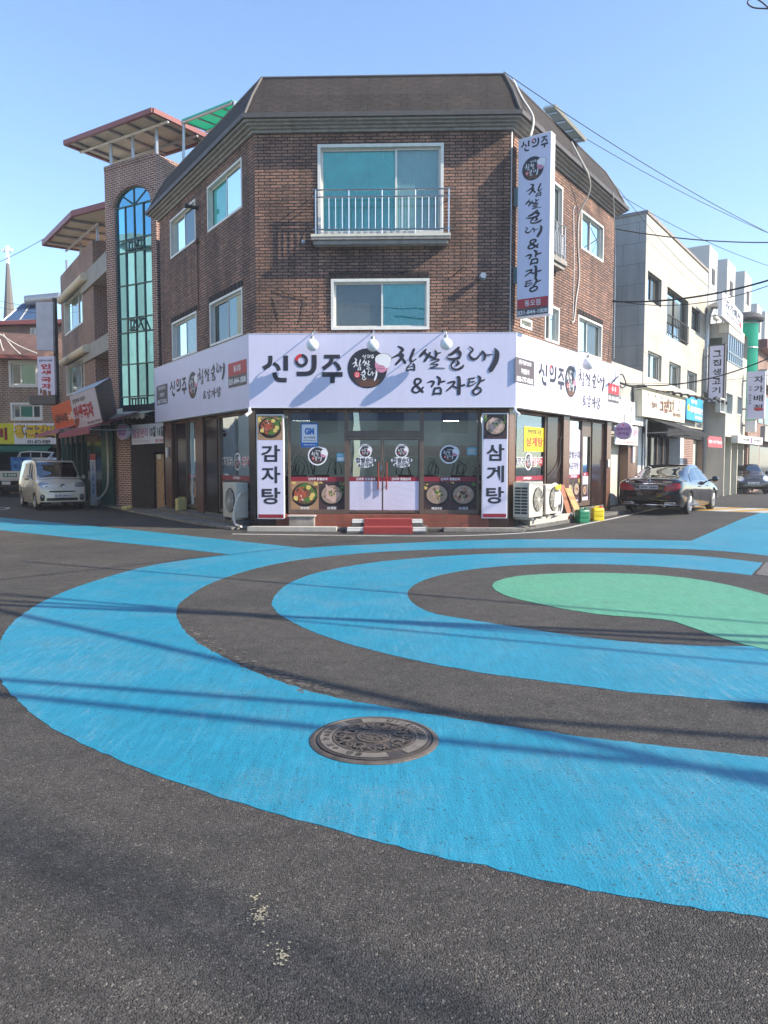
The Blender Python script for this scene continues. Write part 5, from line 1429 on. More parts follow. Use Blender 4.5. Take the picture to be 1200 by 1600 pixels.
# tower
o = FT.r(178.5, 318, 241.5, 637)
ua, ub = o[0], o[2]; zs = FT.hit(210, 318)[1]; rad = (ub - ua) / 2; uc = (ua + ub) / 2
zb_ = o[1]; ztop = FT.hit(210, 290)[1]; arc = max(.3, ztop - zs)
k = MB()
N = 24
arcp = [(uc - rad * math.cos(math.pi * i / N), zs + arc * math.sin(math.pi * i / N)) for i in range(N + 1)]
k.poly([FT.p(uTL, 0), FT.p(ua, 0), FT.p(ua, zs), FT.p(uTL, zs)]); k.poly([FT.p(ub, 0), FT.p(0, 0), FT.p(0, zs), FT.p(ub, zs)]); k.poly([FT.p(ua, 0), FT.p(ub, 0), FT.p(ub, zb_), FT.p(ua, zb_)])
for i in range(N):
    (x0, y0), (x1, y1) = arcp[i], arcp[i + 1]
    k.poly([FT.p(x0, y0), FT.p(x1, y1), FT.p(x1, zTt), FT.p(x0, zTt)])
    k.poly([FT.p(x0, y0), FT.p(x1, y1), FT.p(x1, y1, -.25), FT.p(x0, y0, -.25)])
k.poly([FT.p(uTL, zs), FT.p(ua, zs), FT.p(ua, zTt), FT.p(uTL, zTt)]); k.poly([FT.p(ub, zs), FT.p(0, zs), FT.p(0, zTt), FT.p(ub, zTt)])
for u in (ua, ub): k.poly([FT.p(u, zb_), FT.p(u, zs), FT.p(u, zs, -.25), FT.p(u, zb_, -.25)])
k.poly([FT.p(ua, zb_), FT.p(ub, zb_), FT.p(ub, zb_, -.25), FT.p(ua, zb_, -.25)])
dep = 3.4
k.poly([FT.p(0, 0), FTR.p(dep, 0), FTR.p(dep, zTt), FT.p(0, zTt)])
LB = FT.p(uTL, 0) + FTR.u * dep
k.poly([FT.p(uTL, 0), V((LB.x, LB.y, 0)), V((LB.x, LB.y, zTt)), FT.p(uTL, zTt)])
k.poly([FTR.p(dep, 0), V((LB.x, LB.y, 0)), V((LB.x, LB.y, zTt)), FTR.p(dep, zTt)])
k.poly([FT.p(uTL, zTt - .3), FT.p(0, zTt - .3), FTR.p(dep, zTt - .3), V((LB.x, LB.y, zTt - .3))])
k.build('tower_wall', m_red, NB)
k = MB()
for i in range(44):
    a0, a1 = math.pi * (i + .1) / 44, math.pi * (i + .9) / 44
    q = [(uc - r_ * math.cos(a), zs + r_ / rad * arc * math.sin(a)) for r_, a in ((rad + .02, a0), (rad + .26, a0), (rad + .26, a1), (rad + .02, a1))]
    k.prism(FT, q, .004, .03)
k.build('arch_course', m_red, NB); k = MB()
n = int(-uTL / .085)
for i in range(n): k.fbox(FT, uTL + .085 * i + .01, uTL + .085 * i + .075, zTt - .16, zTt + .02, -.06, .025)
k.build('soldier_course', m_red, NB)
rows = [FT.hit(210, y)[1] for y in (637, 619, 568, 518, 495, 443, 391, 371, 318)]
tw = MB(); w_ = .036
cols = [ua + (ub - ua) * i / 4 for i in range(5)]
for i, u in enumerate(cols):
    a, c = (u, u + w_ * 1.2) if i == 0 else ((u - w_ * 1.2, u) if i == 4 else (u - w_ / 2, u + w_ / 2))
    tw.fbox(FT, a + .002, c - .002, zb_ + .002, zs, -.14, -.06)
for z in rows: tw.fbox(FT, ua + .003, ub - .003, z - w_ / 2 + (.03 if z == zb_ else 0), z + w_ / 2 + .0, -.138, -.055)
for i in range(N):
    (x0, y0), (x1, y1) = arcp[i], arcp[i + 1]
    s_ = .94
    f = lambda x, y: (uc + (x - uc) * s_, zs + (y - zs) * s_)
    tw.prism(FT, [(x0, y0 - .002), (x1, y1 - .002), f(x1, y1), f(x0, y0)], -.135, -.065)
for a in (45, 90, 135):
    c_, s_ = math.cos(R(a)), math.sin(R(a))
    tw.tube([FT.p(uc, zs, -.09), FT.p(uc + rad * .96 * c_, zs + arc * .96 * s_, -.09)], .03, 4)
for (j, op) in ((0, 0), (3, 1), (6, 0)):
    for ci in (1, 2):
        a, c = cols[ci] + .05, cols[ci + 1] - .05; z0, z1 = rows[j] + .06, rows[j + 1] - .05
        o1 = .22 if (op and ci == 2) else 0
        for (x0, y0, x1, y1) in ((a, z0, a + .05, z1), (c - .05, z0, c, z1)):
            tw.hexa([FT.p(x0, y0, -.05 + o1), FT.p(x1, y0, -.05 + o1), FT.p(x1, y0, -.02 + o1), FT.p(x0, y0, -.02 + o1)], [FT.p(x0, y1, -.05), FT.p(x1, y1, -.05), FT.p(x1, y1, -.02), FT.p(x0, y1, -.02)])
        tw.fbox(FT, a + .05, c - .05, z0, z0 + .05, -.05 + o1, -.02 + o1); tw.fbox(FT, a + .05, c - .05, z1 - .05, z1, -.05, -.02)
twin = tw.build('tower_window', m_greeng, NB)
for j in range(8):
    for ci in range(4):
        k = MB(); x0, x1, y0, y1 = cols[ci], cols[ci + 1], rows[j], rows[j + 1]
        t1, t2 = random.uniform(-.006, .006), random.uniform(-.006, .006)
        k.poly([FT.p(x0, y0, -.10 + t1), FT.p(x1, y0, -.10 - t1), FT.p(x1, y1, -.10 - t1 + t2), FT.p(x0, y1, -.10 + t1 + t2)]); k.build('pane', g_tower, twin)
k = MB(); k.poly([FT.p(x, y, -.10) for x, y in arcp]); k.build('pane', g_tower, twin)
k = MB(); k.poly([FT.p(ua, zb_, -.6), FT.p(ub, zb_, -.6), FT.p(ub, ztop, -.6), FT.p(ua, ztop, -.6)]); k.build('stair_backing', m_dark, NB)
# tower canopy
zc = FT.hit(220, 215)[1] + .4
A_, B_, C_ = plz(101, 224, zc), plz(238.5, 173, zc), plz(330, 217, zc)
P = [A_, B_, C_, A_ + (C_ - B_)]
k = MB(); k.hexa(P, [p + Z3 * .02 for p in P]); cano = k.build('canopy', m_soffit, NB)
k = MB()
for i in range(4):
    a, c = P[i], P[(i + 1) % 4]; d_ = (c - a).normalized(); nn = d_.cross(Z3) * .06
    k.hexa([a - nn - Z3 * .07, c - nn - Z3 * .07, c + nn - Z3 * .07, a + nn - Z3 * .07], [a - nn + Z3 * .09, c - nn + Z3 * .09, c + nn + Z3 * .09, a + nn + Z3 * .09])
k.build('canopy_edge', m_roofr, cano)
k = MB()
for i in range(5): a = P[0].lerp(P[1], (i + .5) / 5); c = P[3].lerp(P[2], (i + .5) / 5); k.tube([a - Z3 * .04, c - Z3 * .04], .05, 4)
for t_ in (.25, .75): k.tube([P[0].lerp(P[3], t_) - Z3 * .10, P[1].lerp(P[2], t_) - Z3 * .10], .06, 4)
for (u, v_) in ((-.12, .1), (uTL + .15, .1), (uTL + 1.3, .1), (-.12, 2.2), (uTL + .15, 2.2)):
    b0 = FT.p(u, zTt - .2, -.1) + FTR.u * v_; k.tube([b0, V((b0.x, b0.y, zc - .08))], .06, 8)
k.build('canopy_post', m_zinc, NB)
# street wall left of the tower
uS = V((.5435, -.8394, 0))
FSt = Fr(TL + FTR.u * .2, uS)
s131 = FSt.hit(131, 500)[0]; s147 = FSt.hit(147, 500)[0]; s96 = FSt.hit(96, 500)[0]
zp = FSt.hit(115, 408)[1]
b1w = FSt.r(100.5, 472, 131, 505); b2w = FSt.r(104, 571, 133, 605)
wa = (b1w[0], FSt.hit(116, 515)[1], s131 - .15, FSt.hit(116, 458.5)[1]); wb = (b1w[0], FSt.hit(118, 614)[1], s131 - .15, FSt.hit(118, 565)[1])
k = MB(); wall(k, FSt, s96, s147, 0, zp, [wa, wb]); k.poly([FSt.p(s96, 0), FSt.p(s96, zp), FSt.p(s96, zp, -5), FSt.p(s96, 0, -5)])
k.poly([FSt.p(s147, 0), FSt.p(s147, zp), FSt.p(s147, zp, -1.2), FSt.p(s147, 0, -1.2)])
k.poly([FSt.p(s147, 0, -1.2), FSt.p(.3, 0, -1.2), FSt.p(.3, zp + .3, -1.2), FSt.p(s147, zp + .3, -1.2)])
k.poly([FSt.p(s96, zp - .9, 0), FSt.p(s147, zp - .9, 0), FSt.p(s147, zp - .9, -5), FSt.p(s96, zp - .9, -5)])
k.build('street_wall', m_red2, NB)
window(NB, FSt, wa, (.33, .7), [m_tealg, m_paleb, m_screen], .07); window(NB, FSt, wb, (.25, .5, .75), [m_tealg, m_paleb], .07)
for (ya, yb) in ((427, 455.5), (543, 567)):
    z1, z0 = FSt.hit(131, ya, .1)[1], FSt.hit(131, yb, .1)[1]
    k = MB(); k.fbox(FSt, s131, -.02, z0, z1, -.06, .10); k.fbox(FSt, s131, -.02, z0, z0 + .12, -1.15, -.07); k.build('balcony', m_gwall, NB, bevel=.01)
for (xa, ya, xb, yb) in ((92, 466, 130, 436), (96, 565, 133, 546)):
    k = MB(); a = FSt.hit(xa, ya, .25); c = FSt.hit(xb, yb, .25); zz = (a[1] + c[1]) / 2
    k.tube([FSt.p(a[0], zz, .2), FSt.p(c[0], zz, .2)], .17, 14); k.build('awning_roll', m_awnb, NB, True)
k = MB()
for x in (148.5, 151): u = FSt.hit(x, 520, -.9)[0]; k.tube([FSt.p(u, 3.0, -.9), FSt.p(u, zp - .2, -.9)], .06, 8)
k.tube([FSt.p(s147 + .6, zp - .8, -1), FSt.p(s147 + .8, zp - 1.6, -1), FSt.p(s147 + 1.2, zp - 1.9, -1), FSt.p(s147 + .9, zp - 2.2, -1)], .03, 6, 5)
k.build('downpipe', m_zinc, NB, True)
for y0, y1 in ((455, 503), (565, 604)):
    u = FSt.hit(166, 480, -1.18)[0]; k = MB(); k.fbox(FSt, u - .5, u + .3, FSt.hit(166, y1, -1.18)[1], FSt.hit(166, y0, -1.18)[1], -1.2, -1.12); k.build('narrow_window', m_pvc, NB)
# lower canopy, bending along the street
zc2 = FSt.hit(114, 345, .6)[1]
A_, B_, C_ = plz(167, 322, zc2), plz(114, 336, zc2), plz(67.5, 382, zc2)
back_ = FTR.u * 4.2
P = [A_ + uT * .2, B_, C_, C_ + V((2.6, 1.7, 0)), A_ + V((.6, 2.5, 0))]
k = MB(); k.slab(P, zc2, zc2 + .03); cano = k.build('canopy', m_soffit, NB)
k = MB()
for i in (0, 1, 2):
    a, c = P[i], P[i + 1]; d_ = (c - a).normalized(); nn = d_.cross(Z3) * .06
    k.hexa([a - nn - Z3 * .06, c - nn - Z3 * .06, c + nn - Z3 * .06, a + nn - Z3 * .06], [a - nn + Z3 * .16, c - nn + Z3 * .16, c + nn + Z3 * .16, a + nn + Z3 * .16])
k.build('canopy_edge', m_roofr, cano)
k = MB()
for t_ in (.1, .35, .6, .85): a = P[1].lerp(P[2], t_); k.tube([a - Z3 * .06, a + V((2.2, 1.4, -.06))], .05, 4)
k.tube([P[1] + V((.8, .5, -.14)), P[2] + V((.8, .5, -.14))], .06, 4)
for s_ in (s96 + .3, (s96 + s147) / 2, s147 - .2): b0 = FSt.p(s_, zp - .5, -.25); k.tube([b0, V((b0.x, b0.y, zc2 - .05))], .06, 8)
k.build('canopy_post', m_zinc, NB)
# ground floor of the tower house
k = MB()
k.fbox(FSt, s96 + .3, -1.0, .0, 2.5, .01, .05); k.build('shop_glass_wall', mat('dark shop glass', (.02, .03, .028), .12), NB)
k = MB()
for s_ in [s96 + .1 + i * 1.15 for i in range(5)]: k.fbox(FSt, s_, s_ + .12, 0, 2.9, .05, .16)
k.build('shop_post', m_greeng, NB)
k = MB(); a = FT.hit(162, 700)[0]; c = FT.hit(180, 700)[0]; k.fbox(FT, a, c, 0, 3.0, .02, .12); k.build('green_panel', mat('worn green board', (.03, .10, .075), .6, 0, .3, 5, dirt=.4), NB)
k = MB(); k.tube([FT.p(c - .25, 2.9, .2), FT.p(c - .05, 2.5, .3), FT.p(c - .05, 1.2, .3), FT.p(c - .2, .6, .3), FT.p(c - .6, .15, .5)], .04, 8, 6); k.build('drain_hose', m_cabw, NB, True)

def quadsign(name, lab, F, px4, ds, m, th=.18, cat='sign', group=None, back=None):
    """a sign box from its four corner pixels (TL, TR, BR, BL) on plane F, each at its own distance d"""
    P = []
    for (x, y), d_ in zip(px4, ds):
        u, z = F.hit(x, y, d_); P.append(F.p(u, z, d_))
    n = (P[1] - P[0]).cross(P[3] - P[0]).normalized()
    rr_ = ray(*px4[2]); P[2] = CAM + rr_ * ((P[0] - CAM).dot(n) / rr_.dot(n))
    if n.dot(F.n) < 0: n = -n
    c = sum(P, V((0, 0, 0))) / 4
    t = thing(name, lab, cat, c, group)
    k = MB(); k.hexa([p - n * th for p in P], P); k.build('sign_box', back or m, t)
    class Q:
        def p(s, u, z, d=0.0): return P[3].lerp(P[2], u).lerp(P[0].lerp(P[1], u), z) + n * d
    q = Q()
    k = MB(); k.poly([q.p(.015, .015, .004), q.p(.985, .015, .004), q.p(.985, .985, .004), q.p(.015, .985, .004)]); f = k.build('sign_face', m, t)
    return t, f, q
t, f, q = quadsign('shop_sign', 'orange shop sign with black and white lettering above the red awnings', FSt, ((79.5, 636), (112, 623), (120, 668), (87, 671)), (1.3, 1.3, 1.0, 1.0), m_orange, .3)
k = MB(); k.m = 0; k.text('내부수리', q, .10, .22, .68, .62, .01, .04, False); k.m = 1; k.text('노래', q, .74, .3, .94, .6, .01, .03, False); k.build('lettering', [m_ink, m_inkw], f)
t, f, q = quadsign('shop_sign', 'pale tilted sign box with maroon lettering above the red awnings', FSt, ((108, 619), (148.5, 604), (160.5, 660), (118.5, 671.5)), (1.9, 1.9, 1.2, 1.2), m_lav, .55, back=m_zinc)
k = MB(); k.m = 0; k.text('인생국자', q, .06, .25, .8, .68, .012, .05, False); k.m = 1; k.text('얼큰하게 시원한', q, .1, .76, .6, .88, .012, .01, False); k.m = 1; k.text('돼지국밥 전문점', q, .5, .06, .95, .14, .012, .01, False); k.build('lettering', [m_inkr, m_ink], f)
k = MB(); k.m = 0
for i in range(8): k.blob(q, random.uniform(.05, .2), random.uniform(.05, .3), .06, .010 + i * .0006, 9, .3); k.m = i % 2
k.build('bowl_print', [m_noodle, m_meat], f)
def awning(name, lab, F, xa, xb, ytop, d0, zdrop, d1, m, val=.2, group=None, scal=False, zt=None, us=None):
    u0, u1 = us or (F.hit(xa, ytop, d1)[0], F.hit(xb, ytop, d1)[0])
    z = zt if zt is not None else F.hit((xa + xb) / 2, ytop, d0)[1]
    t = thing(name, lab, 'awning', F.p((u0 + u1) / 2, z, d0), group)
    k = MB(); k.hexa([F.p(u0, z, d0), F.p(u1, z, d0), F.p(u1, z - zdrop, d1), F.p(u0, z - zdrop, d1)], [F.p(u0, z + .02, d0), F.p(u1, z + .02, d0), F.p(u1, z - zdrop + .02, d1), F.p(u0, z - zdrop + .02, d1)]); k.build('cover', m, t)
    k = MB(); n = max(4, int((u1 - u0) / .22))
    for i in range(n):
        a, c = u0 + (u1 - u0) * i / n, u0 + (u1 - u0) * (i + 1) / n
        pts = [(a, z - zdrop), (c, z - zdrop), (c, z - zdrop - val * .8), ((a + c) / 2, z - zdrop - val * (1.15 if scal else .8)), (a, z - zdrop - val * .8)]
        k.prism(F, pts, d1 + .004, d1 + .014)
    k.build('valance', m, t)
    k = MB()
    for u in (u0 + .1, u1 - .1): k.tube([F.p(u, z - .6, d0), F.p(u, z - zdrop - .03, d1 - .05)], .022, 6)
    k.tube([F.p(u0, z - zdrop - .02, d1 - .03), F.p(u1, z - zdrop - .02, d1 - .03)], .025, 6)
    k.build('awning_frame', m_zinc, t)
    return t
awning('shop_awning', 'faded mauve red awning below the orange sign', FSt, 54, 92, 679, .1, .55, 1.7, mat('faded mauve cloth', (.26, .09, .12), .8, 0, .15, 6), .12, zt=FSt.hit(90, 668, .1)[1])
awning('shop_awning', 'dark red awning below the pale tilted sign box', FSt, 92, 140, 672, .1, .6, 1.7, m_awn, .2, zt=FSt.hit(130, 662, .1)[1])
awning('shop_awning', 'beige awning with a scalloped edge at the foot of the glass tower', FT, 137, 226, 645, .02, .35, 1.5, m_awnb, .16, scal=True, zt=FT.hit(200, 638, .02)[1])
# wall and gate between the tower house and the corner building
FG = Fr(RL + dL * .9 + V((.0, .0, 0)), uT)
g0, g1, g2 = FG.hit(205, 740)[0], FG.hit(240.5, 740)[0], FG.hit(260, 740)[0]
zgt = FG.hit(225, 655)[1]
gw = thing('yard_wall', 'dark brick wall under the hanging white banner', 'wall', FG.p(g0, 0, 0))
k = MB(); k.fbox(FG, g0, g1, 0, zgt, -.25, 0); k.fbox(FG, g1, g2 + .6, FG.hit(250, 706)[1], zgt, -.25, 0); k.build('brickwork', m_darkbrick, gw)
k = MB(); k.fbox(FG, g0 - .3, g2 + .6, zgt, zgt + .5, -.6, .05); k.build('concrete_beam', m_dark, gw)
k = MB(); k.fbox(FG, g0 - .75, g0 - .002, 0, zgt, -.3, -.08); k.build('brick_pier', m_red, gw)
gt = thing('yard_gate', 'light wooden gate with carved arcs beside the far left pier', 'gate', FG.p((g1 + g2) / 2, 0, -.1))
zg = FG.hit(250, 709)[1]
k = MB(); k.fbox(FG, g1 + .02, g2 + .25, .06, zg - .02, -.14, -.08); k.build('door_leaf', m_wood, gt)
k = MB()
gc_ = g1 + (g2 + .25 - g1) * .95
for zc_ in (.35, 1.2):
    for r_ in (.3, .38, .46): k.stroke(FG, [(gc_ - r_ * math.cos(R(a)), zc_ + r_ * math.sin(R(a)), .03) for a in range(0, 91, 15)], -.075 + r_ * .002, 0, True)
k.build('carved_arc', m_noodle, gt)
k = MB(); k.fbox(FG, g1 + .5, g1 + .62, 1.35, 1.55, -.08, -.05); k.fbox(FG, g1 + .1, g1 + .3, 1.75, 1.9, -.08, -.06); k.build('lock_plate', m_zinc, gt)
t, f, q = quadsign('hanging_banner', 'white cloth banner with pink and black lettering hung over the yard wall', FG, ((205, 664), (257.5, 660.5), (258, 692), (206, 695)), (.14, .14, .14, .14), m_inkw, .01, 'banner')
k = MB(); k.m = 0; k.text('얼굴관리', q, .04, .32, .50, .82, .012, .03, False); k.m = 1; k.text('10월 16일', q, .56, .34, .97, .86, .012, .03, False); k.m = 0; k.text('피부미인 관리실 예약문의', q, .05, .08, .55, .2, .012, .0, False); k.m = 2; k.text('할인 50%', q, .72, .06, .97, .22, .012, .02, False); k.build('lettering', [m_pink, m_ink, m_orange], f)
def roundsign(px, py, rpx, F, d, lab, thick=.16, nm='피부미인', m2='관리실'):
    u, z = F.hit(px, py, d); r = abs(F.hit(px, py - rpx, d)[1] - z)
    t = thing('round_sign', lab, 'sign', F.p(u, z, d))
    k = MB(); k.lathe([(r * .97, -thick), (r, -thick + .02), (r, -.015), (r * .97, 0)], F.p(u, z, d), F.n, 36); k.build('sign_drum', m_inkw, t, True)
    k = MB(); k.disc(F, u, z, r * .93, r * .93, d + .003, 32); f = k.build('sign_face', m_lilac, t)
    k = MB(); k.text(nm, F, u - r * .74, z - .02 * r, u + r * .74, z + .38 * r, d + .007, .03, False); k.text(m2, F, u - r * .6, z - .5 * r, u + r * .6, z - .1 * r, d + .007, .02, False); k.m = 1; k.blob(F, u, z + .66 * r, .09 * r, d + .007, 10, .3)
    k.build('lettering', [m_purple, m_bright], f)
    k = MB(); k.tube([F.p(u, z + r * .9, d - thick / 2), F.p(u, z + r + .25, d - thick / 2)], .02, 6); k.tube([F.p(u, z, d - thick), F.p(u, z, d - thick - .5)], .025, 6); k.build('bracket', m_zinc, t)
roundsign(190.5, 674.5, 12.5, FT, 1.35, 'round lilac sign with purple lettering beside the hanging white banner')
acunit(FT, FT.hit(189, 765, .3)[0], .1, .12, .62, FT.hit(195, 746, .3)[1] - .12, .3, 'cream air conditioner unit at the brick pier left of the yard wall', 'n')
# advertising stand with a water base
p = G(147.5, 790)
t = thing('banner_stand', 'narrow white and red upright banner on a white water tank base', 'banner', p)
FB_ = Fr(p, (1, 0, 0)); h = 1.95
k = MB(); k.fbox(FB_, -.13, .17, 0, .32, -.12, .12); k.build('water_base', m_white, t, bevel=.03)
k = MB(); k.fbox(FB_, -.12, .08, .33, h, -.01, .01); f = k.build('banner_panel', m_inkw, t)
k = MB(); k.m = 0; k.poly([FB_.p(-.118, h - .22, .012), FB_.p(.078, h - .22, .012), FB_.p(.078, h - .003, .012), FB_.p(-.118, h - .003, .012)]); k.m = 1; k.vtext('따뜻한 국밥 영업중', FB_, -.09, .45, .05, h - .26, .013, .02, True); k.build('lettering', [m_inkr, m_bluei], f)
o = MB(); p = G(199.5, 798.5)
for i in range(7): o.lathe([(.001, .0), (.09, .02), (.11, .08), (.05, .15), (.0, .16)], p + V((random.uniform(-.12, .12), random.uniform(-.06, .06), random.uniform(0, .05))), (random.uniform(-.3, .3), random.uniform(-.3, .3), 1), 9)
tag(o.build('rubbish_bag', m_jcream, None, True), 'small yellow rubbish bag at the edge of the left pavement', 'bag')
# utility pole with two upright signs
pp = at(90, 640, 33.5)
t = thing('sign_pole', 'dark steel pole carrying two upright signs at the left street', 'pole', (pp.x, pp.y, 0))
zt_ = at(90, 466, 33.5).z
k = MB(); k.tube([V((pp.x, pp.y, 0)), V((pp.x, pp.y, zt_))], .10, 12); k.build('shaft', m_irond, t, True)
k = MB()
for y in (480, 540, 563, 612): z = at(90, y, 33.5).z; k.tube([V((pp.x, pp.y, z)), V((pp.x - .5, pp.y, z))], .03, 6)
k.build('bracket', m_irond, t)
FV = Fr(V((0, 33.4, 0)), (1, .05, 0))
t, f, q = quadsign('upright_sign', 'blank grey upright sign, the upper one on the dark pole', FV, ((55.7, 472), (82.5, 471.5), (83.6, 548), (57.5, 547)), (.0,) * 4, mat('blank faded sign', (.42, .44, .52), .6, 0, .1, 3), .2)
t, f, q = quadsign('upright_sign', 'white upright sign with red lettering, the lower one on the dark pole', FV, ((58, 557), (84.5, 556.5), (86, 617), (60, 617)), (.0,) * 4, m_lav, .2)
k = MB(); k.m = 0; k.vtext('인생국자', q, .2, .14, .8, .82, .012, .05); k.m = 1; k.text('얼큰하게 시원한', q, .1, .86, .9, .92, .012, .02, False); k.m = 2
for i in range(7): k.blob(q, random.uniform(.15, .85), random.uniform(.02, .12), .07, .010 + i * .0005, 9, .3)
k.build('lettering', [m_inkr, m_ink, m_noodle], f)
t, f, q = quadsign('sign_cabinet', 'flat dark box hanging just below the white upright sign', FV, ((45.5, 618.5), (86.5, 618), (87, 632), (46, 631.5)), (.0,) * 4, m_gutter, .4, 'box')

# house at the end of the left street
YB = 40.0
FB2 = Fr(V((0, YB, 0)), (1, 0, 0))
H1 = thing('far_house', 'tan brick house with a brown hipped roof behind the yellow sign', 'building', FB2.p(FB2.hit(40, 700)[0], 0, 0))
a = FB2.hit(-90, 553)[0]; c = FB2.hit(112, 553)[0]; zt_ = FB2.hit(30, 552)[1]
w1 = FB2.r(13, 563, 60, 605); w2 = FB2.r(16, 629, 67, 657)
k = MB(); wall(k, FB2, a, c, 0, zt_, [w1, w2]); k.poly([FB2.p(c, 0), FB2.p(c, zt_), FB2.p(c, zt_, -8), FB2.p(c, 0, -8)]); k.build('brick_wall', m_tan, H1)
window(H1, FB2, w1, (.38,), [m_screen, m_greenc], .12); window(H1, FB2, w2, (.25, .72), [m_screen, m_greenc, m_screen], .12)
zt2 = FB2.hit(30, 524)[1] + .8
k = MB(); k.add([FB2.p(a - .5, zt_, .6), FB2.p(c - 1.2, zt_ - .25, .6), FB2.p(c - 2.2, zt2 - .3, -3), FB2.p(a - .5, zt2, -3)], [(0, 1, 2, 3)]); k.add([FB2.p(c - 1.2, zt_ - .25, .6), FB2.p(c + .3, zt_ - .25, -4), FB2.p(c - 2.2, zt2 - .3, -3)], [(0, 1, 2)]); rf = k.build('roof', m_roofbr, H1)
k = MB(); k.hexa([FB2.p(a - .5, zt_ - .18, .5), FB2.p(c - 1.2, zt_ - .43, .5), FB2.p(c - 1.2, zt_ - .43, .68), FB2.p(a - .5, zt_ - .18, .68)], [FB2.p(a - .5, zt_ + .02, .5), FB2.p(c - 1.2, zt_ - .23, .5), FB2.p(c - 1.2, zt_ - .23, .68), FB2.p(a - .5, zt_ + .02, .68)]); k.build('eave_board', m_roofr, rf)
k = MB()
for x0, y0, x1, y1 in ((0, 522, 58, 552), (5, 522, 32, 553), (0, 530, 6, 548)): P0, P1 = at(x0, y0, YB - .8), at(x1, y1, YB - .8); k.tube([P0, P0.lerp(P1, .5) - Z3 * .1, P1], .03, 5, 3)
k.build('roof_cable', m_cabw, H1)
FB3 = FB2.off(d=.35)
r = FB3.r(-80, 661.5, 92, 694)
t = thing('shop_sign', 'yellow and white sign with red and yellow lettering on the tan brick house', 'sign', FB3.p((r[0] + r[2]) / 2, r[1], 0))
xm = FB3.hit(22, 680)[0]
k = MB(); k.fbox(FB3, r[0], xm, r[1], r[3], -.3, 0); yl = k.build('yellow_panel', mat('yellow green sign', (.62, .60, .04), .5), t); k = MB(); k.fbox(FB3, xm + .002, r[2], r[1], r[3], -.3, 0); wp2 = k.build('white_panel', m_inkw, t)
k = MB(); h = r[3] - r[1]; k.text('정육갈비', FB3, xm - 3.4, r[1] + .2 * h, xm - .35, r[3] - .2 * h, .01, .05, False); k.build('lettering', m_maroon, yl)
k = MB(); k.m = 1; k.text('황금갈비', FB3, xm + .02, r[1] + .28 * h, r[2] - .05, r[3] - .06 * h, .008, .11, False); k.m = 0; k.text('황금갈비', FB3, xm + .04, r[1] + .28 * h, r[2] - .07, r[3] - .06 * h, .014, .05, False); k.m = 2; k.text('031-873-9289', FB3, xm + .7, r[1] + .03 * h, xm + 1.9, r[1] + .2 * h, .01, .03, False); k.build('lettering', [mat('golden letter', (.75, .50, .02), .5), m_noodle, m_ink], wp2)
awning('shop_awning', 'green awning below the yellow and white sign', FB2, -80, 73, 696, .05, .30, .9, m_awng, .12, zt=FB2.hit(30, 695, .05)[1])
k = MB(); k.fbox(FB2, a + .3, c - .3, .1, FB2.hit(30, 700)[1], .01, .04); k.build('shop_glass', mat('dim shop glass', (.025, .035, .033), .12), H1)
# taller house behind
FB4 = Fr(V((0, 47, 0)), (1, 0, 0))
H2 = thing('far_house', 'dark brick house with a red eave behind the tan brick house', 'building', FB4.p(FB4.hit(40, 700)[0], 0, 0))
a, c, zt_ = FB4.hit(-120, 510)[0], FB4.hit(104, 510)[0], FB4.hit(40, 505)[1]
r = FB4.r(47, 512, 57, 529)
k = MB(); wall(k, FB4, a, c, 0, zt_, [r]); k.poly([FB4.p(c, 0), FB4.p(c, zt_), FB4.p(c, zt_, -8), FB4.p(c, 0, -8)]); k.build('brick_wall', m_red2, H2)
window(H2, FB4, r, (.5,), [m_tealg], .1)
k = MB(); k.hexa([FB4.p(a, zt_ - .3, 0.0), FB4.p(c + .3, zt_ - .1, 0), FB4.p(c + .3, zt_ - .1, .6), FB4.p(a, zt_ - .3, .6)], [FB4.p(a, zt_ - .1, 0), FB4.p(c + .3, zt_ + .15, 0), FB4.p(c + .3, zt_ + .15, .6), FB4.p(a, zt_ - .1, .6)]); k.add([FB4.p(a, zt_ - .1, .6), FB4.p(c + .3, zt_ + .15, .6), FB4.p(c + .3, zt_ + .9, -8), FB4.p(a, zt_ + .7, -8)], [(0, 1, 2, 3)]); k.build('roof', m_roofr, H2)
sh = thing('solar_heater', 'solar water heater with blue panels and a grey tank on the dark brick house roof', 'solar heater', at(40, 500, 47))
P = [at(4, 502, 46.6), at(57, 499, 46.6), at(62, 474, 48), at(36, 474, 48)]
k = MB(); k.hexa([p - Z3 * .12 for p in P], P); k.build('panel', mat('solar panel glass', (.05, .09, .17), .1, 0, .1), sh)
k = MB(); k.tube([P[0], P[1], P[2], P[3], P[0]], .05, 4); k.tube([P[0].lerp(P[1], .5), P[3].lerp(P[2], .5)], .05, 4); k.tube([P[3], V((P[3].x, P[3].y, P[3].z - 1.5))], .05, 5); k.tube([P[2], V((P[2].x, P[2].y, P[2].z - 1.5))], .05, 5); k.build('frame', m_zinc, sh)
k = MB(); k.tube([at(41, 470, 47.6), at(94, 465, 47.6)], .32, 16); k.build('tank', m_zinc, sh, True)
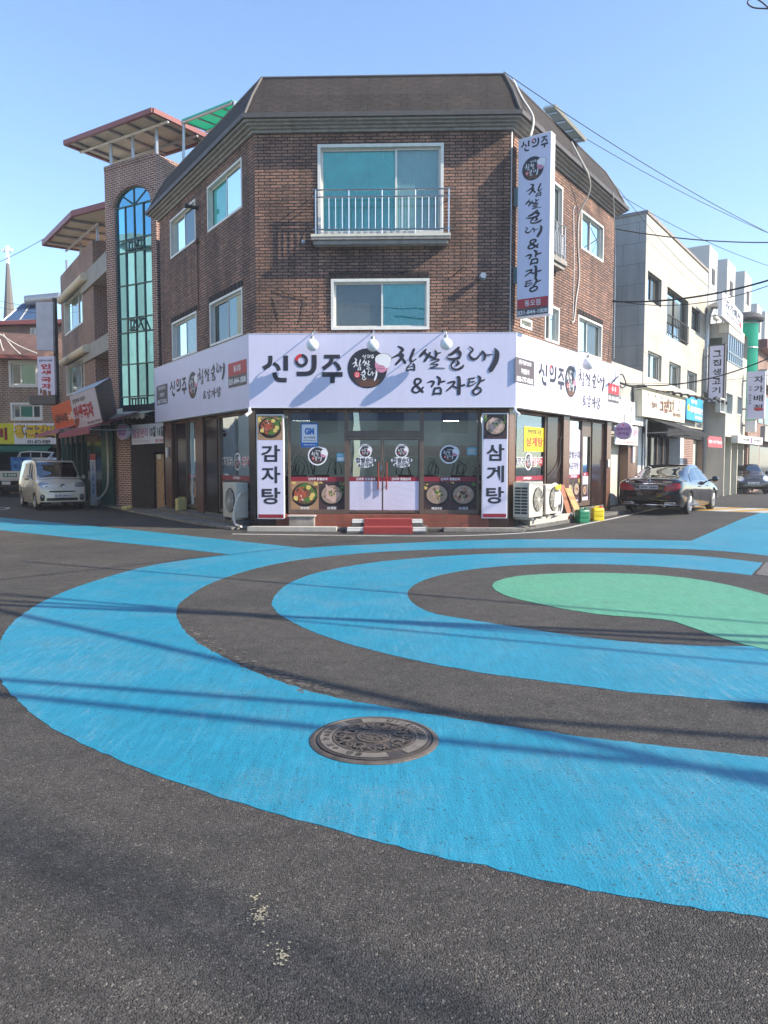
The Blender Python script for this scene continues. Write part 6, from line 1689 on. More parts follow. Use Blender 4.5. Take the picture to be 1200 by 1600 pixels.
# church steeple
YC = 85.0
c0 = at(18, 600, YC); ztop = at(17, 412, YC).z; zb2 = at(18, 520, YC).z
st = thing('church_steeple', 'slender slate church spire topped by a white cross far beyond the left roofs', 'steeple', (c0.x, YC, 0))
k = MB(); ro = abs(at(7, 520, YC).x - at(28, 520, YC).x) / 2
k.lathe([(ro, zb2), (ro * .22, ztop)], (c0.x, YC, 0), (0, 0, 1), 8); k.build('spire', m_steeple, st)
k = MB(); k.box(V((c0.x, YC, 0)), ro * 2.4, ro * 2.4, zb2); k.build('belfry', m_tan, st)
zc_ = at(17, 384, YC).z; zm_ = at(17, 391, YC).z; hw = abs(at(8, 390, YC).x - at(24, 390, YC).x) / 2
k = MB(); k.box(V((c0.x, YC, ztop)), .32, .3, zc_ - ztop); k.box(V((c0.x - hw / 2 - .17, YC, zm_ - .16)), hw - .34 + .0, .28, .32); k.box(V((c0.x + hw / 2 + .17, YC, zm_ - .16)), hw - .34, .28, .32); k.build('cross', m_inkw, st)
# ------------------------------------------------------------------ right street
SR = Fr(RR + dR * .05 - FRW.n * .35, dR)
def put(F, u, d=0.0): p = F.p(u, 0, d); return (p.x, p.y, 0)
# low white annex next to the corner building
a0, a1 = .05, SR.hit(1002.5, 700)[0]
za_ = SR.hit(985, 583)[1]; zs0 = SR.hit(985, 664)[1]; zs1 = SR.hit(985, 631)[1]
AX = thing('annex_shop', 'low cream annex with a plain door between the brick and pale stone buildings', 'building', put(SR, a0))
xw = SR.hit(966.5, 604)[0]
k = MB(); k.fbox(SR, a0, a1 - .02, zs1 + .0, za_ + .2, -4, -.02); k.fbox(SR, a0, a1 - .02, zs0 - .35, zs1 - .003, -.45, -.25)
k.build('upper_wall', m_wall, AX)
k = MB(); k.fbox(SR, a0, a1 - .02, zs0, zs1 + .05, -.018, .12); k.build('blank_fascia', m_white, AX, bevel=.01)
x0, x1, x2 = SR.hit(960, 740)[0], SR.hit(980, 740)[0], SR.hit(995.5, 740)[0]
k = MB(); k.fbox(SR, a0 + .05, x1, .12, zs0 - .25, -.4, -.32); k.build('door', m_cream, AX)
k = MB(); k.fbox(SR, x1, x2, 0, zs0 - .003, -.4, .02); k.build('pier', m_granite, AX)
k = MB(); k.fbox(SR, x2 + .003, a1 - .02, 0, zs0 - .003, -.4, .0); k.build('white_pier', m_white, AX)
k = MB(); u, z = SR.hit(988, 718, .02); k.fbox(SR, u - .12, u + .12, z - .1, z + .5, .022, .08); k.build('notice', m_inkw, AX)
t, f, q = quadsign('hanging_banner', 'white cloth banner with pink lettering under the blank white fascia', SR, ((960, 665), (997, 667), (996.5, 696), (960, 694)), (.16,) * 4, m_inkw, .01, 'banner')
k = MB(); k.m = 0; k.text('피부미인', q, .55, .35, .97, .9, .012, .03, False); k.m = 1; k.text('관리실 예약문의', q, .1, .06, .9, .2, .012, .01, False); k.build('lettering', [m_pink, m_orange], f)
roundsign(974, 673, 14, Fr(SR.p(SR.hit(953, 673)[0], 0, 0), SR.n), .0, 'round lilac sign with purple lettering in front of the white annex banner')

# pale stone building
CW = thing('stone_building', 'three storey pale stone clad building with grey recessed windows right of the brick building', 'building', put(SR, a1))
c1 = SR.hit(1104.5, 500)[0]
zA, zB = SR.hit(1004, 323)[1], SR.hit(1104, 425)[1]; zTop = (zA + zB) / 2
ow = [SR.r(1012.5, 422, 1033, 481), SR.r(1043, 447, 1074, 541), SR.r(1081, 478, 1093.5, 522), SR.r(1012.5, 547, 1033, 597), SR.r(1046, 564, 1063, 608), SR.r(1074, 578, 1088.5, 614)]
zg_ = SR.hit(1040, 662)[1]
k = MB(); wall(k, SR, a1, c1, zg_, zTop, ow, .22); k.build('front_wall', m_clad, CW)
SS = Fr(SR.p(a1, 0, 0), SR.n)
k = MB(); k.poly([SS.p(-9, 0), SS.p(0, 0), SS.p(0, zTop), SS.p(-9, zTop)]); k.poly([SR.p(c1, 0), SR.p(c1, 0, -9), SR.p(c1, zTop, -9), SR.p(c1, zTop)]); k.poly([SR.p(a1, zTop), SR.p(c1, zTop), SR.p(c1, zTop, -9), SR.p(a1, zTop, -9)])
k.build('side_wall', brickmat('grey stone cladding', (.40, .39, .365), (.37, .36, .34), (.25, .24, .225), 1.2, .75, .012, .2, .85, .12, .1, .5, .12), CW)
k = MB(); k.fbox(SR, a1 - .02, c1 + .02, zTop - .02, zTop + .10, -.3, .05); k.fbox(SS, -9, -.31, zTop - .02, zTop + .10, -.25, .04); k.build('parapet_cap', m_stoneg, CW)
for i, r in enumerate(ow):
    window(CW, SR, r, (.5,), [m_paleb, m_screen], .06, d=-.16, fm=m_gutter if i < 3 else m_pvc, proud=-.10)
r = ow[1]; k = MB()
zr = r[1] + (r[3] - r[1]) * .42
for z in (zr, r[1] + .1): k.tube([SR.p(r[0] + .02, z, .04), SR.p(r[2] - .02, z, .04)], .025, 6)
for i in range(13): u = r[0] + .06 + (r[2] - r[0] - .12) * i / 12; k.tube([SR.p(u, r[1] + .1, .04), SR.p(u, zr, .04)], .016, 5)
k.build('railing', m_irond, CW)
k = MB(); zlow = 0
k.fbox(SR, a1 + .02, c1 - .02, zg_ - .5, zg_ - .003, -.8, -.02); k.build('lintel', m_awnk, CW)  # lintel coloured black to stand for the shade under the awning
g1, g2 = SR.hit(1005, 700)[0], SR.hit(1063, 700)[0]
k = MB(); k.fbox(SR, g1, g2, .12, zg_ - .505, -.6, -.55); k.build('shop_glass', mat('dark shopfront glass', (.03, .035, .04), .08), CW)
k = MB()
for i in range(7): u = g1 + (g2 - g1) * i / 6; k.fbox(SR, u - .05, u + .05, .12, zg_ - .51, -.548, -.48)
k.build('shop_mullion', m_alu, CW)
for (xa, xb, m, d_) in ((1063, 1068, m_white, .0), (1068, 1085, m_red, -.05), (1085, 1098, m_cream, -.3), (1098, 1104, m_alu, .0)):
    k = MB(); k.fbox(SR, SR.hit(xa, 700)[0] + .003, SR.hit(xb, 700)[0], 0, zg_ - .505, -.6, d_); k.build('pier', m, CW)
k = MB(); k.fbox(SR, g1, g1 + .4, 0.0, zg_ - .5, -.03, .0); k.build('white_post', m_white, CW)
k = MB(); k.slab([SR.p(a0, 0, .5), SR.p(c1 + 20, 0, .5), SR.p(c1 + 20, 0, -.2), SR.p(a0, 0, -.2)], 0, .095); tag(k.build('right_pavement', m_concg), kind='structure')
# cream sign, blue sign, awning
t, f, q = quadsign('shop_sign', 'cream sign with small brown brush lettering over the black awning', SR, ((1003.6, 609), (1071, 626), (1069.5, 661), (1003.6, 650)), (.35,) * 4, m_cream, .3)
k = MB(); k.m = 0; k.text('그집', q, .36, .28, .54, .78, .012, .05, False); k.text('생고기', q, .52, .28, .70, .86, .012, .04, False); k.text('정이', q, .18, .38, .30, .62, .012, .04, False); k.text('숯불구이전문점', q, .68, .2, .88, .36, .012, .04, False); k.text('♥', q, .82, .42, .87, .56, .012); k.build('lettering', [m_noodle], f)
k = MB()
for i in range(6): a = .10 + i * .145; k.poly([q.p(a, .82, .008), q.p(a + .035, .82, .008), q.p(a + .035, .92, .008), q.p(a, .92, .008)])
k.build('bracket_spot', m_stoneg, f)
k = MB()
for j in range(3):
    P0, P1 = q.p(0, 1.02 + .05 * j, -.1), q.p(1, 1.02 + .05 * j, -.1); o_ = SR.n * (.06 + .07 * j)
    k.hexa([P0 - SR.n * .2, P1 - SR.n * .2, P1 + o_, P0 + o_], [p + Z3 * .085 for p in (P0 - SR.n * .2, P1 - SR.n * .2, P1 + o_, P0 + o_)])
k.build('cornice', m_cream, t)
for i in range(8):
    k = MB(); u = SR.hit(1010 + i * 13, 600, .0)[0]; z = SR.hit(1010 + i * 13, 600 + i * 2.4, .9)[1]; k.tube([SR.p(u, z + .1, 0), SR.p(u, z, .95)], .02, 5); k.tube([SR.p(u, z + .0, .93), SR.p(u + .02, z - .12, 1.05)], [.04, .08], 8)
    tag(k.build('sign_spotlight', m_irond), 'thin dark spotlight arm in the row above the cream and blue signs', 'lamp', 'spotlight arms above the cream and blue signs')
t, f, q = quadsign('shop_sign', 'blue sign with white lettering right of the cream sign', SR, ((1073, 617), (1098.5, 626), (1097.5, 660), (1072.5, 655)), (.3,) * 4, mat('sky blue sign', (.03, .30, .52), .5), .25)
k = MB(); k.m = 0; k.text('동오마을', q, .25, .72, .6, .9, .012, .04, False); k.text('새마을부동산', q, .2, .32, .97, .60, .012, .06, False); k.text('846-0060', q, .5, .08, .95, .24, .012, .03, False); k.m = 1; k.disc(q, .11, .5, .07, .14, .012); k.build('lettering', [m_inkw, m_yellow], f)
u0 = SR.hit(1005, 652, .1)[0]; dd = 1.5
for i in range(40):
    dd = .5 + i * .05
    if SR.hit(1068, 674, dd)[0] <= u0: break
awning('shop_awning', 'black awning below the cream sign on the pale stone building', SR, 0, 0, 0, .08, SR.hit(1004, 651, .1)[1] - SR.hit(1068, 673, dd)[1], dd, m_awnk, .18, zt=SR.hit(1004, 651, .1)[1], us=(u0, SR.hit(1107, 680, dd)[0]))
t, f, q = quadsign('hanging_banner', 'small red banner hung from the far end of the black awning', SR, ((1105, 681), (1127.5, 683), (1129, 700), (1106.5, 698.5)), (1.3,) * 4, mat('faded red banner', (.45, .08, .09), .6), .01, 'banner')
k = MB(); k.text('고기 먹는 날', q, .35, .35, .95, .65, .012, .03, False); k.blob(q, .17, .5, .13, .012, 8, .4); k.build('lettering', [m_inkw], f)
k = MB(); P0 = SR.p(SR.hit(1009, 690, .3)[0], 0, .3); k.tube([V((P0.x, P0.y, 3.2)), V((P0.x, P0.y, 1.3)), V((P0.x + .12, P0.y - .05, .9)), V((P0.x + .5, P0.y, .8)), V((P0.x + .5, P0.y, .1))], .04, 8, 4); tag(k.build('flue_pipe', m_zinc, None, True), 'thin bent steel pipe in front of the dark shop glass under the black awning', 'pipe')
# projecting vertical signs face the camera
def vsign(px4, F, u, txt, lab, border=None, extra=None):
    Fv = Fr(F.p(u, 0, 0), F.n)
    r = Fv.r(*px4); t = thing('projecting_sign', lab, 'sign', Fv.p(r[0], r[1], 0))
    k = MB(); k.fbox(Fv, r[0], r[2], r[1], r[3], -.22, 0); k.build('sign_box', border or m_inkw, t)
    e = .07 if border else .02
    k = MB(); k.poly([Fv.p(r[0] + e, r[1] + e, .004), Fv.p(r[2] - e, r[1] + e, .004), Fv.p(r[2] - e, r[3] - e, .004), Fv.p(r[0] + e, r[3] - e, .004)]); f = k.build('sign_face', m_lav, t)
    w, h = r[2] - r[0], r[3] - r[1]
    k = MB(); k.m = 0; k.vtext(txt, Fv, r[0] + (.28 if not extra else .38) * w, r[1] + .14 * h, r[2] - (.22 if not extra else .1) * w, r[3] - .08 * h, .008, .025, gap=.3)
    k.m = 1
    if extra: k.m = 0; k.vtext(extra, Fv, r[0] + .12 * w, r[1] + .3 * h, r[0] + .24 * w, r[3] - .3 * h, .008, .02); k.m = 1; k.disc(Fv, r[0] + .68 * w, r[1] + .20 * h, .26 * w, .035 * h, .008)
    else: k.m = 0; k.blob(Fv, r[0] + .5 * w, r[1] + .08 * h, .12 * w, .008, 9, .4)
    k.build('lettering', [m_ink, m_bright], f)
    k = MB()
    for z in (r[1] + .2 * h, r[1] + .8 * h): k.fbox(Fv, -.25, r[0] - .002, z, z + .08, -.15, -.07)
    k.build('bracket', m_zinc, t)
vsign((1107, 539, 1131, 629), SR, c1 - .5, '그집생고기', 'upright pale sign with a dark border and five black letters beside the pale stone building', m_gutter)

# second building: steps out, glass bay, roof sign
S2 = Fr(SR.p(c1 + .05, 0, .95), dR)
e0 = 0.0; e1 = S2.hit(1166, 600)[0]
B2 = thing('glass_bay_building', 'cream building with a glass bay upstairs and a big white sign on its roof', 'building', put(S2, 0))
zt2_ = S2.hit(1130, 497)[1]; zm = S2.hit(1140, 566)[1]; zq = S2.hit(1140, 683)[1]
wb_ = [S2.r(1125.5, 621, 1132, 646), S2.r(1134, 611, 1144, 650), S2.r(1152, 617, 1158.5, 650)]
k = MB(); wall(k, S2, e0, e1, zq, zm, wb_, .2); k.build('front_wall', m_clad, B2)
SS2 = Fr(S2.p(0, 0, 0), S2.n)
k = MB(); k.poly([SS2.p(-10, 0), SS2.p(0, 0), SS2.p(0, zt2_), SS2.p(-10, zt2_)]); k.poly([S2.p(0, zt2_), S2.p(e1, zt2_), S2.p(e1, zt2_, -10), S2.p(0, zt2_, -10)]); k.poly([S2.p(e1, 0), S2.p(e1, 0, -10), S2.p(e1, zt2_, -10), S2.p(e1, zt2_)]); k.build('side_wall', mat('beige grey wall', (.48, .45, .39), .85, 0, .08, 1.5, dirt=.15), B2)
for r in wb_: window(B2, S2, r, (.5,), [m_screen, m_paleb], .06, d=-.12)
e2 = S2.hit(1160, 560)[0]
k = MB(); n = 7
for i in range(n + 1):
    u = e0 + .05 + (e2 - e0 - .1) * i / n; k.fbox(S2, u - .04, u + .04, zm, zt2_ - .5, -.05, .03)
for z in (zm + .02, zm + (zt2_ - .5 - zm) * .34, zt2_ - .55): k.fbox(S2, e0, e2, z, z + .06, -.04, .025)
wn2 = k.build('glass_bay', m_zinc, B2)
k = MB(); k.poly([S2.p(e0, zm), S2.p(e2, zm), S2.p(e2, zt2_ - .5), S2.p(e0, zt2_ - .5)]); k.build('pane', glass('pale reflecting glass', (.15, .2, .22), .45, .02), wn2)
k = MB(); k.fbox(S2, e0 - .05, e2 + .05, zt2_ - .5, zt2_, -.4, .06); k.fbox(S2, e2 + .06, e1, zm, zt2_ - 1.2, -.4, .0); k.build('roof_beam', m_cream, B2)
k = MB(); k.fbox(SS2, -2.8, -.25, zm + .2, zt2_ - .7, .004, .03); k.build('dark_window', mat('olive film glass', (.05, .06, .04), .15), B2)
k = MB(); k.fbox(S2, e0 + .1, e1 - .1, .15, zq - .003, -.7, -.65); sg = k.build('shop_glass', mat('greenish shop glass', (.10, .12, .10), .1), B2)
k = MB()
for i in range(7): u = e0 + .05 + (e1 - e0 - .2) * i / 6; k.fbox(S2, u, u + .14, 0, zq - .004, -.645, -.5 if i % 2 else -.02)
k.build('shop_pier', m_cream, B2)
k = MB(); u = -.9; k.tube([SS2.p(u, zm - 1.5, .2), SS2.p(u, zm + 2.2, .2), SS2.p(u + .5, zm + 2.6, .3)], .16, 10, 3); k.build('flue', m_zinc, B2, True)
t, f, q = quadsign('roof_sign', 'big white sign with black and red lettering on the roof of the glass bay building', S2, ((1129, 454), (1161, 492), (1160, 523), (1128, 493.5)), (.1,) * 4, m_inkw, .18)
k = MB(); k.m = 0; k.text('자가배전', q, .14, .45, .86, .85, .012, .03, False); k.text('coffee & bakery roasting', q, .16, .22, .8, .36, .012, .02, False); k.m = 1; k.disc(q, .86, .36, .05, .16, .012); k.build('lettering', [m_ink, m_bright], f)
k = MB()
for u, z in ((-1.2, 0), (-.3, 0), (-2.2, 0), (-3.2, 0)): k.tube([SS2.p(u, zt2_, -.2), SS2.p(u, zt2_ + 1.1, -.2)], .03, 5)
for z in (.4, .75, 1.1): k.tube([SS2.p(-4, zt2_ + z, -.2), SS2.p(-.2, zt2_ + z, -.2)], .025, 5)
tag(k.build('roof_railing', m_zinc), 'thin steel railing on the flat roof left of the big white roof sign', 'railing')
t, f, q = quadsign('shop_sign', 'long white shop sign under the glass bay building', S2, ((1153, 680), (1192, 684), (1191, 695.5), (1153, 692)), (.4,) * 4, m_white, .3)
k = MB(); k.m = 0; k.text('카페 자가배전', q, .18, .3, .42, .7, .01, .02, False); k.text('커피 베이커리', q, .6, .3, .92, .7, .01, .02, False); k.m = 1; k.poly([q.p(.48, .1, .01), q.p(.54, .1, .01), q.p(.54, .9, .01), q.p(.48, .9, .01)]); k.build('lettering', [m_ink, m_purple], f)
# green glazed stair tower and the last buildings
B3 = thing('green_stair_house', 'green glazed round stair tower with a flat cap far down the right street', 'building', put(S2, e1 + 1.5))
ctr = S2.hit(1175.5, 580, .2); cx = S2.p(ctr[0] + .6, 0, -.2)
rg = .55; zc1_ = S2.hit(1175, 496, .2)[1]
k = MB(); k.lathe([(rg, 4.0), (rg, zc1_)], cx, (0, 0, 1), 20); tw3 = k.build('stair_drum', m_greenp, B3, True)
k = MB()
for i in range(5): z = zc1_ - .15 - i * 1.35; k.lathe([(rg + .015, z), (rg + .03, z + .04), (rg + .015, z + .08)], cx, (0, 0, 1), 20)
k.build('drum_ring', m_zinc, tw3)
k = MB(); k.lathe([(rg + .25, zc1_), (rg + .3, zc1_ + .12), (rg + .1, zc1_ + .35), (.3, zc1_ + .5)], cx, (0, 0, 1), 16); k.build('cap', m_gutter, tw3, True)
k = MB(); x3 = S2.hit(1184, 600)[0]; k.fbox(S2, e1 + .05, x3 + .45, 0, 3.9, -8, .15); k.build('ground_floor', m_red2, B3)
k = MB(); k.fbox(S2, e1 + .4, x3 - .1, .2, 2.6, .153, .2); k.build('shop_glass', mat('far dark shop', (.03, .03, .03), .1), B3)
z3 = S2.hit(1192, 548)[1]
k = MB(); k.fbox(S2, e1 + .05, x3 + .4, 3.9, zc1_ - 1.6, -8, -1.0); k.build('wall', m_greenp, B3)
B4 = thing('red_roof_house', 'brown house with a red roof edge at the right border of the view', 'building', put(S2, x3 + .5))
k = MB(); k.fbox(S2, x3 + .5, x3 + 16, 0, z3, -9, -.1); k.build('wall', m_red2, B4)
k = MB(); k.fbox(S2, x3 + .2, x3 + 16.4, z3, z3 + .5, -9.4, .4); k.build('roof', m_roofr, B4)
k = MB()
for z in (2.9, 6.2): k.fbox(S2, x3 + .8, x3 + 14, z, z + .9, -.098, .35)
k.build('balcony', m_wall, B4)
k = MB()
for i in range(6): k.fbox(S2, x3 + 1 + i * 2.3, x3 + 2.7 + i * 2.3, 4.0, 5.7, -.098, -.06)
k.build('window', mat('far window glass', (.08, .12, .12), .1), B4)
k = MB(); k.fbox(S2, x3 + .8, x3 + 14, .2, 2.6, -.098, -.05); k.build('shop_glass', mat('far shop glass', (.05, .05, .05), .1), B4)
vsign((1168, 581, 1194, 654), S2, e1 - 1.0, '자가배전', 'upright pale sign with four black letters and a red swoosh near the right border', None, '커피 베이커리')
t = thing('sign_box', 'blank white box sign under the upright sign with the red swoosh', 'sign', put(S2, e1 - 1))
Fv = Fr(S2.p(e1 - .9, 0, 0), S2.n); r = Fv.r(1164, 657, 1180, 674.5); k = MB(); k.fbox(Fv, r[0], r[2], r[1], r[3], -.4, 0); k.build('box', m_white, t, bevel=.03)
k = MB(); k.fbox(Fv, -.2, r[0] - .002, r[1] + .3, r[1] + .4, -.25, -.15); k.build('bracket', m_zinc, t)
# apartment towers
def tower(xa, xm, xb, yt, Y, label, dy=0):
    cnr = at(xm, yt, Y); F1 = Fr(V((cnr.x, cnr.y, 0)), SR.n); F2 = Fr(V((cnr.x, cnr.y, 0)), dR)
    h = cnr.z; wa_ = -F1.hit(xa, yt)[0]; wb_ = F2.hit(xb, yt)[0]
    t = thing('apartment_tower', label, 'building', (cnr.x, cnr.y, 0), 'stepped white apartment towers beyond the right street')
    m1 = m_apt
    k = MB(); k.hexa([F1.p(-wa_, 0, 0), F1.p(0, 0, 0), F2.p(wb_, 0, 0), F1.p(-wa_, 0, -wb_)], [F1.p(-wa_, h, 0), F1.p(0, h, 0), F2.p(wb_, h, 0), F1.p(-wa_, h, -wb_)]); k.build('shaft', m1, t)
    k = MB(); k.fbox(F2, wb_ * .35, wb_ * .65, h - 5.2, h - 3.0, .02, .10); k.build('top_window', m_dark, t)
    k = MB(); z2 = h - 7.5
    k.hexa([F1.p(-wa_ * .78, 0, .0), F1.p(-wa_ * .15, 0, 0), F1.p(-wa_ * .15, 0, 5.5), F1.p(-wa_ * .78, 0, 5.5)], [F1.p(-wa_ * .78, z2, 0), F1.p(-wa_ * .15, z2, 0), F1.p(-wa_ * .15, z2, 5.5), F1.p(-wa_ * .78, z2, 5.5)]); k.build('lower_block', m1, t)
    F3 = Fr(F1.p(-wa_ * .15, 0, 5.5), dR); F5 = F1.off(d=5.5)
    k = MB()
    nfl = int(z2 / 2.9)
    for i in range(nfl):
        k.fbox(F3, -5.2, -3.4, 1 + i * 2.9, 2.6 + i * 2.9, .02, .08); k.fbox(F3, -2.6, -.6, 1 + i * 2.9, 2.6 + i * 2.9, .02, .08)
        k.fbox(F5, -wa_ * .5, -wa_ * .3, 1 + i * 2.9, 2.6 + i * 2.9, .02, .08)
    k.build('window_rows', mat('far window', (.16, .18, .19), .2), t)
    k = MB()
    for i in range(nfl): k.fbox(F3, -3.2, -.2, .4 + i * 2.9, .9 + i * 2.9, .02, .5)
    k.build('balcony_rows', m_cream, t)
m_apt = mat('white apartment render', (.42, .42, .40), .85, 0, .06, .3)
for args in ((1062, 1109, 1122, 382, 112, 'nearest and tallest looking white apartment tower behind the pale stone building'), (1118, 1137, 1150, 404, 122, 'second white apartment tower from the left beyond the pale stone building'), (1146, 1164, 1175, 423, 132, 'third white apartment tower from the left, above the green stair tower'), (1170, 1183, 1191, 474, 150, 'fourth white apartment tower from the left, lower than the third'), (1186, 1196, 1212, 486, 158, 'white apartment tower at the right border of the view')): tower(*args)

# ------------------------------------------------------------------ places behind and beside the camera, seen in glass and paint
def block(name, lab, P0, P1, h, dep, m, sign=None, floors=3):
    F = Fr(P0, V(P1) - V(P0)); L_ = (V(P1) - V(P0)).length
    t = thing(name, lab, 'building', P0)
    k = MB(); k.fbox(F, 0, L_, 0, h, -dep, 0); k.build('wall', m, t)
    k = MB(); n = max(2, int(L_ / 3.2))
    for f in range(1, floors):
        for i in range(n):
            u = L_ * (i + .5) / n; z = h * f / floors + .7; k.fbox(F, u - .9, u + .9, z, z + 1.5, .003, .05)
    k.build('window', mat('opposite window glass', (.05, .07, .08), .1), t)
    k = MB(); k.fbox(F, .3, L_ - .3, .1, h / floors * .72, .003, .05); k.build('shop_glass', mat('opposite shop glass', (.03, .03, .03), .1), t)
    k = MB(); k.fbox(F, .2, L_ - .2, h / floors * .74, h / floors * .98, .003, .35); k.build('sign_band', sign or m_white, t)
    k = MB(); k.fbox(F, -.2, L_ + .2, h, h + .4, -dep - .2, .25); k.build('parapet', m_wall, t)
UL = V((-.5435, .8394, 0))
pA = V((-15, 9, 0)); pB = pA + UL * 14; pC = pB + UL * 11
block('opposite_house', 'pale apartment house across the left street, outside the view', pC, pB + UL * .5, 12.0, 6, m_cream, m_inkw, 4)
block('opposite_house', 'cream house far up the left street, outside the view', pC + UL * 18, pC + UL * .5, 7.0, 6, m_wall, m_navy, 2)
block('opposite_house', 'low cream house on the near left corner, outside the view', pB, pA, 6.0, 6, m_cream, m_white, 2)
block('opposite_house', 'grey house behind the photographer on the left', V((-4, -13, 0)), V((-26, -11, 0)), 8.5, 8, m_gwall, m_maroon, 3)
block('opposite_house', 'pale house behind the photographer in the middle', V((9, -14, 0)), V((-3.5, -13, 0)), 8.5, 8, m_wall, m_maroon, 3)
block('opposite_house', 'low house behind the photographer on the right', V((22, -16, 0)), V((9.5, -14.5, 0)), 7.5, 8, m_gwall, m_awng, 3)
# ------------------------------------------------------------------ vehicles
def interp(xs, tab, x):
    """Catmull-like smooth interpolation of station rows"""
    n = len(xs)
    for i in range(n - 1):
        if x <= xs[i + 1] or i == n - 2:
            t = (x - xs[i]) / (xs[i + 1] - xs[i]); t = min(max(t, 0), 1)
            a, b = tab[i], tab[i + 1]
            m0 = [(tab[i + 1][j] - tab[i - 1][j]) / (xs[i + 1] - xs[i - 1]) if i > 0 else (b[j] - a[j]) / (xs[i + 1] - xs[i]) for j in range(len(a))]
            m1 = [(tab[i + 2][j] - tab[i][j]) / (xs[i + 2] - xs[i]) if i < n - 2 else (b[j] - a[j]) / (xs[i + 1] - xs[i]) for j in range(len(a))]
            h = xs[i + 1] - xs[i]; t2, t3 = t * t, t * t * t
            out = []
            for j in range(len(a)):
                dl = (b[j] - a[j]) / h
                q0, q1 = m0[j], m1[j]
                if dl == 0 or q0 * dl < 0: q0 = 0
                if dl == 0 or q1 * dl < 0: q1 = 0
                q0 = math.copysign(min(abs(q0), 3 * abs(dl)), dl) if dl else 0; q1 = math.copysign(min(abs(q1), 3 * abs(dl)), dl) if dl else 0
                out.append((2 * t3 - 3 * t2 + 1) * a[j] + (t3 - 2 * t2 + t) * h * q0 + (-2 * t3 + 3 * t2) * b[j] + (t3 - t2) * h * q1)
            return out
def carbody(root, st, paint, glassm, regions, wheels, wr, cell=.045):
    """st: stations (x, z_bottom, z_widest, z_belt, z_top, half width low, widest, belt, top). x runs forward."""
    xs = [s[0] for s in st]; tab = [s[1:] for s in st]
    nx = int((xs[-1] - xs[0]) / cell)
    X = [xs[0] + (xs[-1] - xs[0]) * i / nx for i in range(nx + 1)]
    def sec(x):
        zb, zw, zl_, zt_, wl, ww, wb, wt = interp(xs, tab, x)
        ctl = [(wl * .5, zb), (wl * .92, zb + .0), (wl, zb + .05), (ww, zw), (wb, zl_), (wt + (wb - wt) * .06, zt_ - .055 - .0 * zl_), (wt * .86, zt_ - .008), (wt * .45, zt_ + .010), (0, zt_ + .016)]
        ns = [2, 2, 5, 6, 10, 3, 4, 4]
        out = []
        for i in range(8):
            for j in range(ns[i]):
                t = j / ns[i]
                p0, p1, p2, p3 = ctl[max(i - 1, 0)], ctl[i], ctl[i + 1], ctl[min(i + 2, 8)]
                if i in (4,): q = tuple(a + (b - a) * t for a, b in zip(p1, p2))
                else: q = tuple(.5 * (2 * b + (c - a) * t + (2 * a - 5 * b + 4 * c - d) * t * t + (3 * b - a - 3 * c + d) * t ** 3) for a, b, c, d in zip(p0, p1, p2, p3))
                out.append((max(q[0], 0), q[1], i + t))
        out.append((0, zt_ + .016, 8.0))
        return out
    secs = [sec(x) for x in X]
    parts = {}
    def get(nm): return parts.setdefault(nm, MB())
    m = len(secs[0])
    for sgn in (1, -1):
        for i in range(nx):
            for j in range(m - 1):
                q = [V((X[i], sgn * secs[i][j][0], secs[i][j][1])), V((X[i + 1], sgn * secs[i + 1][j][0], secs[i + 1][j][1])), V((X[i + 1], sgn * secs[i + 1][j + 1][0], secs[i + 1][j + 1][1])), V((X[i], sgn * secs[i][j + 1][0], secs[i][j + 1][1]))]
                c = (q[0] + q[1] + q[2] + q[3]) / 4; s = (secs[i][j][2] + secs[i][j + 1][2]) / 2
                if s < 4.3 and any(math.hypot(c.x - wx, c.z - wz) < wr * 1.13 and abs(c.y) > .4 for wx, wz in wheels): continue
                nm = regions(c, s, sgn) or 'body'
                get(nm).poly(q)
    for e in (0, nx):
        ring_ = [V((X[e], p[0], p[1])) for p in secs[e]] + [V((X[e], -p[0], p[1])) for p in reversed(secs[e][:-1])]
        get('body').poly(ring_)
    objs = {}
    for nm, b in parts.items():
        # weld for smooth shading
        key = {}; nv = []; mp = []
        for p in b.v:
            kk = (round(p.x, 4), round(p.y, 4), round(p.z, 4))
            if kk not in key: key[kk] = len(nv); nv.append(p)
            mp.append(key[kk])
        fs = []
        for f in b.f:
            g_ = []
            for i in f:
                if mp[i] not in g_: g_.append(mp[i])
            if len(g_) >= 3: fs.append(tuple(g_))
        b.v, b.f, b.mi = nv, fs, [0] * len(fs)
        par = root
        base = nm.split(':')[0]
        mt = glassm if base in ('window', 'windscreen', 'rear_window') else (m_black if base in ('trim', 'underside') else paint)
        objs[nm] = b.build(base, mt, None, 'all' if base != 'body' else True); objs[nm].parent = par
    def surf(x, z, side):
        """half width of the body at x, z"""
        sc = sec(x); best = 0
        for a, c in zip(sc, sc[1:]):
            if min(a[1], c[1]) <= z <= max(a[1], c[1]) and abs(c[1] - a[1]) > 1e-6:
                t = (z - a[1]) / (c[1] - a[1]); best = max(best, a[0] + (c[0] - a[0]) * t)
        return best * side
    return objs, surf
def endx(sf, y, z, x0, x1):
    """where the body's end surface lies at y, z, walking in from x0 towards x1"""
    n = 220; px_ = x0
    for i in range(n + 1):
        x = x0 + (x1 - x0) * i / n
        if sf(x, z, 1) >= abs(y) - 1e-4: return x
    return x1
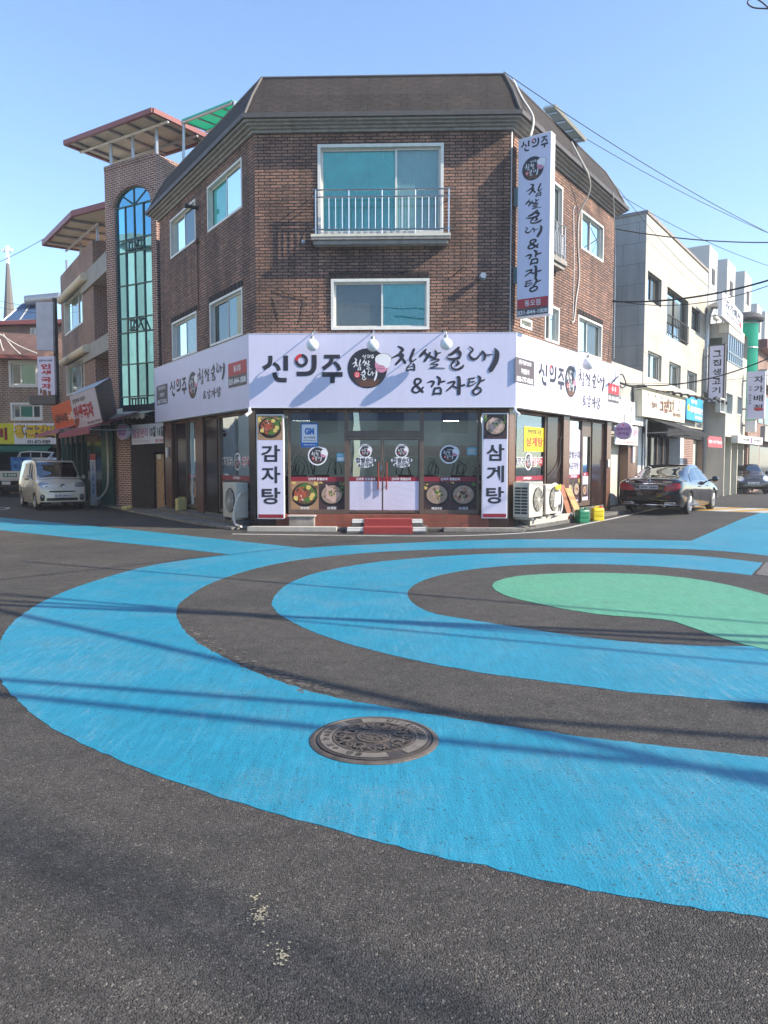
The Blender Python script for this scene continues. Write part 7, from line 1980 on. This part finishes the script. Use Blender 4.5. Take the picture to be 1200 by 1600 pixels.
def endpatch(root, name, pts, m, sf, x0, x1, d=.012, depth=.06, **kw):
    sg = 1 if x0 > x1 else -1
    cy, cz = sum(p[0] for p in pts) / len(pts), sum(p[1] for p in pts) / len(pts)
    rings = []
    for f in (1, .66, .33):
        ring_ = []
        for i, (y, z) in enumerate(pts):
            y2, z2 = pts[(i + 1) % len(pts)]
            for t in (0, .5):
                yy, zz = y + (y2 - y) * t, z + (z2 - z) * t; yy, zz = cy + (yy - cy) * f, cz + (zz - cz) * f
                ring_.append(V((endx(sf, yy, zz, x0, x1) + sg * d, yy, zz)))
        rings.append(ring_)
    k = MB(); n = len(rings[0]); back = [p - V((sg * depth, 0, 0)) for p in rings[0]]
    allv = back + rings[0] + rings[1] + rings[2] + [V((endx(sf, cy, cz, x0, x1) + sg * d, cy, cz))]
    fs = []
    for r in range(3):
        for i in range(n): j = (i + 1) % n; fs.append((r * n + i, r * n + j, (r + 1) * n + j, (r + 1) * n + i))
    for i in range(n): fs.append((3 * n + i, 3 * n + (i + 1) % n, 4 * n))
    k.add(allv, fs); return addp(root, name, k, m, smooth=True)
def addp(root, nm, b, m, **kw):
    o = b.build(nm, m, None, **kw); o.parent = root; return o
def wheel(root, x, y, r, side, spokes=10, rimm=None, w=.21):
    y0 = y - side * .0
    ax = V((0, side, 0))
    k = MB(); k.lathe([(r * .66, -w), (r * .92, -w), (r, -w * .85), (r, -w * .2), (r * .95, -.01), (r * .70, 0), (r * .68, -.02)], (x, y0, r), ax, 36); t = addp(root, 'tyre', k, m_rubber, smooth=True)
    k = MB(); k.lathe([(r * .69, -.015), (r * .67, .002), (r * .63, -.02), (r * .60, -.09)], (x, y0, r), ax, 36)
    rm = rimm or m_rim
    for i in range(spokes):
        a = 2 * math.pi * i / spokes
        c, s = math.cos(a), math.sin(a)
        k.tube([V((x + r * .12 * c, y0 - side * .02, r + r * .12 * s)), V((x + r * .64 * c, y0 - side * .015, r + r * .64 * s))], [r * .06, r * .045], 5)
    k.lathe([(r * .17, -.03), (r * .16, .0), (r * .08, .006)], (x, y0, r), ax, 14)
    ob = k.build('rim', rm, None, True); ob.parent = t
    k = MB(); k.lathe([(r * .62, -.10), (r * .62, -.095)], (x, y0, r), ax, 24); ob = k.build('brake_disc', m_irond, None); ob.parent = t
m_rim = mat('alloy rim', (.45, .45, .45), .3, .9, .05)
def facep(x, y, z, nx_=-1):
    """a frame on the rear (nx=-1) or front (+1) of a car"""
    return Fr(V((x, y, 0)), V((0, -1, 0)) if nx_ < 0 else V((0, 1, 0)))
class Lq:
    """local frame with no camera meaning: u along y, z up, d outwards along +-x"""
    def __init__(s, x, sgn, lean=0.0, z0=0.0): s.x = x; s.s = sgn; s.l = lean; s.z0 = z0
    def p(s, u, z, d=0.0): return V((s.x + s.s * (d - s.l * (z - s.z0)), (-u if s.s < 0 else u), z))
    def off(s, **k): return s

m_chrome = mat('chrome', (.75, .75, .75), .08, 1.0, .02)
m_plate = mat('plate white', (.62, .64, .64), .45)
m_redl = mat('red lamp lens', (.38, .008, .012), .12, 0, .1, 20, coat=.6)
m_clear = mat('headlamp lens', (.30, .32, .34), .06, .6, .25, 12)
# black saloon on the right
m_blackp = mat('black car paint', (.006, .006, .008), .12, 0, .05, 3, coat=1.0)
SD = thing('parked_saloon', 'glossy black saloon car seen from behind, parked at the right pavement', 'car', (0, 0, 0))
st = [(-2.46, .42, .58, .80, .84, .70, .76, .72, .62), (-2.40, .33, .58, .90, .99, .80, .88, .84, .74), (-2.25, .25, .60, .97, 1.06, .84, .915, .885, .78), (-1.95, .22, .62, .97, 1.085, .86, .925, .89, .76), (-1.62, .20, .62, .955, 1.14, .87, .925, .885, .72), (-1.10, .19, .62, .945, 1.33, .88, .925, .88, .63), (-.60, .19, .62, .935, 1.435, .88, .925, .875, .605), (0, .19, .62, .925, 1.46, .88, .925, .87, .60), (.45, .19, .62, .915, 1.425, .88, .925, .87, .61), (.95, .19, .62, .90, 1.22, .88, .925, .87, .68), (1.35, .19, .62, .875, 1.00, .88, .925, .86, .76), (1.9, .20, .62, .80, .93, .87, .92, .83, .74), (2.25, .24, .58, .72, .84, .83, .86, .78, .66), (2.45, .32, .55, .64, .72, .70, .74, .66, .5)]
def rg_s(c, s, sgn):
    if s < 1.6: return 'underside'
    if s > 5.6 and -1.60 < c.x < -.80 and c.z > 1.10: return 'rear_window'
    if s > 5.6 and .55 < c.x < 1.22: return 'windscreen'
    if 4.12 < s < 4.92 and -1.28 < c.x < 1.02 and not (-.30 < c.x < -.20):
        f = (s - 4) * 1.0
        if c.x < -.72 - .0 and f > (c.x + 1.30) * 1.75: return None
        if c.x > .45 and f > (1.08 - c.x) * 1.55: return None
        return 'window'
    return None
wh = [(-1.48, .335), (1.45, .335)]
ob, sf = carbody(SD, st, m_blackp, g_car, rg_s, wh, .335)
for wx, wz in wh:
    for sd in (1, -1): wheel(SD, wx, sd * .915, .335, sd, 12)
L = Lq(-2.445, -1, .0)
for sd in (1, -1):
    endpatch(SD, 'tail_light', [(sd * u, z) for u, z in ((.42, .70), (.46, .84), (.62, .92), (.80, .93), (.865, .89), (.87, .80), (.78, .72))], m_redl, sf, -2.46, -1.9, .014)
    k = MB(); k.hexa([V((-2.44, sd * .42, .30)), V((-2.44, sd * .74, .30)), V((-2.36, sd * .74, .30)), V((-2.36, sd * .42, .30))], [V((-2.47, sd * .45, .375)), V((-2.455, sd * .74, .385)), V((-2.36, sd * .74, .385)), V((-2.36, sd * .45, .375))]); addp(SD, 'exhaust_tip', k, m_chrome, bevel=.012)
    k = MB(); k.tube([V((-2.46, sd * .50, .52)), V((-2.43, sd * .76, .53))], .016, 6); addp(SD, 'reflector', k, m_redl)
    k = MB(); k.lathe([(.02, 0), (.09, .02), (.10, .10), (.07, .17), (.02, .19)], (.88, sd * .98, 1.0), (0, sd, .05), 14); k.tube([(.85, sd * .86, .95), (.88, sd * 1.0, .98)], .03, 6); addp(SD, 'wing_mirror', k, m_blackp, smooth=True)
    for hx in (-.42, .62):
        k = MB(); y = sf(hx, .80, sd); k.tube([V((hx - .1, y + sd * .02, .80)), V((hx + .1, y + sd * .02, .80))], .014, 6); addp(SD, 'door_handle', k, m_chrome, smooth=True)
    k = MB(); k.tube([V((x, sf(x, .955, sd) + sd * .004, .955)) for x in (-1.3, -.9, -.5, 0, .4, .8, 1.1)], .010, 5); k.tube([V((x, sf(x, z, sd) + sd * .006, z)) for x, z in ((-1.3, .97), (-1.0, 1.19), (-.6, 1.35), (-.1, 1.39), (.4, 1.37), (.7, 1.26), (1.08, 1.0))], .009, 5); addp(SD, 'chrome_trim', k, m_chrome)
k = MB()
for z, yw in ((.70, .66), (.45, .80)): k.tube([V((endx(sf, y, z, -2.46, -1.9) - .002, y, z)) for y in [yw * (i / 8 - 1) for i in range(17)]], .006, 4)
for sd in (1, -1):
    for x in (-1.02, -.25, .85): k.tube([V((x + (.10 if x < -1 and z > .6 else 0), sf(x, z, sd) + sd * .001, z)) for z in (.30, .5, .7, .9)], .006, 4)
    k.tube([V((x, sf(x, .24, sd) + sd * .004, .25)) for x in (-1.0, -.5, 0, .5, 1.0)], .012, 5)
addp(SD, 'panel_seam', k, m_black)
k = MB(); k.tube([V((endx(sf, .62, .90, -2.46, -1.9) - .006, -.62, .90)), V((-2.468, 0, .905)), V((endx(sf, .62, .90, -2.46, -1.9) - .006, .62, .90))], .020, 6, 4); addp(SD, 'trunk_strip', k, m_chrome, smooth=True)
k = MB(); k.tube([V((-2.40, -.80, .30)), V((-2.475, -.4, .30)), V((-2.475, .4, .30)), V((-2.40, .80, .30))], .012, 6, 4); addp(SD, 'bumper_strip', k, m_chrome, smooth=True)
k = MB(); k.m = 0; k.fbox(L, -.26, .26, .75, .86, .02, .045); k.m = 1; k.text('35누 2664', L, -.235, .768, .235, .845, .048, .03, False); addp(SD, 'number_plate', k, [m_plate, m_ink])
k = MB(); k.tube([V((-2.485, .055 * math.cos(R(a)), .985 + .055 * math.sin(R(a)))) for a in range(0, 361, 20)], .007, 5)
for a in (90, 210, 330): k.tube([V((-2.485, 0, .985)), V((-2.485, .052 * math.cos(R(a)), .985 + .052 * math.sin(R(a))))], .007, 5)
addp(SD, 'round_badge', k, m_chrome)
k = MB(); k.text('E220d', L, -.66, .945, -.42, .985, .03, .02, False); k.text('4MATIC', L, .38, .945, .66, .985, .03, .02, False); addp(SD, 'model_lettering', k, m_chrome)
k = MB(); k.box(V((0, 0, .9)), 1.4, 1.2, .1); k.box(V((-.9, .36, .5)), .3, .5, .75); k.box(V((-.9, -.36, .5)), .3, .5, .75); addp(SD, 'seats', k, m_dark)
SD.scale = (1.07,) * 3
cR = G(1029, 803)
SD.location = cR + U * 1.9 * 1.07 + V((-.1, 0, 0)); SD.rotation_euler = (0, 0, math.atan2(.81, .59))

# beige van on the left
m_beige = mat('champagne car paint', (.56, .51, .42), .25, .15, .05, 3, coat=.8)
VN = thing('parked_van', 'boxy champagne beige mini van seen from the front, parked at the left street', 'van', (0, 0, 0))
st = [(-1.80, .38, .7, 1.0, 1.45, .68, .74, .72, .60), (-1.72, .28, .7, 1.02, 1.66, .76, .795, .77, .66), (-1.2, .22, .7, 1.02, 1.70, .77, .80, .775, .67), (0, .20, .7, 1.02, 1.71, .77, .80, .775, .665), (.62, .20, .7, 1.02, 1.66, .77, .80, .775, .655), (1.0, .20, .7, 1.01, 1.36, .77, .80, .775, .69), (1.28, .20, .68, .98, 1.10, .77, .795, .765, .73), (1.62, .21, .62, .94, 1.04, .77, .795, .76, .72), (1.74, .22, .60, .88, .97, .76, .78, .755, .71), (1.80, .28, .58, .80, .88, .70, .73, .71, .67)]
def rg_v(c, s, sgn):
    if s < 1.6: return 'underside'
    if s > 5.75 and .66 < c.x < 1.24 and abs(c.y) < .645: return 'windscreen'
    if 4.1 < s < 4.93 and -1.65 < c.x < 1.0 and not (-.72 < c.x < -.60) and not (.28 < c.x < .40):
        if c.x > .5 and (s - 4) > (1.12 - c.x) * 1.7: return None
        return 'window'
    return None
wh = [(-1.24, .285), (1.24, .285)]
ob, sf = carbody(VN, st, m_beige, g_car, rg_v, wh, .285)
for wx, wz in wh:
    for sd in (1, -1): wheel(VN, wx, sd * .79, .285, sd, 9, w=.17)
L = Lq(1.80, 1, .0)
def fx(z, y=0): return endx(sf, y, z, 1.80, .9)
def fpatch(name, pts, m, d=.014): return endpatch(VN, name, pts, m, sf, 1.80, .9, d)
for sd in (1, -1):
    fpatch('headlight', [(sd * .40, .80), (sd * .44, .93), (sd * .60, .955), (sd * .735, .95), (sd * .75, .84), (sd * .66, .79)], m_clear)
    fpatch('fog_lamp', [(sd * .57, .36), (sd * .56, .50), (sd * .60, .54), (sd * .67, .54), (sd * .70, .50), (sd * .70, .36), (sd * .66, .32), (sd * .60, .32)], m_black)
    k = MB(); k.lathe([(.045, 0), (.04, .012), (.02, .016)], (fx(.47, .63) + .015, sd * .63, .47), (1, 0, 0), 12); addp(VN, 'lamp_bulb', k, m_clear, smooth=True)
    k = MB(); k.lathe([(.03, 0), (.09, .02), (.10, .09), (.06, .14)], (.80, sd * .86, 1.10), (0, sd, 0), 12); k.tube([(.82, sd * .74, 1.06), (.80, sd * .88, 1.08)], .03, 6); addp(VN, 'wing_mirror', k, m_beige, smooth=True)
    for hx in (-.5, .0):
        k = MB(); y = sf(hx, .93, sd); k.tube([V((hx - .09, y + sd * .02, .93)), V((hx + .09, y + sd * .02, .93))], .016, 6); addp(VN, 'door_handle', k, m_beige, smooth=True)
    k = MB()
    for x in (.34, -.66): k.tube([V((x, sf(x, z, sd) + sd * .001, z)) for z in (.3, .5, .7, .9, 1.02)], .006, 4)
    addp(VN, 'door_seam', k, m_black)
fpatch('upper_grille', [(-.42, .615), (.42, .615), (.42, .66), (-.42, .66)], m_black)
fpatch('lower_grille', [(-.50, .33), (.50, .33), (.50, .42), (-.50, .42)], m_black)
k = MB(); k.m = 0; k.fbox(L, -.26, .26, .435, .545, .012, .03); k.m = 1; k.text('01수 2919', L, -.235, .452, .235, .53, .034, .03, False); addp(VN, 'number_plate', k, [m_plate, m_ink])
k = MB(); k.lathe([(.001, 0), (.001, .001)], (1.72, 0, .83), (1, 0, 0), 6); k.tube([V((fx(.84) + .02, .085 * math.cos(R(a)), .84 + .042 * math.sin(R(a)))) for a in range(0, 361, 20)], .012, 5); k.poly([V((fx(.84) + .02, .08 * math.cos(R(a)), .84 + .04 * math.sin(R(a)))) for a in range(0, 360, 20)]); addp(VN, 'oval_badge', k, m_chrome)
k = MB()
for sd in (-.3, .35): k.tube([V((1.22, sd - .3, 1.10)), V((1.18, sd + .25, 1.13))], .012, 5)
addp(VN, 'wiper', k, m_black)
k = MB(); k.box(V((-.2, 0, .5)), 2.6, 1.2, .5); k.box(V((.1, .36, .9)), .2, .45, .55); k.box(V((.1, -.36, .9)), .2, .45, .55); addp(VN, 'seats', k, m_dark)
cV = G(99, 796.5)
VN.location = cV + V((-1.0, 1.35, 0)); VN.rotation_euler = (0, 0, R(-55)); VN.scale = (1.0,) * 3

# small dark hatchback at the right border
MN = thing('parked_hatchback', 'small dark brown hatchback with round headlamps, facing us at the right border', 'car', (0, 0, 0))
m_brownp = mat('dark brown car paint', (.035, .028, .026), .2, 0, .05, 3, coat=1.0)
st = [(-1.85, .38, .6, .85, 1.2, .68, .76, .74, .56), (-1.7, .28, .6, .90, 1.38, .76, .83, .79, .60), (-1.0, .2, .6, .91, 1.43, .79, .84, .80, .62), (0, .19, .6, .91, 1.43, .79, .84, .80, .61), (.40, .19, .6, .91, 1.36, .79, .84, .80, .62), (.78, .19, .6, .90, 1.08, .79, .84, .80, .68), (1.1, .19, .6, .86, .98, .79, .84, .79, .70), (1.55, .22, .56, .76, .90, .78, .83, .76, .62), (1.75, .27, .52, .66, .78, .72, .76, .68, .52), (1.83, .36, .5, .58, .66, .58, .6, .55, .4)]
def rg_m(c, s, sgn):
    if s < 1.6: return 'underside'
    if s > 5.7 and .44 < c.x < .80: return 'windscreen'
    if 4.1 < s < 4.93 and -1.6 < c.x < .72 and not (-.5 < c.x < -.4):
        if c.x > .3 and (s - 4) > (.85 - c.x) * 1.9: return None
        return 'window'
wh = [(-1.2, .3), (1.2, .3)]
ob, sf = carbody(MN, st, m_brownp, g_car, rg_m, wh, .3, .06)
for wx, wz in wh:
    for sd in (1, -1): wheel(MN, wx, sd * .83, .3, sd, 8, w=.18)
for sd in (1, -1):
    cc = [(math.cos(R(a)), math.sin(R(a))) for a in range(0, 360, 30)]
    endpatch(MN, 'headlight_rim', [(sd * .57 + .165 * a, .74 + .145 * c) for a, c in cc], m_chrome, sf, 1.83, .9, .012)
    endpatch(MN, 'headlight', [(sd * .57 + .135 * a, .74 + .115 * c) for a, c in cc], mat('pale lamp lens', (.55, .57, .58), .1), sf, 1.83, .9, .022)
    k = MB(); k.lathe([(.05, 0), (.045, .02)], (1.80, sd * .55, .40), (1, 0, 0), 12); addp(MN, 'fog_lamp', k, m_clear)
    k = MB(); k.lathe([(.03, 0), (.08, .02), (.09, .08), (.05, .12)], (.55, sd * .90, 1.0), (0, sd, 0), 12); addp(MN, 'wing_mirror', k, m_black, smooth=True)
k = MB(); k.fbox(Lq(1.80, 1), -.34, .34, .34, .46, .0, .02); addp(MN, 'lower_grille', k, m_black)
k = MB(); k.tube([V((1.79, .40 * math.cos(R(a)), .66 + .11 * math.sin(R(a)))) for a in range(0, 361, 15)], .014, 5); addp(MN, 'grille_surround', k, m_chrome)
k = MB(); k.m = 0; k.fbox(Lq(1.82, 1), -.25, .25, .47, .57, .0, .03); k.m = 1; k.text('24나 1830', Lq(1.82, 1), -.22, .485, .22, .555, .033, .03, False); addp(MN, 'number_plate', k, [m_plate, m_ink])
k = MB(); k.box(V((-.2, 0, .5)), 2.2, 1.1, .45); addp(MN, 'seats', k, m_dark)
MN.location = V((19.6, 41.0, 0)); MN.scale = (1.1,) * 3; MN.rotation_euler = (0, 0, R(-90 - 10))

# flat bed truck, tail towards us, with blue crates
TK = thing('cargo_truck', 'white flat bed truck seen from behind at the left border, loaded with blue crates', 'truck', (0, 0, 0))
cT = G(12, 777)
TK.location = (cT.x + .05, cT.y, 0); TKo = V(TK.location)
FT2 = Fr(TKo, (1, 0, 0))
m_trw = mat('silver truck paint', (.50, .52, .54), .35, .3, .06)
wb2 = .86
k = MB(); k.fbox(FT2, -wb2, wb2, .78, .84, -3.0, 0); k.build('bed', m_trw, TK)
k = MB(); k.fbox(FT2, -wb2, wb2, .85, 1.24, -.05, .0); tg = k.build('tailgate', m_trw, TK, bevel=.01)
k = MB(); k.m = 0; k.fbox(FT2, -.25, .42, .96, 1.14, .003, .008); k.m = 1; k.text('1톤 초장축', FT2, -.2, .99, .38, 1.11, .011, .03, False); k.build('green_plate', [m_awng, m_inkw], tg)
for sd in (1, -1):
    k = MB(); k.fbox(FT2, sd * wb2 - .02, sd * wb2 + .02, .85, 1.20, -3.0, -.06); k.build('side_board', m_trw, TK)
    k = MB(); k.fbox(FT2, sd * .64 - .17, sd * .64 + .17, .60, .72, -.1, .02); k.build('tail_light', m_redl, TK, bevel=.01)
    k = MB(); k.lathe([(.2, -.2), (.3, -.2), (.31, -.1), (.3, 0), (.2, 0)], FT2.p(sd * .62, .31, -.7), V((sd, 0, 0)), 20); k.build('tyre', m_rubber, TK, True)
    k = MB(); k.lathe([(.2, -.2), (.3, -.2), (.31, -.1), (.3, 0), (.2, 0)], FT2.p(sd * .72, .31, -3.6), V((sd, 0, 0)), 20); k.build('tyre', m_rubber, TK, True)
k = MB(); k.fbox(FT2, -.8, .8, .48, .58, -.08, .0); k.fbox(FT2, -.4, .4, .3, .77, -3.4, -.3); k.build('chassis', m_irond, TK)
k = MB(); k.m = 0; k.fbox(FT2, -.3, .1, .60, .74, -.05, .01); k.build('number_plate', m_plate, TK)
k = MB()
for x in (-.8, -.27, .27, .8): k.tube([FT2.p(x, .85, -2.9), FT2.p(x, 2.15, -2.9)], .03, 6)
k.tube([FT2.p(-.8, 1.5, -2.9), FT2.p(-.8, 2.15, -2.9), FT2.p(.78, 2.15, -2.9), FT2.p(.83, 2.05, -2.8), FT2.p(.83, 1.4, -1.5)], .035, 8, 3); k.build('headboard_rail', m_trw, TK, True)
k = MB(); k.fbox(FT2, -.8, .8, .5, 1.9, -4.5, -3.1); k.build('cab', m_trw, TK, bevel=.08)
k = MB(); k.fbox(FT2, -.6, .6, 1.35, 1.78, -3.098, -3.08); k.build('cab_window', m_dark, TK)
def crate(u, z, d, lab, rz=0.0, m=None):
    t = thing('crate', lab, 'crate', FT2.p(u, z, d), 'blue crates stacked on the truck bed')
    w, dd, h = .50, .36, .345; F = Fr(FT2.p(u, z, d), (1, 0, 0)); k = MB()
    k.fbox(F, -w / 2, w / 2, .0, .02, -dd, 0)
    k.fbox(F, -w / 2, w / 2, .021, h * .62, -.015, 0); k.fbox(F, -w / 2, w / 2, h * .85, h, -.015, .0); k.fbox(F, -w / 2, -w * .16, h * .621, h * .849, -.015, 0); k.fbox(F, w * .16, w / 2, h * .621, h * .849, -.015, 0)
    k.fbox(F, -w / 2, w / 2, .021, h, -dd, -dd + .015); k.fbox(F, -w / 2, -w / 2 + .015, .021, h, -dd + .016, -.016); k.fbox(F, w / 2 - .015, w / 2, .021, h, -dd + .016, -.016)
    k.fbox(F, -w / 2 - .012, w / 2 + .012, h - .03, h + .004, .001, .014)
    k.build('crate_body', m or m_blueb, t)
    k = MB(); k.text('싱싱배추', F, -.12, .07, .12, .13, .004, .03, False); k.build('lettering', m_cyan, t)
for (u, z, d, lab) in ((.20, .86, -.25, 'front blue crate, lowest in the left stack on the truck'), (.24, 1.16, -.45, 'middle blue crate of the left stack on the truck'), (.22, 1.46, -.45, 'topmost blue crate of the left stack on the truck'), (.76 - .17, .86, -.72, 'lowest blue crate of the right stack on the truck')): pass
mb2 = mat('bright blue crate plastic', (.01, .28, .55), .4, 0, .1)
cs = [(.12, .845, -.10, 'bright blue crate at the front of the left stack on the truck', mb2), (.20, .845, -.50, 'hidden blue crate carrying the left stack on the truck', None), (.22, 1.20, -.50, 'blue crate just above the bright one in the left stack', None), (.20, 1.55, -.50, 'blue crate on top of the left stack on the truck', None),
      (.62, .845, -.30, 'lowest blue crate of the right stack on the truck', None), (.61, 1.20, -.30, 'middle blue crate of the right stack on the truck', None), (.63, 1.55, -.30, 'blue crate on top of the right stack on the truck', None)]
for u, z, d, lab, m in cs: crate(u - .06, z, d, lab, m=m)
# ------------------------------------------------------------------ cables and the pole that carries them
def cable(name, pts, r, lab, sag=.3, cat='cable', grp=None):
    P0, P1 = V(pts[0]), V(pts[-1])
    k = MB(); Q = [P0.lerp(P1, i / 16) - Z3 * sag * 4 * (i / 16) * (1 - i / 16) for i in range(17)]
    k.tube(Q, r, 6); o = k.build(name, m_cab, None, True); return tag(o, lab, cat, grp)
rfp = on(FRW, 790, 112, -.25)
c_ = at(960, 292, 25.2)
cable('overhead_cable', [at(787, 112, 18.8), at(1260, 392, 26)], 0.0099, 'thin cable from the right end of the roof ridge down to the right border', .25)
cable('overhead_cable', [at(896, 205, 22.5), at(1260, 388, 27)], 0.0087, 'thin cable from the tilted roof panel to the right border', .2)
cable('overhead_cable', [at(961, 300, 24.4), at(1260, 432, 28)], 0.0087, 'thin cable from the far right eave, upper faint line over the stone building', .3)
cable('overhead_cable', [at(962, 290, 24.4), at(1140, 470, 40)], 0.0087, 'thin slanting cable in front of the pale stone wall', .4)
cable('overhead_cable', [at(959, 357, 24.2), at(1260, 377, 24)], 0.0186, 'thick black cable crossing level from the brick eave to the right border', .18)
cable('overhead_cable', [at(957, 471, 24.0), at(1260, 418, 22)], 0.0279, 'thick black cable bundle rising to the right border in front of the pale stone building', .3)
cable('overhead_cable', [at(957, 469, 24.0), at(1260, 421, 22)], 0.0124, 'thin cable wound along the thick rising bundle', .5)
cable('overhead_cable', [at(975, 601, 26), at(1260, 530, 24)], 0.0217, 'dark cable bundle running over the cream sign to the right border', .5)
cable('overhead_cable', [at(975, 599, 26), at(1260, 575, 30)], 0.0087, 'thin level cable over the cream and blue signs', .2)
cable('overhead_cable', [at(-40, 425, 40), at(70, 372, 36)], 0.0124, 'thin cable behind the church cross', .1)
cable('overhead_cable', [at(-40, 459, 44), at(58, 480, 44)], 0.0124, 'upper thin cable left of the solar panels', .1)
cable('overhead_cable', [at(-40, 470, 44), at(58, 489, 44)], 0.0124, 'lower thin cable left of the solar panels', .1)
k = MB(); k.tube([on(FRW, 955, 600, .3), on(FRW, 962, 592, .5), at(972, 585, 25.5), at(978, 600, 25.6), at(972, 606, 25.5), at(966, 598, 25.5)], .02, 6, 6); k.tube([at(965, 597, 25.5), at(990, 604, 25.8), at(1010, 603, 26)], .04, 6, 4); k.tube([at(990, 604, 25.8), at(984, 670, 25.6)], .012, 5, 3)
tag(k.build('cable_coil', m_cab, None, True), 'tangled black cable coil at the far right end of the sign band', 'cable')
k = MB(); k.tube([at(1240, 20, 13), at(1205, 14, 13), at(1178, 12, 13), at(1168, 4, 13), at(1176, -4, 13), at(1190, 3, 13), at(1206, 16, 13), at(1240, 34, 13)], .012, 6, 5)
tag(k.build('cable_coil', m_cab, None, True), 'small curl of black cable in the sky at the top right corner', 'cable')
# cables outside the view whose shadows cross the road
def lift(px, py, h): p = G(px, py); return p + SUN * (h / SUN.z)
def shade(a, c, h, r, lab, ext=5.0, sag=.0):
    P0, P1 = lift(*a, h), lift(*c, h); d_ = P1 - P0
    def hidden(p):
        q = p - CAM; f_ = q.y * CP - q.z * SP
        if f_ < .3: return True
        x_, y_ = 600 + F_PX * q.x / f_, 800 - F_PX * (q.y * SP + q.z * CP) / f_
        return y_ < -12 or x_ < -30 or x_ > 1230
    while ext > .3 and not all(hidden(P0 + d_ * (t / 80 * (1 + 2 * ext) - ext)) for t in range(81)): ext -= .1
    cable('overhead_cable', [P0 - d_ * ext, P1 + d_ * ext], r, lab, sag, 'cable', 'cables over the crossing outside the view')
for i, (a, c, h, r) in enumerate((((0, 945), (400, 962), 6.6, .06), ((0, 927), (700, 992), 6.9, .03), ((0, 930), (760, 985), 7.3, .025), ((0, 1062), (560, 1105), 6.5, .045), ((0, 1085), (900, 1180), 6.9, .05), ((420, 962), (1200, 1006), 6.7, .05), ((100, 895), (400, 862), 7.0, .02), ((760, 938), (1200, 975), 7.2, .035), ((700, 1112), (1200, 1225), 6.7, .06), ((0, 1262), (700, 1560), 12.5, .022), ((0, 1335), (600, 1640), 13.5, .028), ((0, 1300), (640, 1570), 14.5, .03))):
    shade(a, c, h, r, 'dark power cable high over the crossing, outside the view')
up = thing('utility_pole', 'concrete utility pole right of the photographer, outside the view', 'pole', (16, 1.0, 0))
k = MB(); k.tube([V((16, 1.0, 0)), V((16, 1.0, 9.5))], [.17, .11], 14); k.build('shaft', m_gwall, up, True)
k = MB(); k.box(V((16, 1.0, 7.0)), 1.8, .1, .1); k.box(V((16, 1.0, 6.4)), 1.4, .1, .1); k.build('crossarm', m_zinc, up)

# small marks on the tarmac
k = MB(); F0 = FrH((0, 0, 0))
for (x, y, n, r) in ((407, 1432, 90, .020), (441, 1496, 40, .014), (398, 1405, 14, .012), (425, 1465, 12, .03)):
    c = G(x, y)
    for i in range(n): k.blob(F0, c.x + random.gauss(0, r), c.y + random.gauss(0, r * 1.7), random.uniform(.0012, .0055), .003 + random.random() * .002, 7, .5)
tag(k.build('paint_spots', mat('dried paint spill', (.36, .32, .22), .7)), kind='structure')
m_seam = groundmat('worn pale seam', (.16, .145, .125), (.11, .10, .09), .5, .9)
k = MB()
for pts in ([(25, 840), (60, 858), (100, 880), (150, 905)], [(300, 990), (380, 1035), (470, 1068), (520, 1082)]):
    for (x, y, _) in catmull([(a, c, 0) for a, c in pts], 70):
        if random.random() < .75:
            c = G(x + random.gauss(0, .7), y + random.gauss(0, .7)); k.blob(F0, c.x + random.gauss(0, .05), c.y + random.gauss(0, .05), random.uniform(.006, .03), .003 + random.random() * .001, 7, .5)
tag(k.build('tarmac_seam', m_seam), kind='structure')
# ------------------------------------------------------------------ haze
k = MB(); k.hexa([V((-250, -70, -1)), V((250, -70, -1)), V((250, 370, -1)), V((-250, 370, -1))], [V((-250, -70, 42)), V((250, -70, 42)), V((250, 370, 42)), V((-250, 370, 42))])
mh_ = bpy.data.materials.new('haze air'); mh_.use_nodes = True
mh_.node_tree.nodes.remove(mh_.node_tree.nodes['Principled BSDF'])
pv = mh_.node_tree.nodes.new('ShaderNodeVolumePrincipled'); pv.inputs['Density'].default_value = 0.0012; pv.inputs['Color'].default_value = (.88, .93, 1, 1); pv.inputs['Anisotropy'].default_value = 0.2
mh_.node_tree.links.new(pv.outputs[0], mh_.node_tree.nodes['Material Output'].inputs['Volume'])
tag(k.build('haze', mh_), kind='stuff')
